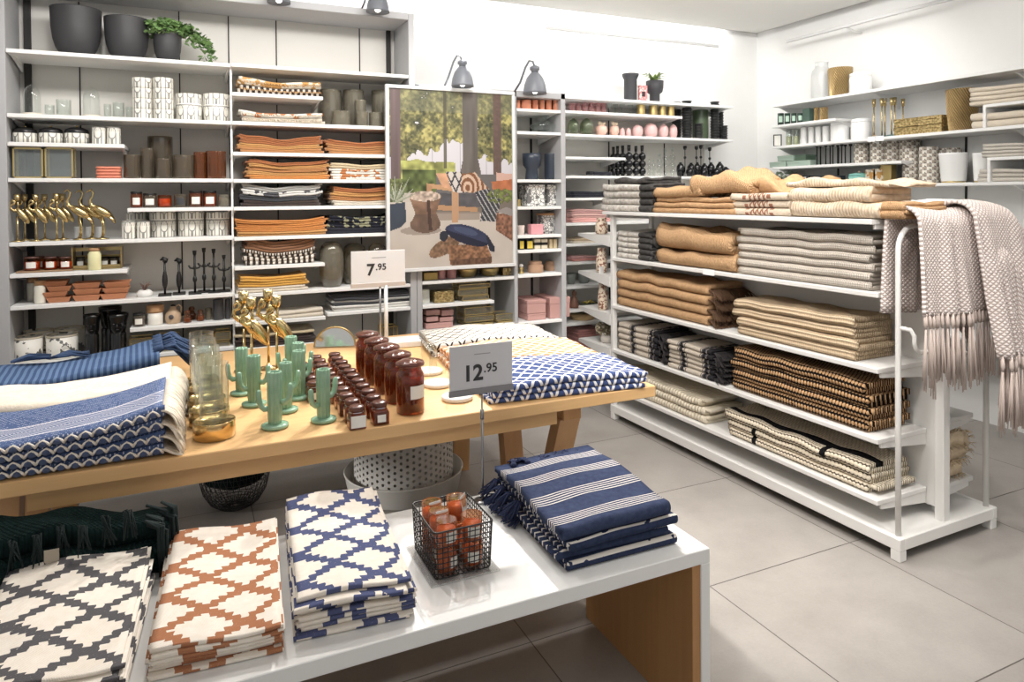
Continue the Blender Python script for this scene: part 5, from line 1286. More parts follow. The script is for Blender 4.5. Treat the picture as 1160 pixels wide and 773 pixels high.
def fstack(key, a, b, tp, y, mats, desc, where, seed, name='folded_textile', sag=.004):
    P, w_, h_ = GF(key, a, b, tp, y); n = len(mats); tk = h_ / n
    for i, mt in enumerate(mats):
        lab = f'{desc}, {stk(i, n)} of the pile {where}' if n > 1 else f'{desc} {where}'
        textile(name, lab, 'folded textile', P + Vector((0, 0, i * tk + .0005)), -PI / 2, .2, w_ * 1.05, tk * .96, mt, 2, seed + i, wob=.002 * (i + 1) / n, wlo=i / (i + 1), nseed=seed, blo=i / (i + 1), bend=lambda x, y: sag * (1 + math.sin(y * 9 + seed)) * (i + 1) / n)
fstack('E6', 640, 684, 217.5, 4.55, [NAVYK, NAVYK], 'dark navy folded textile', 'on the far shelving', 11)
fstack('E7', 640, 688, 240, 4.55, [plain(232, 168, 160, .8), plain(226, 176, 168, .8), cloth(206, 156, 150)], 'pink folded textile', 'on the far shelving', 21, sag=.012)
fstack('E8', 640, 676, 269.5, 4.55, [CREAM, cloth(196, 170, 132)], 'beige folded textile', 'on the far shelving', 31)
fstack('E9', 640, 676, 290, 4.55, [cloth(226, 150, 140), PINKC], 'coral pink folded textile', 'on the far shelving', 41)
for k, (a, b) in enumerate(((640, 653), (653, 669.5))):
    P, w_, h_ = GF('E10', a, b, 309.5, 4.54); vess('stoneware_bowl', f'dark stoneware bowl with pale rim, {lr(k, 2)} of two', 'bowl', P, w_ / 2, h_, [(.55, 0), (.6, .03), (.95, .6), (1, 1)], plain(112, 118, 112, .4), 22, .05)
P, w_, h_ = GF('E11', 645, 656, 329, 4.5)
t = thing('brown_figurine', 'small brown seated figurine on the far shelving', 'figurine', P)
link('body', M().lathe(sc2([(0, 0), (.95, 0), (1, .12), (.8, .35), (.6, .55), (.35, .68), (.5, .78), (.5, .9), (.2, 1), (0, 1)], w_ / 2, h_), 18).mesh(), plain(120, 78, 58, .5), t)
P, w_, h_ = GF('E11', 657, 680, 340, 4.56)
t = thing('flower_tray', 'shallow green tray with yellow flowers on the far shelving', 'tray', P)
link('tray', M().box(-w_ / 2, w_ / 2, -.05, .05, 0, h_ * .4, .003).mesh(), plain(96, 104, 84, .6), t)
m = M(); rn = random.Random(4)
for k in range(22): m.ell((rn.uniform(-.4, .1) * w_, rn.uniform(-.04, .03), h_ * rn.uniform(.5, .9)), (.008, .008, .006), 6, 4)
link('flowers', m.mesh(), plain(206, 186, 70, .7), t)
P, w_, h_ = GF('E12', 646, 673, 354.5, 4.55)
vess('bamboo_basket', 'round shallow bamboo basket on the far shelving', 'basket', P, w_ / 2, h_, [(.96, 0), (1, .03), (1, 1)], wood('bamboo', (186, 150, 92), (214, 180, 122), (2, 2, 60)), 26, .04)
fstack('E13', 647, 676, 372, 4.55, [cloth(196, 128, 122)] * 4, 'dusty pink folded towel', 'low on the far shelving', 51)

# ================================================================== right wall shelving
def GR(key, a, b, tp, x=4.5): return fit(Z[key], a, b, tp, 4.41 if key == 'F2' else x, 0)
P, w_, h_ = GR('F1', 918.5, 943, 71)
vess('frosted_bottle', 'large frosted white bottle vase on the right wall shelf top', 'vase', P, w_ / 2, h_, [(.9, 0), (1, .04), (1, .66), (.9, .78), (.62, .86), (.6, .96), (.66, 1)], glass('frosted_glass', (.9, .91, .9), .3, .55, (.8, .81, .8)), 28, .05)
c = C('ribbed_gold'); u, v = c.uv; rb = ((u * 430 + v * 260).sin()); c.h = rb; c.bd = .006
GRIB = c.fin(c.mix(srgb(186, 146, 76), srgb(228, 194, 128), rb * .5 + .5), .28, .7)
P, w_, h_ = GR('F1', 937, 966.5, 77.5, 4.47); vess('gold_lantern', 'gold glass candle holder between the frosted bottle and white jar', 'candle holder', P, w_ / 2, h_, TUMB, GRIB, 32, .05)
WCER = plain(240, 240, 238, .35)
def lidpot(name, label, P, w, h, k=.8):
    t = thing(name, label, 'jar', P)
    link('pot', M().lathe(sc2([(0, 0), (.92, 0), (1, .05), (1, k - .06), (.94, k), (0, k)], w / 2, h), 26).mesh(), WCER, t)
    link('lid', M().lathe(sc2([(0, k), (.97, k), (1, k + .03), (.96, .94), (.5, 1), (0, 1)], w / 2, h), 26).mesh(), WCER, t)
    return t
P, w_, h_ = GR('F1', 961.5, 988, 82); lidpot('white_jar', 'round white lidded jar on the right wall shelf top', P, w_, h_)
GRN = plain(44, 68, 56, .4)
for k, (a, b) in enumerate(((880.8, 888), (888.5, 895.5), (896, 902.5), (903, 910.3))):
    P, w_, h_ = GR('F2', a, b, 128.5)
    t = thing('green_votive', f'small dark green candle with pale label, {lr(k, 4)} on the right wall', 'candle', P)
    link('votive', M().lathe(sc2([(0, 0), (1, 0), (1, 1), (.9, 1), (.9, .8), (0, .8)], w_ / 2, h_), 16).mesh(), GRN, t); link('paper_label', arc_label(w_ / 2 * 1.02, h_ * .25, h_ * .75, -2.4, .6).mesh(), plain(176, 206, 186, .6), t)
P, w_, h_ = GR('F2', 910, 921, 123); boxi('green_box', 'dark green carton with pale front beside the green candles', P, w_ * .8, w_ * .9, h_, plain(66, 92, 80, .6))
for k, (a, b) in enumerate(((922, 928), (928.5, 938))):
    P, w_, h_ = GR('F2', a, b, 122); vess('gold_votive', f'small ribbed gold candle cup, {lr(k, 2)} of two on the short shelf', 'candle holder', P, w_ / 2, h_, CUP, GRIB, 22)
P, w_, h_ = GR('F3', 876.5, 885.2, 152.5, 4.42)
t = thing('framed_card', 'tiny black framed card at the far end of the right wall shelf', 'frame', P, -.9)
hw = w_ * .55
for x0, x1, z0, z1 in ((-hw, hw, 0, .008), (-hw, hw, h_ - .008, h_), (-hw, -hw + .008, .008, h_ - .008), (hw - .008, hw, .008, h_ - .008)): link('frame_bar', M().box(x0, x1, -.006, .006, z0, z1).mesh(), BLACK, t)
link('card', M().box(-hw + .006, hw - .006, -.002, .002, .006, h_ - .006).mesh(), plain(232, 230, 222, .6), t)
for k, (a, b) in enumerate(((890, 897.5), (898, 906))):
    P, w_, h_ = GR('F3', a, b, 147)
    t = thing('glass_candle', f'pale yellow candle in clear glass, {lr(k, 2)} of two on the right wall', 'candle', P)
    link('glass_body', M().lathe(sc2(hollow(CUP, .05), w_ / 2, h_), 18).mesh(), GCLEAR, t); link('wax', M().lathe(sc2([(0, .05), (.88, .05), (.88, .6), (0, .6)], w_ / 2, h_), 16).mesh(), plain(226, 226, 176, .5), t)
for k, (a, b) in enumerate(((906.8, 915), (915.5, 923), (923.5, 931), (931.5, 940))):
    P, w_, h_ = GR('F3', a, b, 144.5 - k * .4); vess('white_cup', f'plain white ceramic cup, {lr(k, 4)} on the right wall', 'cup', P, w_ / 2, h_, CUP, WCER, 20, group='white cups on the right wall')
for k, (a, b, tp) in enumerate(((940.5, 962.5, 136.5), (963.5, 987.5, 134))):
    P, w_, h_ = GR('F3', a, b, tp); lidpot('white_canister', f'white lidded ceramic canister, {lr(k, 2)} of two on the middle right shelf', P, w_, h_)
for k, (px, tp, y) in enumerate(((990, 112.5, 4.5), (999, 111.5, 4.44), (1002.5, 111.5, 4.54), (1010, 111, 4.44), (1013.5, 110.5, 4.52), (1023, 112, 4.56))):
    P, w_, h_ = GR('F3', px - 3, px + 3, tp, y); r_ = w_ / 2
    t = thing('gold_candlestick', f'tall thin gold candle holder, {lr(k, 6)} on the right wall shelf', 'candle holder', P, 0, 'thin gold candle holders')
    link('base', M().lathe([(0, 0), (r_ * 2.0, 0), (r_ * 1.9, .014), (0, .018)], 18).mesh(), plain(84, 112, 110, .4) if k in (1, 2, 3, 4) else GOLD, t)
    link('rod', M().tube([(0, 0, .01), (0, 0, h_ * .86)], r_ * .3, 8).mesh(), GOLD, t)
    link('candle_cup', M().lathe([(0, h_ * .8), (r_ * .6, h_ * .81), (r_ * .8, h_), (r_ * .6, h_), (r_ * .5, h_ * .84), (0, h_ * .84)], 14).mesh(), GOLD, t)
for k, (px, py) in enumerate(((987, 153), (996.5, 156))):
    z_ = Z['F3'] - .02; P = AX(px, py, XS - .004)
    solo('shelf_ticket', M().box(-.001, .001, -.03, .03, -.018, .018).mesh(), plain(245, 245, 245, .5), f'small white price ticket, {lr(k, 2)} of two on the right wall shelf edge', 'ticket', (XS - .0025, P.y, Z['F3'] - .01))
for k in range(2):
    P, w_, h_ = GR('F3', 1021, 1068, 133, 4.47); h2 = h_ / 2
    boxi('hammered_gold_box', f'long textured gold box, {("lower", "upper")[k]} of two beside the ribbed gold vase', P + Vector((0, 0, k * (h2 + .001))), .11, .34, h2 - .002, HAMG, lid=.4)
P, w_, h_ = GR('F3', 1070.5, 1110, 101.5, 4.47)
vess('ribbed_gold_vase', 'large ribbed gold glass vase on the middle right shelf', 'vase', P, w_ / 2, h_, [(.74, 0), (.8, .03), (.94, .5), (1, .97), (1, 1)], GRIB, 40, .05)
BEIGE = cloth(226, 212, 190); GREYB = cloth(206, 198, 186)
def rstack(z, p0, p1, tps, x, mats, desc, where, seed):
    n = len(mats); P0_, w_, h_ = fit(z, p0, p1, tps, x, 0); tk = h_ / n
    y0, y1 = solve(p0, x, z, 0)[0].y, solve(p1, x, z, 0)[0].y
    for i, mt in enumerate(mats):
        textile('folded_towel', f'{desc}, {stk(i, n)} of the pile {where}', 'towel', Vector((x, (y0 + y1) / 2, z + .0012 + i * tk)), 0, .24, abs(y0 - y1), tk * .97, mt, 2, seed + i, wob=.0015 * (i + 1) / n, wlo=i / (i + 1), nseed=seed, blo=i / (i + 1), bend=lambda x, y: .005 * (1 + math.sin(y * 12)) * (i + 1) / n)
rstack(Z['G1'], 1112, 1178, 98.5, 4.5, [BEIGE] * 4, 'cream folded towel', 'on the upper raised shelf', 61)
rstack(Z['F3'], 1114, 1178, 128, 4.5, [BEIGE] * 2, 'cream folded towel', 'inside the upper raised shelf', 71)
rstack(Z['G2'], 1126, 1180, 163.5, 4.5, [GREYB] * 4, 'grey-beige folded towel', 'on the lower raised shelf', 81)
rstack(Z['F5'], 1122, 1180, 192.5, 4.5, [GREYB] * 3, 'grey-beige folded towel', 'inside the lower raised shelf', 91)
SAGE = plain(164, 186, 170, .5)
for i, (a, b, t0, t1, x) in enumerate(((877, 896, 180.3, 188, 4.48), (896.5, 924, 178.5, 187, 4.48), (886, 905, 172.5, 180, 4.48), (905.5, 919, 172, 178.5, 4.5))):
    zz = Z['F4'] + .0012 if i < 2 else zt_ + .001
    P, w_, h_ = fit(zz, a, b, t0, x, 0); y0, y1 = solve(a, x, zz, 0)[0].y, solve(b, x, zz, 0)[0].y
    if i == 0: zt_ = P.z + .045
    P.z = zz; boxi('sage_box', f'flat sage green box, {("lower far", "lower near", "upper far", "upper near")[i]} in the pile on the right wall', P, .12, abs(y0 - y1) * .97, .044, SAGE if i != 3 else plain(96, 122, 100, .5), lid=.4)
for k, px in enumerate((925.5, 929.5, 935.5, 940.5, 943.5, 949, 953.5, 957.5, 963.5)):
    P, w_, h_ = GR('F4', px - 2, px + 2, 164.5 - .15 * k, 4.46 + .05 * (k % 2)); r_ = w_ / 2
    t = thing('black_candlestick', f'slim black candle holder, {lr(k, 9)} in the right wall row', 'candle holder', P, 0, 'slim black candle holders on the right wall')
    link('base', M().lathe([(0, 0), (r_ * 1.2, 0), (r_ * 1.2, .005), (0, .007)], 12).mesh(), BLACK, t); link('rod', M().tube([(0, 0, .004), (0, 0, h_ * .9)], r_ * .4, 8).mesh(), BLACK, t)
    link('candle_cup', M().lathe([(0, h_ * .88), (r_ * .9, h_ * .9), (r_ * 1.1, h_), (0, h_ * .99)], 12).mesh(), BLACK, t)
c = C('zigzag_basket'); u, v = c.uv
f = (((u / .03).fl() + (v / .022).fl()) * .5).fr() < .25; g = ((u / .03).fr() + (v / .022).fr()) < 1.0
BSK = c.fin(c.mix(c.mix(srgb(226, 220, 208), srgb(168, 154, 138), f), srgb(78, 74, 74), g * ((u / .015).fl() * .5).fr() * 1.7), .85)
for k, (key, a, b, tp, x) in enumerate((('F4', 967, 985, 163, 4.5), ('F4', 985.5, 1003, 160.5, 4.5), ('F4', 1000, 1020, 160, 4.56), ('F4', 1018, 1044, 159.5, 4.6), ('F5', 1022, 1041, 168.5, 4.5), ('F5', 1040.5, 1064, 166.5, 4.5), ('F5', 1062, 1090, 168, 4.6))):
    P, w_, h_ = GR(key, a, b, tp, x)
    vess('patterned_basket', f'black and cream patterned woven basket, {lr(k, 7)} on the right wall', 'basket', P, w_ / 2, h_, [(.95, 0), (1, .05), (1, 1)], BSK, 30, .05)
for k, (a, b) in enumerate(((1062.5, 1098), (1101, 1124))):
    P, w_, h_ = GR('F5', a, b, 173.5, 4.46 + .02 * k)
    t = thing('white_planter', f'white tapered planter with a gold foot, {lr(k, 2)} of two on the right wall', 'planter', P)
    link('foot', M().lathe(sc2([(0, 0), (.8, 0), (.8, .05), (0, .05)], w_ / 2, h_), 28).mesh(), GOLDT, t); link('pot', M().lathe([(a_, b_ + h_ * .05) for a_, b_ in sc2(hollow([(.8, 0), (.82, .02), (.98, .9), (1, .95)], .06), w_ / 2, h_)], 30).mesh(), WCER, t)
for k, px in enumerate((903, 914, 927, 938, 949)):
    P, w_, h_ = GR('F5', px - 4.5, px + 4.5, 199, 4.44); y_ = P.y
    t = thing('boxed_candle', f'small white tag on a dark box, {lr(k, 5)} on the lowest right wall shelf', 'box', P)
    link('box_body', M().box(-.03, .03, -.045, .045, 0, h_ * 1.0, .002).mesh(), plain(56, 62, 66, .6), t); link('tag', M().box(-.033, -.0305, -.02, .024, h_ * .1, h_ * .85).mesh(), plain(244, 244, 242, .5), t)
P, w_, h_ = GR('F5', 877, 902, 195, 4.5); t = thing('leafy_garland', 'small grey-green leafy garland at the far end of the right wall', 'garland', P)
link('ring', M().tube([(.07 * math.cos(a), .1 * math.sin(a), .03) for a in [PI * 2 * q / 16 for q in range(16)]], .012, 6, True).mesh(), plain(96, 84, 60, .8), t); ivy(t, .1, .03, 90, 8, 1.0, False, plain(150, 170, 146, .6))
P, w_, h_ = GR('F5', 961, 985.5, 193.5, 4.45); lp_ = thing('teal_pot', 'teal lidded pot with a pale knob on the right wall', 'pot', P)
link('pot', M().lathe(sc2([(0, 0), (.9, 0), (1, .1), (1, .62), (0, .62)], w_ / 2, h_), 24).mesh(), plain(120, 190, 178, .4), lp_); link('lid', M().lathe(sc2([(0, .62), (1.02, .62), (.95, .78), (.3, .84), (0, .84)], w_ / 2, h_), 24).mesh(), plain(120, 190, 178, .4), lp_); link('knob', M().ell((0, 0, h_ * .92), (w_ * .08, w_ * .08, h_ * .1), 10, 6).mesh(), plain(226, 200, 180, .5), lp_)
for k, (px, tp) in enumerate(((989, 192), (998, 191), (1006.5, 187))):
    P, w_, h_ = GR('F5', px - 4.5, px + 4.5, tp, 4.45); boxi('gift_parcel', f'small gold and white wrapped parcel, {lr(k, 3)} beside the teal pot', P, .06, .08, h_, (PAT_YEL if k < 2 else GOLDT))
# ================================================================== gondola textiles
def sG(px, z, off):
    p = 350.0
    for _ in range(4):
        a = onG(px, p, off)[1]; b = onG(px, p + 1, off)[1]; p += (z - a) / (b - a)
    return onG(px, p, off)[0], p
def rugm(name, fn, bd=.004, rough=.95):
    c = C(name); u, v = c.uv
    col, h = fn(c, u, v); c.h = h; c.bd = bd
    return c.fin(col, rough, 0, .1)
S_ = srgb
def f_grey(c, u, v):
    n = c.noise(38, 4); w = (u * 700).sin() * (v * 500).sin()
    base = c.mix(S_(172, 163, 152), S_(238, 233, 225), (n * 1.9 - .45).sat())
    return c.mix(base, c.mix(S_(44, 42, 42), S_(96, 94, 92), n), v < .13), w * .5 + n
def f_camel(c, u, v):
    n = c.noise(55, 4); w = (u * 900).sin() * (v * 900).sin()
    return c.mix(S_(166, 124, 80), S_(220, 176, 124), (n * .9 + w * .12).sat()), w * .4 + n
def f_camel2(c, u, v):
    n = c.noise(90, 4); w = (u * 500).sin() * (v * 620).sin()
    return c.mix(S_(178, 134, 88), S_(226, 184, 132), (n * .8 + w * .25).sat()), w * .6 + n
def f_emb(c, u, v):
    w = (u * 800).sin() * (v * 800).sin(); n = c.noise(60, 3)
    m = ((v - .2).abs() < .06) * ((((u / .035).tri() + (v / .03).tri()) - 1).abs() < .32)
    m = m.mx(((v - .12).abs() < .012) * ((u / .02).fr() < .6)).mx(((v - .28).abs() < .012) * ((u / .02).fr() < .6))
    return c.mix(c.mix(S_(206, 184, 156), S_(238, 222, 200), n), S_(150, 86, 56), m * .9), w + n
def f_cream(c, u, v):
    n = c.noise(34, 4); w = (v * 420).sin()
    return c.mix(S_(196, 166, 130), S_(240, 222, 196), (n * 1.2 - .1 + w * .12).sat()), w * .5 + n
def f_rib(c, u, v):
    w = (v * (6.283 / .0085)).sin() * .5 + .5; k = (u * (6.283 / .006)).sin() * .5 + .5; n = c.noise(20, 2)
    return c.mix(S_(166, 154, 140), S_(226, 216, 202), (w * .55 + k * .25 + n * .3).sat()), w * .7 + k * .3
def f_jute(c, u, v):
    w = (u * (6.283 / .011)).sin() * .5 + .5; n = c.noise(50, 4, 'Object', .6, (1, .12, 1)); k = (v * 520 + (u / .011).fl() * 2.1).sin() * .5 + .5
    return c.mix(S_(160, 128, 92), S_(240, 216, 178), (w * .5 + n * .55 + k * .12 - .05).sat()), w + k * .3
def f_bb(c, u, v):
    a = (u / .015); b = (v / .017) + a.fl() * .5
    d = ((a.fr() - .5) * (a.fr() - .5) + (b.fr() - .5) * (b.fr() - .5) * .7); n = c.noise(45, 3)
    dark = c.mix(S_(34, 27, 24), S_(24, 20, 18), n)
    return c.mix(dark, c.mix(S_(166, 118, 72), S_(220, 176, 122), n), (d < .13) * ((n > .3))), (.3 - d).mx(0) * 3
def f_cb(c, u, v):
    a = (u / .014); b = (v / .02) + a.fl() * .5; n = c.noise(40, 3)
    d = ((a.fr() - .5) * (a.fr() - .5) * .8 + (b.fr() - .5) * (b.fr() - .5) * .5)
    base = c.mix(S_(96, 84, 72), c.mix(S_(214, 196, 166), S_(244, 232, 208), n), d < .15)
    st = ((u - .325).abs() < .024).mx(((v - .24).abs() < .016) * (u < .34) * (u > .2))
    return c.mix(base, S_(22, 21, 24), st), (.3 - d).mx(0) * 3
def f_cb2(c, u, v):
    a = (u / .014); b = (v / .02) + a.fl() * .5; n = c.noise(40, 3)
    d = ((a.fr() - .5) * (a.fr() - .5) * .8 + (b.fr() - .5) * (b.fr() - .5) * .5)
    base = c.mix(S_(96, 84, 72), c.mix(S_(214, 196, 166), S_(244, 232, 208), n), d < .15)
    return c.mix(base, S_(22, 21, 24), ((v - .66).abs() < .014) * (u < .5)), (.3 - d).mx(0) * 3
def f_str(c, u, v):
    n = c.noise(60, 3); w = (u * 900).sin() * (v * 900).sin()
    q = v / .19 + .2; s = (((q.fr() - .5).abs() < .05)).mx(((q.fr() - .5).abs() > .14) * ((q.fr() - .5).abs() < .17)); s2 = (q.fr() - .5).abs() < .11
    col = c.mix(c.mix(S_(202, 186, 166), S_(232, 220, 202), n), S_(60, 60, 72), s2 * (n > .46) * .9)
    return c.mix(c.mix(col, S_(46, 44, 50), s), S_(50, 48, 52), (v < .035)), w + n
def f_wool(c, u, v):
    w = (v * 260 + c.noise(12, 2) * 6).sin() * .5 + .5; n = c.noise(40, 3)
    return c.mix(S_(206, 190, 160), S_(240, 230, 208), (n * .6 + w * .45).sat()), w + n * .6
RG = {k: rugm('rug_' + k, f, b) for k, f, b in (('grey', f_grey, .004), ('camel', f_camel, .003), ('camel2', f_camel2, .004), ('emb', f_emb, .002), ('cream', f_cream, .004),
      ('rib', f_rib, .004), ('jute', f_jute, .006), ('bb', f_bb, .007), ('cb', f_cb, .007), ('cb2', f_cb2, .007), ('str', f_str, .002), ('wool', f_wool, .006))}
CHARK = rugm('rug_charcoal', lambda c, u, v: (c.mix(S_(48, 46, 46), S_(104, 100, 96), c.noise(50, 3)), c.noise(90, 2)))
_WB = .55
def gstack(key, pa, pb, ytop, pxt, mats, name, desc, where, cat, seed, n=2, depth=.27, off=.02, frm=None, wob=.003, jy=.012, jx=.01, bends=None, fl=.045, fn_=70, z0=None, labs=None, hk=.47):
    """pile on a front shelf between image columns pa (far) and pb (near)"""
    z = (ZS[key] if z0 is None else z0) + .0012
    s1, _ = sG(pa, z, off); s0, _ = sG(pb, z, off)
    if key != 'g0': s1 = min(s1, 2.012)
    L = s1 - s0
    top = onG(pxt, ytop, off)[1]; N = len(mats); t = (top - z) / N
    rn = random.Random(seed)
    for i, mt in enumerate(mats):
        P = G((s0 + s1) / 2 + rn.uniform(-.008, .008), off + depth / 2 + rn.uniform(0, .012), z + i * t + .0003)
        lab = (labs[i] if labs else (f'{desc}, {stk(i, N)} of the pile {where}' if N > 1 else f'{desc} {where}'))
        f_ = None
        if frm:
            e = [(-depth / 2 + .01 + (depth - .02) * q / 8, -L / 2 + .004, t * .5) for q in range(9)]
            e2 = [(-depth / 2 + .01, -L / 2 + .004 + q * .01, t * .5) for q in range(2)]
            f_ = dict(a=dict(edge=e, out=(-.12, -1, .1), ln=fl, n=fn_, r=.0022, seed=seed + i, drop=.45, zmin=-.6 * t if i else .0005), mat=frm)
        textile(name, lab, cat, P, GY, depth, L, t * .985, mt, n, seed * 7 + i, None, f_, wob=wob * _WB * (i + 1) / N * 1.25, wlo=i / (i + 1), nseed=seed, blo=0, jy=jy, jx=jx, ny=22, bend=bends[i] if bends else None, h=hk)
FRD = plain(52, 48, 50, .9); FRB = plain(96, 66, 40, .9); FRR = plain(150, 92, 60, .9)
# top deck
gstack('g0', 682, 738, 209, 700, [RG['grey']] * 4, 'folded_rug', 'grey rug with charcoal end', 'on the gondola top', 'rug', 101, off=-.01, wob=.005)
z_t = onG(700, 209, 0)[1]
textile('folded_rug', 'charcoal rug folded loosely on top of the grey mottled rugs', 'rug', G(sG(742, 1.5, .1)[0] + .16, .17, z_t + .002), GY, .3, .34, .035, CHARK, 2, 5, wob=.006)
gstack('g0', 741, 832, 224, 790, [RG['camel']] * 3, 'folded_blanket', 'camel wool blanket', 'on the gondola top', 'blanket', 111, off=-.01, wob=.006, n=2)
zc = onG(790, 224, 0)[1] + .004
s1, s0 = sG(744, zc, 0)[0], sG(800, zc, 0)[0]
textile('folded_blanket', 'loosely folded camel blanket drooping over the camel pile', 'blanket', G((s0 + s1) / 2 + .02, .14, zc), GY, .3, s1 - s0 - .01, .075, RG['camel2'], 2, 3, wob=.006, ny=20, bend=lambda x, y: -.018 * math.sin(y * 8 + 1))
s1, s0 = sG(788, zc, 0)[0], sG(842, zc, 0)[0]
textile('folded_blanket', 'bulging camel blanket with an open fold, highest on the gondola', 'blanket', G((s0 + s1) / 2, .15, zc + .008), GY + .12, .3, s1 - s0 + .03, .105, RG['camel2'], 2, 8, wob=.012, ny=20, bend=lambda x, y: .03 - .9 * y * y)
s1, s0 = sG(838, zc, .05)[0], sG(905, zc, .05)[0]
textile('folded_blanket', 'camel blanket with curled edges behind the embroidered throws', 'blanket', G((s0 + s1) / 2, .22, zc + .004), GY - .1, .26, s1 - s0, .07, RG['camel'], 2, 9, wob=.014, ny=20, bend=lambda x, y: .02 * math.sin(y * 16))
gstack('g0', 826, 893, 219, 860, [RG['emb']] * 3, 'folded_throw', 'cream throw with rust embroidery and fringe', 'on the gondola top', 'throw', 121, off=-.01, frm=FRR, fl=.05, fn_=90, wob=.003, n=2)
for i, (a, b, t0, t1, mt, lab) in enumerate(((897, 996, 228, 247, 'cream', 'cream woven rug, lowest of three at the gondola top end'), (896, 985, 212, 229, 'cream', 'cream woven rug, middle of three at the gondola top end'))):
    zb = onG(950, t1 + .6, 0)[1]; zt = onG(950, t0, 0)[1]
    if i == 0: zb = ZS['g0'] + .0015
    s1, s0 = sG(a, zb, 0)[0], sG(b, zb, 0)[0]
    textile('folded_rug', lab, 'rug', G((s0 + s1) / 2, .14, zb), GY, .29, s1 - s0, zt - zb, RG[mt], 2, 130 + i, wob=.004, ny=20)
zb = onG(950, 212, 0)[1] + .002; s1, s0 = sG(897, zb, .05)[0], sG(1012, zb, .05)[0]
textile('folded_rug', 'cream fringed rug draped as the top layer at the gondola end', 'rug', G((s0 + s1) / 2, .18, zb), GY, .32, s1 - s0, .03, RG['cream'], 2, 133, wob=.007, ny=20, bend=lambda x, y: -.03 * max(0, -y - .05) * 3)
s1, s0 = sG(985, 1.45, 0)[0], sG(1020, 1.45, 0)[0]
for i in range(2):
    textile('folded_blanket', f'tan blanket end, {("lower", "upper")[i]} of two beside the hanging throws', 'blanket', G((s0 + s1) / 2 + .0, .16, ZS['g0'] + .0015 + i * .034), GY, .28, s1 - s0, .033, RG['camel'], 2, 140 + i, wob=.004)
GWP = rugm('throw_grey_check', lambda c, u, v: (c.mix(S_(150, 152, 156), S_(236, 234, 230), (((u / .07).fr() < .5).mx((v / .07).fr() < .4)) * .9), c.noise(60, 2)), .002)
s1, s0 = .85, .16
textile('folded_throw', 'grey and white checked throw on the far side of the gondola top', 'throw', G(.42, .52, ZS['g0'] + .0015), GY, .29, .62, .07, GWP, 2, 150, wob=.006, ny=18)
textile('folded_throw', 'pale grey throw lying over the checked throw on the gondola top', 'throw', G(.95, .52, ZS['g0'] + .0015), GY + .05, .28, .42, .085, rugm('throw_grey', lambda c, u, v: (c.mix(S_(166, 168, 172), S_(214, 214, 216), c.noise(40, 3)), c.noise(90, 2)), .002), 2, 151, wob=.006)
# second shelf
gstack('g1', 690, 737, 262, 705, [RG['grey']] * 5, 'folded_rug', 'grey rug with charcoal end', 'on the second gondola shelf', 'rug', 161, wob=.005)
textile('folded_rug', 'charcoal rug on the second gondola shelf behind the camel roll', 'rug', G(sG(752, 1.2, .1)[0] + .1, .19, 1.0855 + .0012), GY, .26, .17, .16, CHARK, 4, 6, wob=.005)
zb = ZS['g1'] + .0015
s1, s0 = sG(747, zb, .02)[0], sG(832, zb, .02)[0]
textile('rolled_blanket', 'lower camel blanket roll on the second gondola shelf', 'blanket', G((s0 + s1) / 2, .16, zb), GY, .28, s1 - s0, .088, RG['camel2'], 2, 171, wob=.006, ny=20)
textile('rolled_blanket', 'upper large camel blanket roll on the second gondola shelf', 'blanket', G((s0 + s1) / 2 + .01, .16, zb + .091), GY, .28, s1 - s0 - .01, .125, RG['camel2'], 2, 172, wob=.008, ny=20, bend=lambda x, y: .05 * y)
gstack('g1', 836, 986, 262, 900, [RG['rib']] * 6, 'folded_rug', 'beige ribbed cotton rug', 'on the second gondola shelf', 'rug', 181, wob=.004, n=2, jy=.02)
# third shelf
gstack('g2', 696, 800, 312, 730, [RG['camel']] * 4, 'folded_rug', 'camel rug with brown fringe', 'on the third gondola shelf', 'rug', 191, frm=FRB, fl=.13, fn_=120, wob=.007)
gstack('g2', 832, 966, 350, 900, [RG['jute']] * 4, 'folded_rug', 'jute ribbed rug', 'on the third gondola shelf', 'rug', 201, wob=.004, jy=.02, n=2)
# fourth shelf
gstack('g3', 686, 743, 366, 705, [RG['str']] * 5, 'folded_throw', 'charcoal-striped cream throw', 'at the far end, fourth shelf', 'throw', 211, frm=FRD, fl=.12, fn_=110)
gstack('g3', 757, 806, 389, 775, [RG['str']] * 6, 'folded_throw', 'charcoal-striped cream throw', 'next to the black-brown rugs', 'throw', 221, frm=FRD, fl=.12, fn_=110)
gstack('g3', 832, 984, 412, 900, [RG['bb']] * 4, 'folded_rug', 'black-brown woven rug', 'on the fourth gondola shelf', 'rug', 231, wob=.005, jy=.02)
# lowest shelf
gstack('g4', 700, 797, 440, 760, [RG['wool']] * 3, 'folded_rug', 'thick cream wool rug', 'on the lowest gondola shelf', 'rug', 241, wob=.006, jy=.03)
gstack('g4', 822, 985, 476, 850, [RG['cb2'], RG['cb2'], RG['cb']], 'folded_rug', 'cream tufted rug with black stripe', 'on the lowest shelf', 'rug', 251, wob=.006, jy=.03)
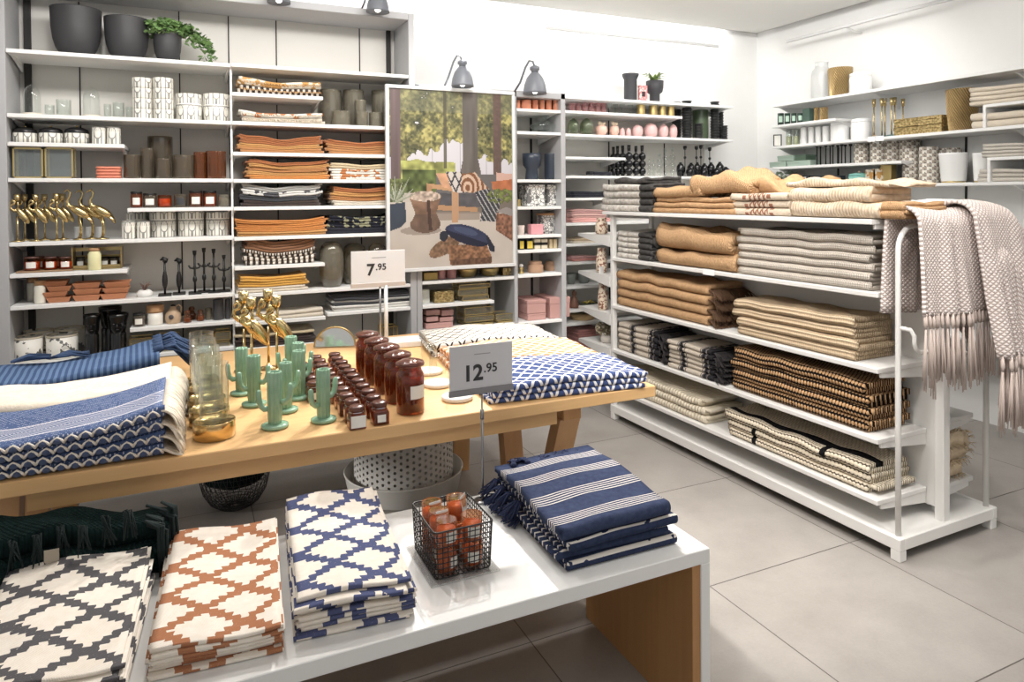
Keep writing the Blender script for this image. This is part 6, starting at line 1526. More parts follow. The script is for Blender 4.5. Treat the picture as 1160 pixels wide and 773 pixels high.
# far side
def shaggy(name, label, P, W, L, T, n, seed, mat):
    t = thing(name, label, 'rug', P, GY)
    fm = fold(W, L, T, 3, seed, wob=.006); link('rug_body', fm.mesh('rug_body'), mat, t)
    rn = random.Random(seed); m = M(); vs = fm.v
    for k in range(n):
        p = Vector(vs[rn.randrange(len(vs))]); d = Vector((p.x / W * 1.2, p.y / L * 1.2, (p.z - T / 2) / T)); d += Vector((rn.gauss(0, .45), rn.gauss(0, .45), rn.gauss(0, .45)))
        d = d.normalized() * rn.uniform(.018, .034); m.tube([p, p + d * .6, p + d + Vector((0, 0, -.008))], [.0024, .002, .0008], 3)
    o = link('pile', m.mesh('pile'), mat, t); o['kind'] = 'stuff'
SHG = rugm('shaggy_wool', lambda c, u, v: (c.mix(S_(206, 178, 140), S_(240, 222, 190), c.noise(30, 3)), c.noise(60, 2)))
shaggy('shaggy_rug', 'shaggy cream rug on the far side of the gondola near the floor', G(.33, .515, ZS['r4'] + .012), .27, .42, .2, 3200, 5, SHG)
textile('folded_rug', 'grey rug on the far side above the shaggy rug', 'rug', G(.5, .5, ZS['r3'] + .0015), GY, .26, .5, .1, RG['rib'], 2, 260)
textile('folded_rug', 'folded beige rug low on the far gondola side behind the spine', 'rug', G(.5, .5, ZS['r2'] + .0015), GY, .26, .5, .12, RG['cream'], 2, 261)
solo('label_holder', M().tube([(0, 0, 0), (.07, 0, 0)], .011, 12).mesh(), plain(250, 250, 250, .3), 'white tube label holder on the far gondola shelf end', 'label holder', G(.098, .4, ZS['r3'] + .012), GY)
P = onG(803, 304, 0)
solo('shelf_ticket', M().box(-.0015, -.0005, -.045, .045, -.02, .012).mesh(), plain(246, 246, 244, .5), 'white price ticket under the camel rolls on the gondola', 'ticket', G(P[0], -.001, ZS['g1'] - .006), GY)
# far end shelves
def gend(px, py, o=.1): s, z = onG(px, py, o); return s
c = C('spotted_ceramic'); SPOT = c.fin(c.mix(srgb(226, 206, 180), srgb(140, 84, 60), c.noise(60, 2) > .55), .4)
for k, (key, a, b, tp, lab, nm) in enumerate((('n0', 674, 689, 247, 'cream vase with brown spots on the highest end shelf of the gondola', 'spotted_vase'), ('n1', 675, 688, 281, 'brown spotted vase on the second end shelf of the gondola', 'spotted_vase'), ('n2', 677, 689, 321, 'brown spotted jug on the third end shelf of the gondola', 'spotted_jug'))):
    z = ZS[key] + .0012; s = sG((a + b) / 2, z, .06)[0]; h = onG((a + b) / 2, tp, .06)[1] - z; d = (G(s, .06, z) - CAM).dot(CF); w = (b - a) * d / FPX
    vess(nm, lab, 'vase', G(s, .06, z), w / 2, h, [(.75, 0), (.95, .1), (1, .4), (.85, .72), (.7, .8), (.75, 1)], SPOT, 22, .07)
z = ZS['n1'] + .0012; solo('white_card', M().box(-.03, .03, -.002, .002, 0, .05).mesh(), plain(244, 244, 244, .6), 'small white card in front of the second end shelf vase', 'card', G(2.2, .02, z), GY + .6)
t = thing('dried_bouquet', 'dried grey-green bouquet lying on the lowest gondola end shelf', 'bouquet', G(2.25, .1, ZS['n3'] + .0012))
ivy(t, .07, .07, 260, 12, 1.1, False, rugm('dried_leaf', lambda c, u, v: (c.mix(S_(126, 120, 90), S_(206, 190, 160), c.noise(20, 2)), c.noise(30, 2)))); link('vase', M().lathe([(0, 0), (.04, 0), (.05, .03), (.045, .07), (0, .07)], 18).mesh(), plain(214, 206, 196, .5), t)

# ------------------------------------------------------------------ throws hanging on the near end
def f_waffle(c, u, v):
    a = (u + v) / .019; b = (u - v) / .019
    d = (a.fr() - .5).abs().mx((b.fr() - .5).abs()); n = c.noise(30, 3)
    return c.mix(c.mix(S_(166, 147, 139), S_(186, 167, 159), n), c.mix(S_(220, 208, 202), S_(240, 232, 228), n), ((.46 - d) * 3.2).sat()), (.5 - d)
WAF = rugm('throw_waffle', f_waffle, .006); FRW = plain(196, 178, 168, .9, var=.06)
def hang(name, label, o0, o1, zfr, zbk, rad, seed, fl, skew=0., sdeep=0., top=1.365, spread=.0, ntas=16, drop_r=0., par=None):
    SC = .082 - rad; rn = random.Random(seed); ph = [rn.uniform(0, 6.28) for _ in range(4)]
    t = par or thing(name, label, 'throw', G(.03, (o0 + o1) / 2, top), GY)
    dl = Vector((0, 0, 0)) if not par else Vector(((o0 + o1) / 2 - par['_oc'], 0, top - par['_top']))
    if not par: t['_oc'] = (o0 + o1) / 2; t['_top'] = top
    path = [(SC + rad, zbk + (top - zbk) * q / 6) for q in range(6)]
    path += [(SC + rad * math.cos(a), top + rad * math.sin(a)) for a in [PI * q / 10 for q in range(11)]]
    path += [(SC - rad, top - (top - zfr) * q / 14) for q in range(1, 15)]
    n = len(path); al = [0]
    for i in range(1, n): al.append(al[-1] + math.hypot(path[i][0] - path[i - 1][0], path[i][1] - path[i - 1][1]))
    oc = (o0 + o1) / 2
    def fn(u, v):
        i = min(int(v * (n - 1)), n - 2); f = v * (n - 1) - i
        s = path[i][0] * (1 - f) + path[i + 1][0] * f; z = path[i][1] * (1 - f) + path[i + 1][1] * f
        a = al[i] * (1 - f) + al[i + 1] * f
        dn = max(0, (top - z)) / .4; front = s < SC
        o = o0 + (o1 - o0) * u
        o = oc + (o - oc) * (1 + spread * dn) + (skew * dn if front else 0)
        rp = (.013 * math.sin(u * 9 + ph[0] + dn) + .009 * math.sin(u * 21 + ph[1])) * (.35 + dn)
        s2 = s + (-abs(rp) * 1.4 - sdeep * dn if front else rp)
        z2 = z - drop_r * max(0, u - .45) ** 2 * 2.2 + .012 * math.sin(u * 5 + ph[2]) * (1 if z > top else .4)
        return ((o - oc, s2 - .03, z2 - top), (u * (o1 - o0), a))
    m = M(); m.grid(fn, 30, 46)
    body = link('cloth_layer' if par else 'cloth', m.mesh('cloth'), WAF, t, dl)
    md = body.modifiers.new('thickness', 'SOLIDIFY'); md.thickness = .014; md.offset = 0
    edge = [Vector(fn(q / 24, 1.0)[0]) for q in range(25)]
    for k in range(ntas):
        f = (k + .5) / ntas * 24; i = min(int(f), 23); p = edge[i].lerp(edge[i + 1], f - i)
        tm = M(); r2 = random.Random(seed * 100 + k); L = fl * r2.uniform(.85, 1.1); sw = r2.uniform(-.02, .02)
        tm.tube([p + Vector((0, 0, .008)), p + Vector((sw * .2, -.004, -.03)), p + Vector((sw * .3, -.004, -.05))], [.0075, .0085, .005], 7)
        for q in range(9):
            a = r2.uniform(0, 6.28); rr = r2.uniform(.2, 1.3)
            tm.tube([p + Vector((sw * .3, -.004, -.045)), p + Vector((sw * .6 + math.cos(a) * .006 * rr, -.004 + math.sin(a) * .006 * rr, -L * .55)), p + Vector((sw + math.cos(a) * .012 * rr, -.004 + math.sin(a) * .011 * rr, -L * r2.uniform(.85, 1.05)))], [.0032, .0036, .0022], 5)
        link('tassel', tm.mesh('tassel'), FRW, t, dl)
    return t
zz = lambda px, py, Y=1.84: AY(px, py, Y).z
hang('hanging_throw', 'pinkish beige waffle throw with tassels hanging nearest the price-ticket side of the gondola end', .03, .47, zz(1070, 352), 1.0, .07, 3, .29, skew=.015, sdeep=.02, spread=.12, ntas=24)
hb_ = hang('hanging_throw', 'pinkish beige waffle throw hanging over the outer gondola end corner', .335, .82, zz(1140, 395, 1.8), 1.02, .088, 9, .28, skew=.01, sdeep=.05, spread=.0, drop_r=.35, ntas=20)
hang('', '', .385, .6, zz(1130, 392, 1.8), .95, .108, 14, .27, skew=.0, sdeep=.03, top=1.19, spread=.05, drop_r=.3, ntas=14, par=hb_)
for k_ in ('_oc', '_top'):
    for o_ in COL.objects:
        if k_ in o_: del o_[k_]
# ================================================================== low white table
def f_ikat(ink, tint):
    def f(c, u, v):
        s = .0075; s2 = .0165; du = ((u + .02) / s).fl() * s; dv = ((v + (u * 300).sin() * .0012) / s2).fl() * s2 + .004
        d = (du / .142).tri() + (dv / .172 + .09).tri(); n = c.noise(46, 3); n2 = c.noise(300, 1)
        m = ((d - 1).abs() < .215) * ((n + n2 * .25) > .40).mx((d - 1).abs() < .17)
        m = m * ((n2 > .3).mx(.86))
        w = (u * 1500).sin() * (v * 1500).sin()
        return c.mix(c.mix(S_(222, 208, 190), S_(240, 232, 220), n), S_(*ink), m * .94), w * .25 + n2 * .4
    return f
def foldy(W, L, T, n, seed, **k):
    m = fold(W, L, T, n, seed, **k); return m
IK = [('grey', 'charcoal grey', rugm('ikat_grey', f_ikat((66, 66, 74), 0), .001)), ('rust', 'rust brown', rugm('ikat_rust', f_ikat((168, 98, 46), 0), .001)), ('blue', 'navy blue', rugm('ikat_blue', f_ikat((48, 64, 116), 0), .001))]
for (key, nm, mt), (x, y, rz, W, L, T, N) in zip(IK, ((-.265, 1.8, -.07, .49, .3, .072, 7), (.062, 1.85, -.075, .52, .262, .06, 6), (.362, 1.86, -.075, .53, .265, .082, 7))):
    t_ = T / N; rn = random.Random(len(nm))
    for i in range(N):
        bend = (lambda a, b, i=i, N=N: (i + 1) / N * (.02 * max(0, (a - .08) / .17) ** 2 + .004 * (1 + math.sin(b * 20 + N))))
        textile('tea_towel', f'cream tea towel with {nm} stepped diamond print, {stk(i, N)} of its pile', 'tea towel',
                (x + rn.uniform(-.006, .006), y + rn.uniform(-.008, .008) + (.006 if i == N - 1 else 0), LZ + .0012 + i * t_ + .0003), PI / 2 + rz + rn.uniform(-.02, .02), W, L, t_ * .97, mt, 2, 300 + i * 7 + len(nm), None, None, bend=bend, wob=.0014 * (i + 1) / N, wlo=i / (i + 1), nseed=N, blo=i / (i + 1), ny=18, jx=.02, jy=.008, K=14)
# dark green throw with tassels
GRT = rugm('dark_green_knit', lambda c, u, v: (c.mix(S_(8, 20, 20), S_(24, 50, 48), c.noise(40, 3)), (u * 500).sin() * (v * 500).sin() + c.noise(80, 2)), .003)
FGR = plain(14, 32, 32, .95)
t = thing('tasselled_throw', 'dark green knitted throw heap with tassels behind the grey-print tea towels', 'throw', (-.265, 2.135, LZ + .0012))
link('cloth', fold(.15, .37, .15, 3, 44, wob=.007, ny=26, jy=.03, bend=lambda a, b: .03 * b / .18 + .012 * math.sin(b * 26)).mesh(), GRT, t, (0, 0, 0), (0, 0, PI / 2))
for k in range(9):
    r2 = random.Random(k); m = M(); p = Vector((.17 + r2.uniform(-.03, .02), -.07 + r2.uniform(-.02, .06), .17 - r2.uniform(0, .05)))
    for q in range(6):
        e = p + Vector((.03 + r2.uniform(-.006, .012) + .012 * k / 9, -.012 + r2.uniform(-.012, .008), 0))
        m.tube([p, e + Vector((0, 0, -.015)), e + Vector((r2.uniform(-.004, .006), 0, -.09)), Vector((e.x + r2.uniform(-.006, .008), e.y, max(.004, e.z - r2.uniform(.12, .16))))], [.004, .0042, .0036, .0022], 5)
    link('tassel', m.mesh('tassel'), FGR, t)
for k in range(6):
    r2 = random.Random(k + 40); m = M(); p = Vector((-.15 + .05 * k, -.05 + r2.uniform(-.02, .03), .145 + .012 * k * .5))
    for q in range(12): m.tube([p, p + Vector((.012 + r2.uniform(-.01, .01), r2.uniform(-.025, -.01), r2.uniform(.0, .01))), p + Vector((.02 + r2.uniform(-.018, .018), -.04 + r2.uniform(-.008, .008), -.045 + r2.uniform(-.02, .01)))], [.0024, .0024, .0014], 5)
    link('tassel', m.mesh('tassel'), FGR, t)
link('cord_loop', M().tube([(-.17, -.06, .1), (-.2, -.07, .12), (-.215, -.08, .09), (-.205, -.085, .04), (-.18, -.08, .05), (-.1, -.085, .03), (.0, -.088, .035), (.09, -.085, .06)], .0035, 6).mesh(), BLACK, t)
link('hang_tag', M().grid(lambda u, v: ((-.085 + .03 * u, -.083 - .004 * v, .115 - .055 * v), (u, v)), 2, 2).mesh(), plain(170, 158, 140, .7), t, label='beige swing tag') if False else link('hang_tag', M().box(-.07, -.038, -.0935, -.0925, .066, .126).mesh(), plain(166, 154, 136, .7), t)
# wire basket of candles
bx, by, bw, bd_, bh = .645, 1.79, .165, .2, .125
t = thing('acrylic_tray', 'clear flat acrylic tray under the wire candle basket', 'tray', (bx, by, LZ + .0008))
link('tray', M().box(-bw / 2 - .014, bw / 2 + .014, -bd_ / 2 - .014, bd_ / 2 + .014, 0, .005, .002).mesh(), glass('acrylic', (.9, .9, .9), .05, .12, (.8, .8, .8)), t)
zb = LZ + .0072
t = thing('wire_basket', 'black wire mesh basket filled with orange candle jars on the white table', 'basket', (bx, by, zb))
m = M(); R_ = .0014
def loop(z, w, d, r=.012):
    p = []
    for cx_, cy_, a0 in ((w / 2 - r, d / 2 - r, 0), (-w / 2 + r, d / 2 - r, PI / 2), (-w / 2 + r, -d / 2 + r, PI), (w / 2 - r, -d / 2 + r, 1.5 * PI)):
        for q in range(4): a = a0 + PI / 2 * q / 3; p.append((cx_ + r * math.cos(a), cy_ + r * math.sin(a), z))
    return p
for k in range(1, 9): m.tube(loop(bh * k / 9, bw * (.94 + .06 * k / 9), bd_ * (.94 + .06 * k / 9)), R_, 5, True)
for k in range(11):
    f = -.46 + .92 * k / 10
    for s_ in (-1, 1):
        m.tube([(f * bw * .94, s_ * bd_ * .47, .002), (f * bw, s_ * bd_ * .5, bh)], R_, 5)
    m.tube([(f * bw * .94, -bd_ * .47, .0015), (f * bw * .94, bd_ * .47, .0015)], R_, 5)
for k in range(14):
    f = -.46 + .92 * k / 13
    for s_ in (-1, 1): m.tube([(s_ * bw * .47, f * bd_ * .94, .002), (s_ * bw * .5, f * bd_, bh)], R_, 5)
link('wire_mesh', m.mesh('wire_mesh'), BLACK, t)
link('rim', M().tube(loop(bh, bw, bd_), .0024, 7, True).mesh(), BLACK, t); link('base_rim', M().tube(loop(.002, bw * .94, bd_ * .94), .0018, 6, True).mesh(), BLACK, t)
OWAX = plain(204, 112, 54, .45)
jr, jh = .028, .066; q_ = 0; GORG = glass('orange_glass', (.92, .62, .42), .04, .1, (.7, .35, .15))
WLID = plain(238, 236, 230, .5)
for lay in range(2):
    for j in range(3):
        for i in range(2):
            if lay and (i, j) == (1, 1): continue
            rn = random.Random(lay * 10 + i * 3 + j)
            P = Vector((bx + (-.0365 + .073 * i), by - .06 + .06 * j, zb + .0045 + lay * (jh + .001)))
            names = (('front left', 'front right'), ('middle left', 'middle right'), ('back left', 'back right'))[j][i]
            o = labelled_jar('orange_candle_jar', f'orange candle jar with white label, {names} of the {("lower", "upper")[lay]} layer in the wire basket', P, jr, jh, GORG, OWAX, None, fill=.66, rz=rn.uniform(-.5, .9), lh=.42, neck=False)
            if lay: link('rim_ring', M().lathe([(jr * .93, jh * .97), (jr * 1.02, jh * .97), (jr * 1.02, jh), (jr * .93, jh)], 18).mesh(), GORG, o)
            if lay and (i, j) in ((0, 2), (0, 1), (1, 2)): link('white_card', M().box(-.018, .018, -jr - .004, -jr - .003, jh * .35, jh * 1.02).mesh(), WLID, o, (0, 0, 0), (-.18, 0, 0))
# navy striped throws
def f_navy(c, u, v):
    q = ((u - .03) / .118); g = q.fr(); band = (g > .16) * (g < .6); ln = ((g - .16) / .088).fr() < .36; n = c.noise(70, 3)
    w = (u * 1200).sin() * (v * 1200).sin(); st = c.noise(260, 1)
    return c.mix(c.mix(S_(40, 50, 80), S_(70, 82, 114), n), S_(226, 218, 208), band * ln * (st > .3).mx(.8)), w * .3 + n * .5
def f_navy2(c, u, v):
    g = (u / .026).fr(); n = c.noise(70, 3)
    return c.mix(c.mix(S_(34, 42, 70), S_(58, 70, 100), n), S_(222, 214, 204), (g < .26) * (c.noise(30, 1) > .38)), (u * 1200).sin() * .3 + n
NAV = rugm('navy_stripe', f_navy, .0012); NAV2 = rugm('navy_stripe_fine', f_navy2, .0012); FNV = plain(30, 42, 78, .95, var=.1)
nx, ny_, nzb = 1.075, 1.84, LZ + .0012
for i, (T, mt) in enumerate(((.026, NAV2), (.024, NAV2), (.025, NAV2), (.038, NAV))):
    t = thing('striped_throw', f'navy striped throw with tassels, {stk(i, 4)} of the pile at the table corner', 'throw', (nx + (.01, -.004, .006, 0)[i], ny_ + (.0, .006, -.004, .0)[i], nzb), PI / 2 - .03 + (.02, -.02, .01, -.02)[i])
    W, L = .5, .345
    bend = lambda a, b, i=i: (.006 * (1 + math.sin(a * 14 + 1)) + .008 * (1 + math.sin(b * 11 + 3))) * (i + 1) / 4
    link('cloth', fold(W, L, T, 2, 400 + i, wob=.002 * (i + 1) / 4, wlo=i / (i + 1), nseed=4, blo=i / (i + 1), ny=20, bend=bend, jx=.01, jy=.012, K=14).mesh(), mt, t)
    for k in range(6 if i == 3 else 4):
        r2 = random.Random(i * 20 + k); m = M()
        if i == 3: p = Vector((W / 2 - .05 + r2.uniform(-.015, .01), -L / 2 + .05 + (L - .09) * k / 5, T + .004)); dr = Vector((.5, r2.uniform(-.7, .7), 0))
        else: p = Vector((W / 2 - .03 - .055 * k, L / 2 - .004, T * .5)); dr = Vector((r2.uniform(-.1, .35), 1, 0))
        dr = dr.normalized()
        m.ell(p, (.011, .011, .009), 8, 6)
        for q in range(15):
            d2 = (dr + Vector((r2.gauss(0, .3), r2.gauss(0, .3), 0))).normalized(); l = r2.uniform(.045, .07)
            zd = -.006 if i == 3 else -r2.uniform(.2, .75) * (nzb - LZ + T * .4)
            m.tube([p, p + d2 * l * .4 + Vector((0, 0, .011 * r2.random())), p + d2 * l + Vector((0, 0, zd))], [.0034, .0034, .0018], 5)
        link('tassel', m.mesh('tassel'), FNV, t)
    nzb += T + .0006
# ------------------------------------------------------------------ price signs
def text_mesh(s, size, off, ext=.0006):
    cu_ = bpy.data.curves.new('price_text', 'FONT'); cu_.body = s; cu_.size = size; cu_.offset = off; cu_.extrude = ext
    o = bpy.data.objects.new('tmp_text', cu_); COL.objects.link(o)
    dg = bpy.context.evaluated_depsgraph_get(); me = bpy.data.meshes.new_from_object(o.evaluated_get(dg)); bpy.data.objects.remove(o); return me
INK = plain(52, 50, 52, .6)
def sign(name, label, x, y, zbase, z0, w, h, big, small, poles, bigx, bz, cardcol, holder):
    t = thing(name, label, 'sign', (x, y, zbase))
    H = z0 - zbase
    link('card', M().box(-w / 2, w / 2, -.0015, .0015, H + .012, H + h, .0005).mesh(), cardcol, t)
    link('holder_strip', M().box(-w / 2 - .002, w / 2 + .002, -.005, .005, H, H + .02, .001).mesh(), holder, t)
    for px_, r0, zt in poles:
        link('pole', M().tube([(px_, .003, .004), (px_, .003, zt)], r0, 10).mesh(), STEEL if r0 < .006 else WHITE, t)
    me = text_mesh(big, h * .44, h * .012); link('price_digits', me, INK, t, (-w * bigx, -.0022, H + bz), (PI / 2, 0, 0))
    wd = max(v.co.x for v in me.vertices)
    link('price_cents', text_mesh(small, h * .25, h * .004), INK, t, (-w * bigx + wd + h * .015, -.0022, H + bz + h * .135), (PI / 2, 0, 0))
    link('small_print', M().box(-w * .12, w * .14, -.0022, -.0016, H + h * .8, H + h * .815).mesh(), plain(150, 148, 150, .7), t)
    return t
a, b = AY(509, 395, 2.09), AY(580, 386, 2.09); zb_, zt_ = AY(545, 446, 2.09).z, AY(545, 390, 2.09).z
sw = b.x - a.x; sx_ = (a.x + b.x) / 2
t = sign('price_sign', 'grey 12.95 price sign on a steel pole standing on the white table', sx_, 2.09, LZ + .0008, zb_, sw, zt_ - zb_, '12', '.95', [(.002, .0045, zb_ - LZ - .07), (.002, .003, zb_ - LZ + .01)], .3, .047, plain(204, 203, 206, .5), plain(132, 130, 132, .4))
link('clip', M().tube([(.002, .003, zb_ - LZ - .085), (.002, .003, zb_ - LZ - .055)], .0065, 10).mesh(), STEEL, t)
link('foot', M().lathe([(0, 0), (.03, 0), (.03, .003), (0, .004)], 20).mesh(), STEEL, t)
Y2 = 3.3
a, b = AY(397.5, 286, Y2), AY(458.5, 282, Y2); zb_, zt_ = AY(428, 325, Y2).z, AY(428, 284, Y2).z
sw = b.x - a.x; sx_ = (a.x + b.x) / 2; pa, pb_ = AY(431, 350, Y2).x - sx_, AY(437.5, 350, Y2).x - sx_
t = sign('price_sign', 'white 7.95 price sign on a double pole at the back of the oak table', sx_, Y2, TZ + .0008, zb_, sw, zt_ - zb_, '7', '.95', [(pa, .0055, zb_ - TZ), (pb_, .0095, zb_ - TZ + .005)], .22, .058, plain(238, 237, 236, .5), plain(206, 194, 184, .45))
link('foot', M().box(-.06, .09, -.05, .05, 0, .004, .001).mesh(), WHITE, t)

# ================================================================== oak table: textiles at the left
tz = TZ + .0012
def f_jac(c, u, v):
    n = c.noise(80, 2); blue = c.mix(S_(58, 80, 126), S_(92, 114, 158), n); wh = S_(216, 214, 220)
    u = u - .405
    dots = (((u / .008).fr() - .5).abs() < .2) * ((v / .011 + (u / .008).fl() * .5).fr() < .3) * (n > .44)
    a = (v / .085).tri(); q = ((u - .025) / .1); ring = ((a + (q - .5).abs() * 1.6) / .22).fr() < .45
    band = (u > .025) * (u < .125); edge = ((u - .021).abs() < .004).mx((u - .13).abs() < .004)
    m = (band * ring * .75).mx(edge).mx((1 - band) * dots * .75)
    return c.mix(blue, wh, m), (u * 1400).sin() * (v * 1400).sin() * .3
JAC = rugm('blue_jacquard', f_jac, .001); CRM = rugm('cream_throw', lambda c, u, v: (c.mix(S_(222, 202, 178), S_(244, 234, 216), c.noise(26, 4)), c.noise(120, 2)), .003)
FCR = plain(236, 220, 198, .9, var=.05)
JL, JW, JT = .80, .37, .088; jx0 = -.075 - JL / 2; NJ = 4
up = lambda b: .05 * max(0, (b / JL * 2 + .1)) ** 2.2
for i in range(NJ):
    tt = JT / NJ
    t = thing('jacquard_towel', f'blue and white patterned towel with knotted edge, {stk(i, NJ)} of its pile', 'towel', (jx0 + (i % 2) * .004, 2.25 + JW / 2, tz + i * (tt + .0003)), PI / 2)
    bnd = lambda a, b, i=i: up(-b) * (i + 1) / 4
    link('cloth', fold(JW, JL, tt * .96, 2, 500 + i, wob=.0015 * (i + 1) / 4, wlo=i / (i + 1), nseed=5, blo=i / (i + 1), ny=34, bend=bnd, jx=.006, jy=.006, K=10).mesh(), JAC, t)
    m = M(); mw = M(); nb = 24
    for k in range(nb):
        b = -JL / 2 + (k + .5) * JL / nb + (i % 2) * .012; zc_ = tt * .5 + bnd(-JW / 2, b) * (i + .5) / (i + 1)
        m.ell((-JW / 2 - .006, b, zc_), (.013, .0135, tt * .44), 10, 6)
        mw.tube([(-JW / 2 - .006, b - .0165, zc_ - tt * .3), (-JW / 2 - .012, b - .011, zc_ + tt * .12), (-JW / 2 - .009, b, zc_ + tt * .43), (-JW / 2 - .012, b + .011, zc_ + tt * .12), (-JW / 2 - .006, b + .0165, zc_ - tt * .3)], .0038, 6)
    link('knotted_edge', m.mesh(), cloth(78, 102, 154), t); link('white_binding', mw.mesh(), plain(232, 222, 208, .9), t)
    link('fringe', fringe([(-JW / 2 + .0 + (JW + .02) * q / 10, -JL / 2 + .01, tt * .5 + up(JL / 2) * (i + .5) / 4) for q in range(11)], (-.35, -1, .15), .085, 230, .0028, 60 + i, .7, -i * tt + .001).mesh(), FCR, t)
for i in range(2):
    bnd = lambda a, b, i=i: (.03 * max(0, (-b / .4)) ** 2 + .005 * (1 + math.sin(b * 13))) * (i + 1) / 2
    t = thing('cream_throw', f'cream fringed throw, {("lower", "upper")[i]} of two between the blue and navy textiles', 'throw', (-.06 - .4, 2.25 + JW + .008 + .15, tz + i * .047), PI / 2)
    link('cloth', fold(.29, .8, .045, 2, 520 + i, wob=.003 * (i + 1) / 2, wlo=i / (i + 1), nseed=6, blo=i / (i + 1), ny=30, bend=bnd, K=10).mesh(), CRM, t)
    link('fringe', fringe([(-.14 + .28 * q / 10, -.39, .024 + bnd(0, -.39)) for q in range(11)], (-.15, -1, .2), .085, 210, .0028, 70 + i, .8, -i * .047 + .001).mesh(), FCR, t)
NVR = striped('navy_rib', (52, 78, 118), (86, 114, 152), .021, .5, 1); FNB = plain(44, 68, 104, .95, var=.1)
t = thing('ribbed_throw', 'steel blue ribbed throw with big tassels at the back of the oak table', 'throw', (-.115 - .42, 3.135, tz), PI / 2 + .06)
bnd = lambda a, b: .045 * max(0, (-b / .42)) ** 1.6 + .004 * math.sin(b * 15)
link('cloth', fold(.38, .84, .1, 3, 530, wob=.003, ny=30, bend=bnd, K=10).mesh(), NVR, t)
for k in range(5):
    r2 = random.Random(k + 7); m = M(); p = Vector((-.1 + .06 * k, -.405, .115 + .035))
    m.tube([p, p + Vector((.0, -.03, .012))], [.018, .013], 8)
    for q in range(20):
        d2 = Vector((r2.uniform(-.35, .25), -1, 0)).normalized(); l = r2.uniform(.12, .16)
        m.tube([p + Vector((0, -.02, .006)), p + d2 * l * .5 + Vector((0, 0, .012 + r2.uniform(-.012, .012))), p + d2 * l + Vector((0, 0, -r2.uniform(.02, .075)))], [.0055, .0055, .0032], 5)
    link('tassel', m.mesh('tassel'), FNB, t)
for k in range(2):
    r2 = random.Random(k + 77); m = M(); p = Vector((.14, .09 - .13 * k, .115))
    for q in range(16): m.tube([p, p + Vector((r2.uniform(-.02, .02), -.06, .012 + r2.uniform(-.008, .008))), p + Vector((r2.uniform(-.035, .035), -.13, r2.uniform(-.004, .012)))], [.0055, .0055, .003], 5)
    link('tassel', m.mesh('tassel'), FNB, t)

# glass lanterns with brass base
for k, (x, y) in enumerate(((.066, 2.365), (.055, 2.505), (.05, 2.645), (.045, 2.785), (.04, 2.93))):
    t = thing('glass_lantern', f'glass cylinder lantern in a brass cup base, {("nearest", "second", "third", "fourth", "farthest")[k]} of the row beside the cacti', 'lantern', (x, y, tz), 0, 'brass-based glass lanterns')
    link('brass_base', M().lathe(hollow([(.0605, 0), (.0625, .002), (.0625, .05), (.062, .052)], .06, .012), 36).mesh(), BRASS, t)
    link('glass_tube', M().lathe([(.043, .012), (.0435, .23), (.0425, .231), (.0415, .23), (.041, .012)], 28).mesh(), GCLEAR, t)
    link('candle_plate', M().lathe([(0, .0115), (.05, .0115), (.05, .014), (0, .015)], 20).mesh(), BRASS, t)
# cacti
c = C('celadon_glaze'); n = c.noise(22, 3); zz_ = c.ob[2]
CEL = c.fin(c.mix(srgb(102, 152, 122), srgb(160, 200, 168), n * .8 + .1), .14, 0, .6)
CAC = [(311.5, 484, 421, .1), (366.6, 477, 418, 1), (288, 459, 402.5, .2), (324, 466, 410.5, .9), (339, 451.5, 397, 1), (274, 446.5, 394, .3), (330, 432, 381, .6), (338, 439.5, 388, .4)]
CN = ('frontmost, nearest the lanterns', 'front right, beside the small brown jars', 'left middle one', 'behind the frontmost one', 'centre of the back group', 'leftmost, beside the glass lanterns', 'farthest back, half hidden', 'second from the back')
for k, (px, pb_, pt, fl) in enumerate(CAC):
    P = AZ(px, pb_, tz); hh = AY(px, pt, P.y).z - tz; q = hh / .19
    t = thing('cactus_vase', f'celadon green ceramic cactus vase, {CN[k]}', 'vase', P, (fl - .5) * .9)
    link('base', M().lathe([(0, 0), (.043 * q, 0), (.046 * q, .004), (.045 * q, .01), (.03 * q, .013), (0, .013)], 28).mesh(), CEL, t)
    link('trunk', M().lathe([(.02 * q, .01), (.0225 * q, .03 * q), (.0235 * q, .12 * q), (.0235 * q, hh - .004), (.022 * q, hh), (.0175 * q, hh), (.0165 * q, hh - .012), (.016 * q, hh - .03)], 60, flute=.08, nf=10).mesh(), CEL, t)
    link('vase_opening', M().lathe([(0, hh - .016), (.0175 * q, hh - .016), (.0175 * q, hh - .014), (0, hh - .014)], 16).mesh(), plain(34, 40, 38, .8), t)
    for sx, z0, zt_ in ((-1, .062, .128), (1, .085, .15)):
        link('arm', M().tube([(sx * .018 * q, 0, (z0 + .002) * q), (sx * .034 * q, 0, z0 * q), (sx * .047 * q, 0, (z0 + .012) * q), (sx * .052 * q, 0, (z0 + .032) * q), (sx * .053 * q, 0, zt_ * q - .006), (sx * .053 * q, 0, zt_ * q)],
                             [.0095 * q, .0098 * q, .0102 * q, .0102 * q, .009 * q, .004 * q], 12).mesh(), CEL, t)
# gold birds on the table
for k, (px, pt, y) in enumerate(((277, 330.5, 3.2), (285.5, 337, 3.1), (304.5, 328, 3.2), (314, 335, 3.08))):
    P = solve(px, y, tz)[0]; hh = AY(px, pt, y).z - tz
    bird('flamingo_candlestick', f'gold flamingo candle holder on the oak table, {lr(k, 4)} behind the cacti', P, hh, .1 * (k - 1.5), 'f', 'gold flamingos on the oak table')
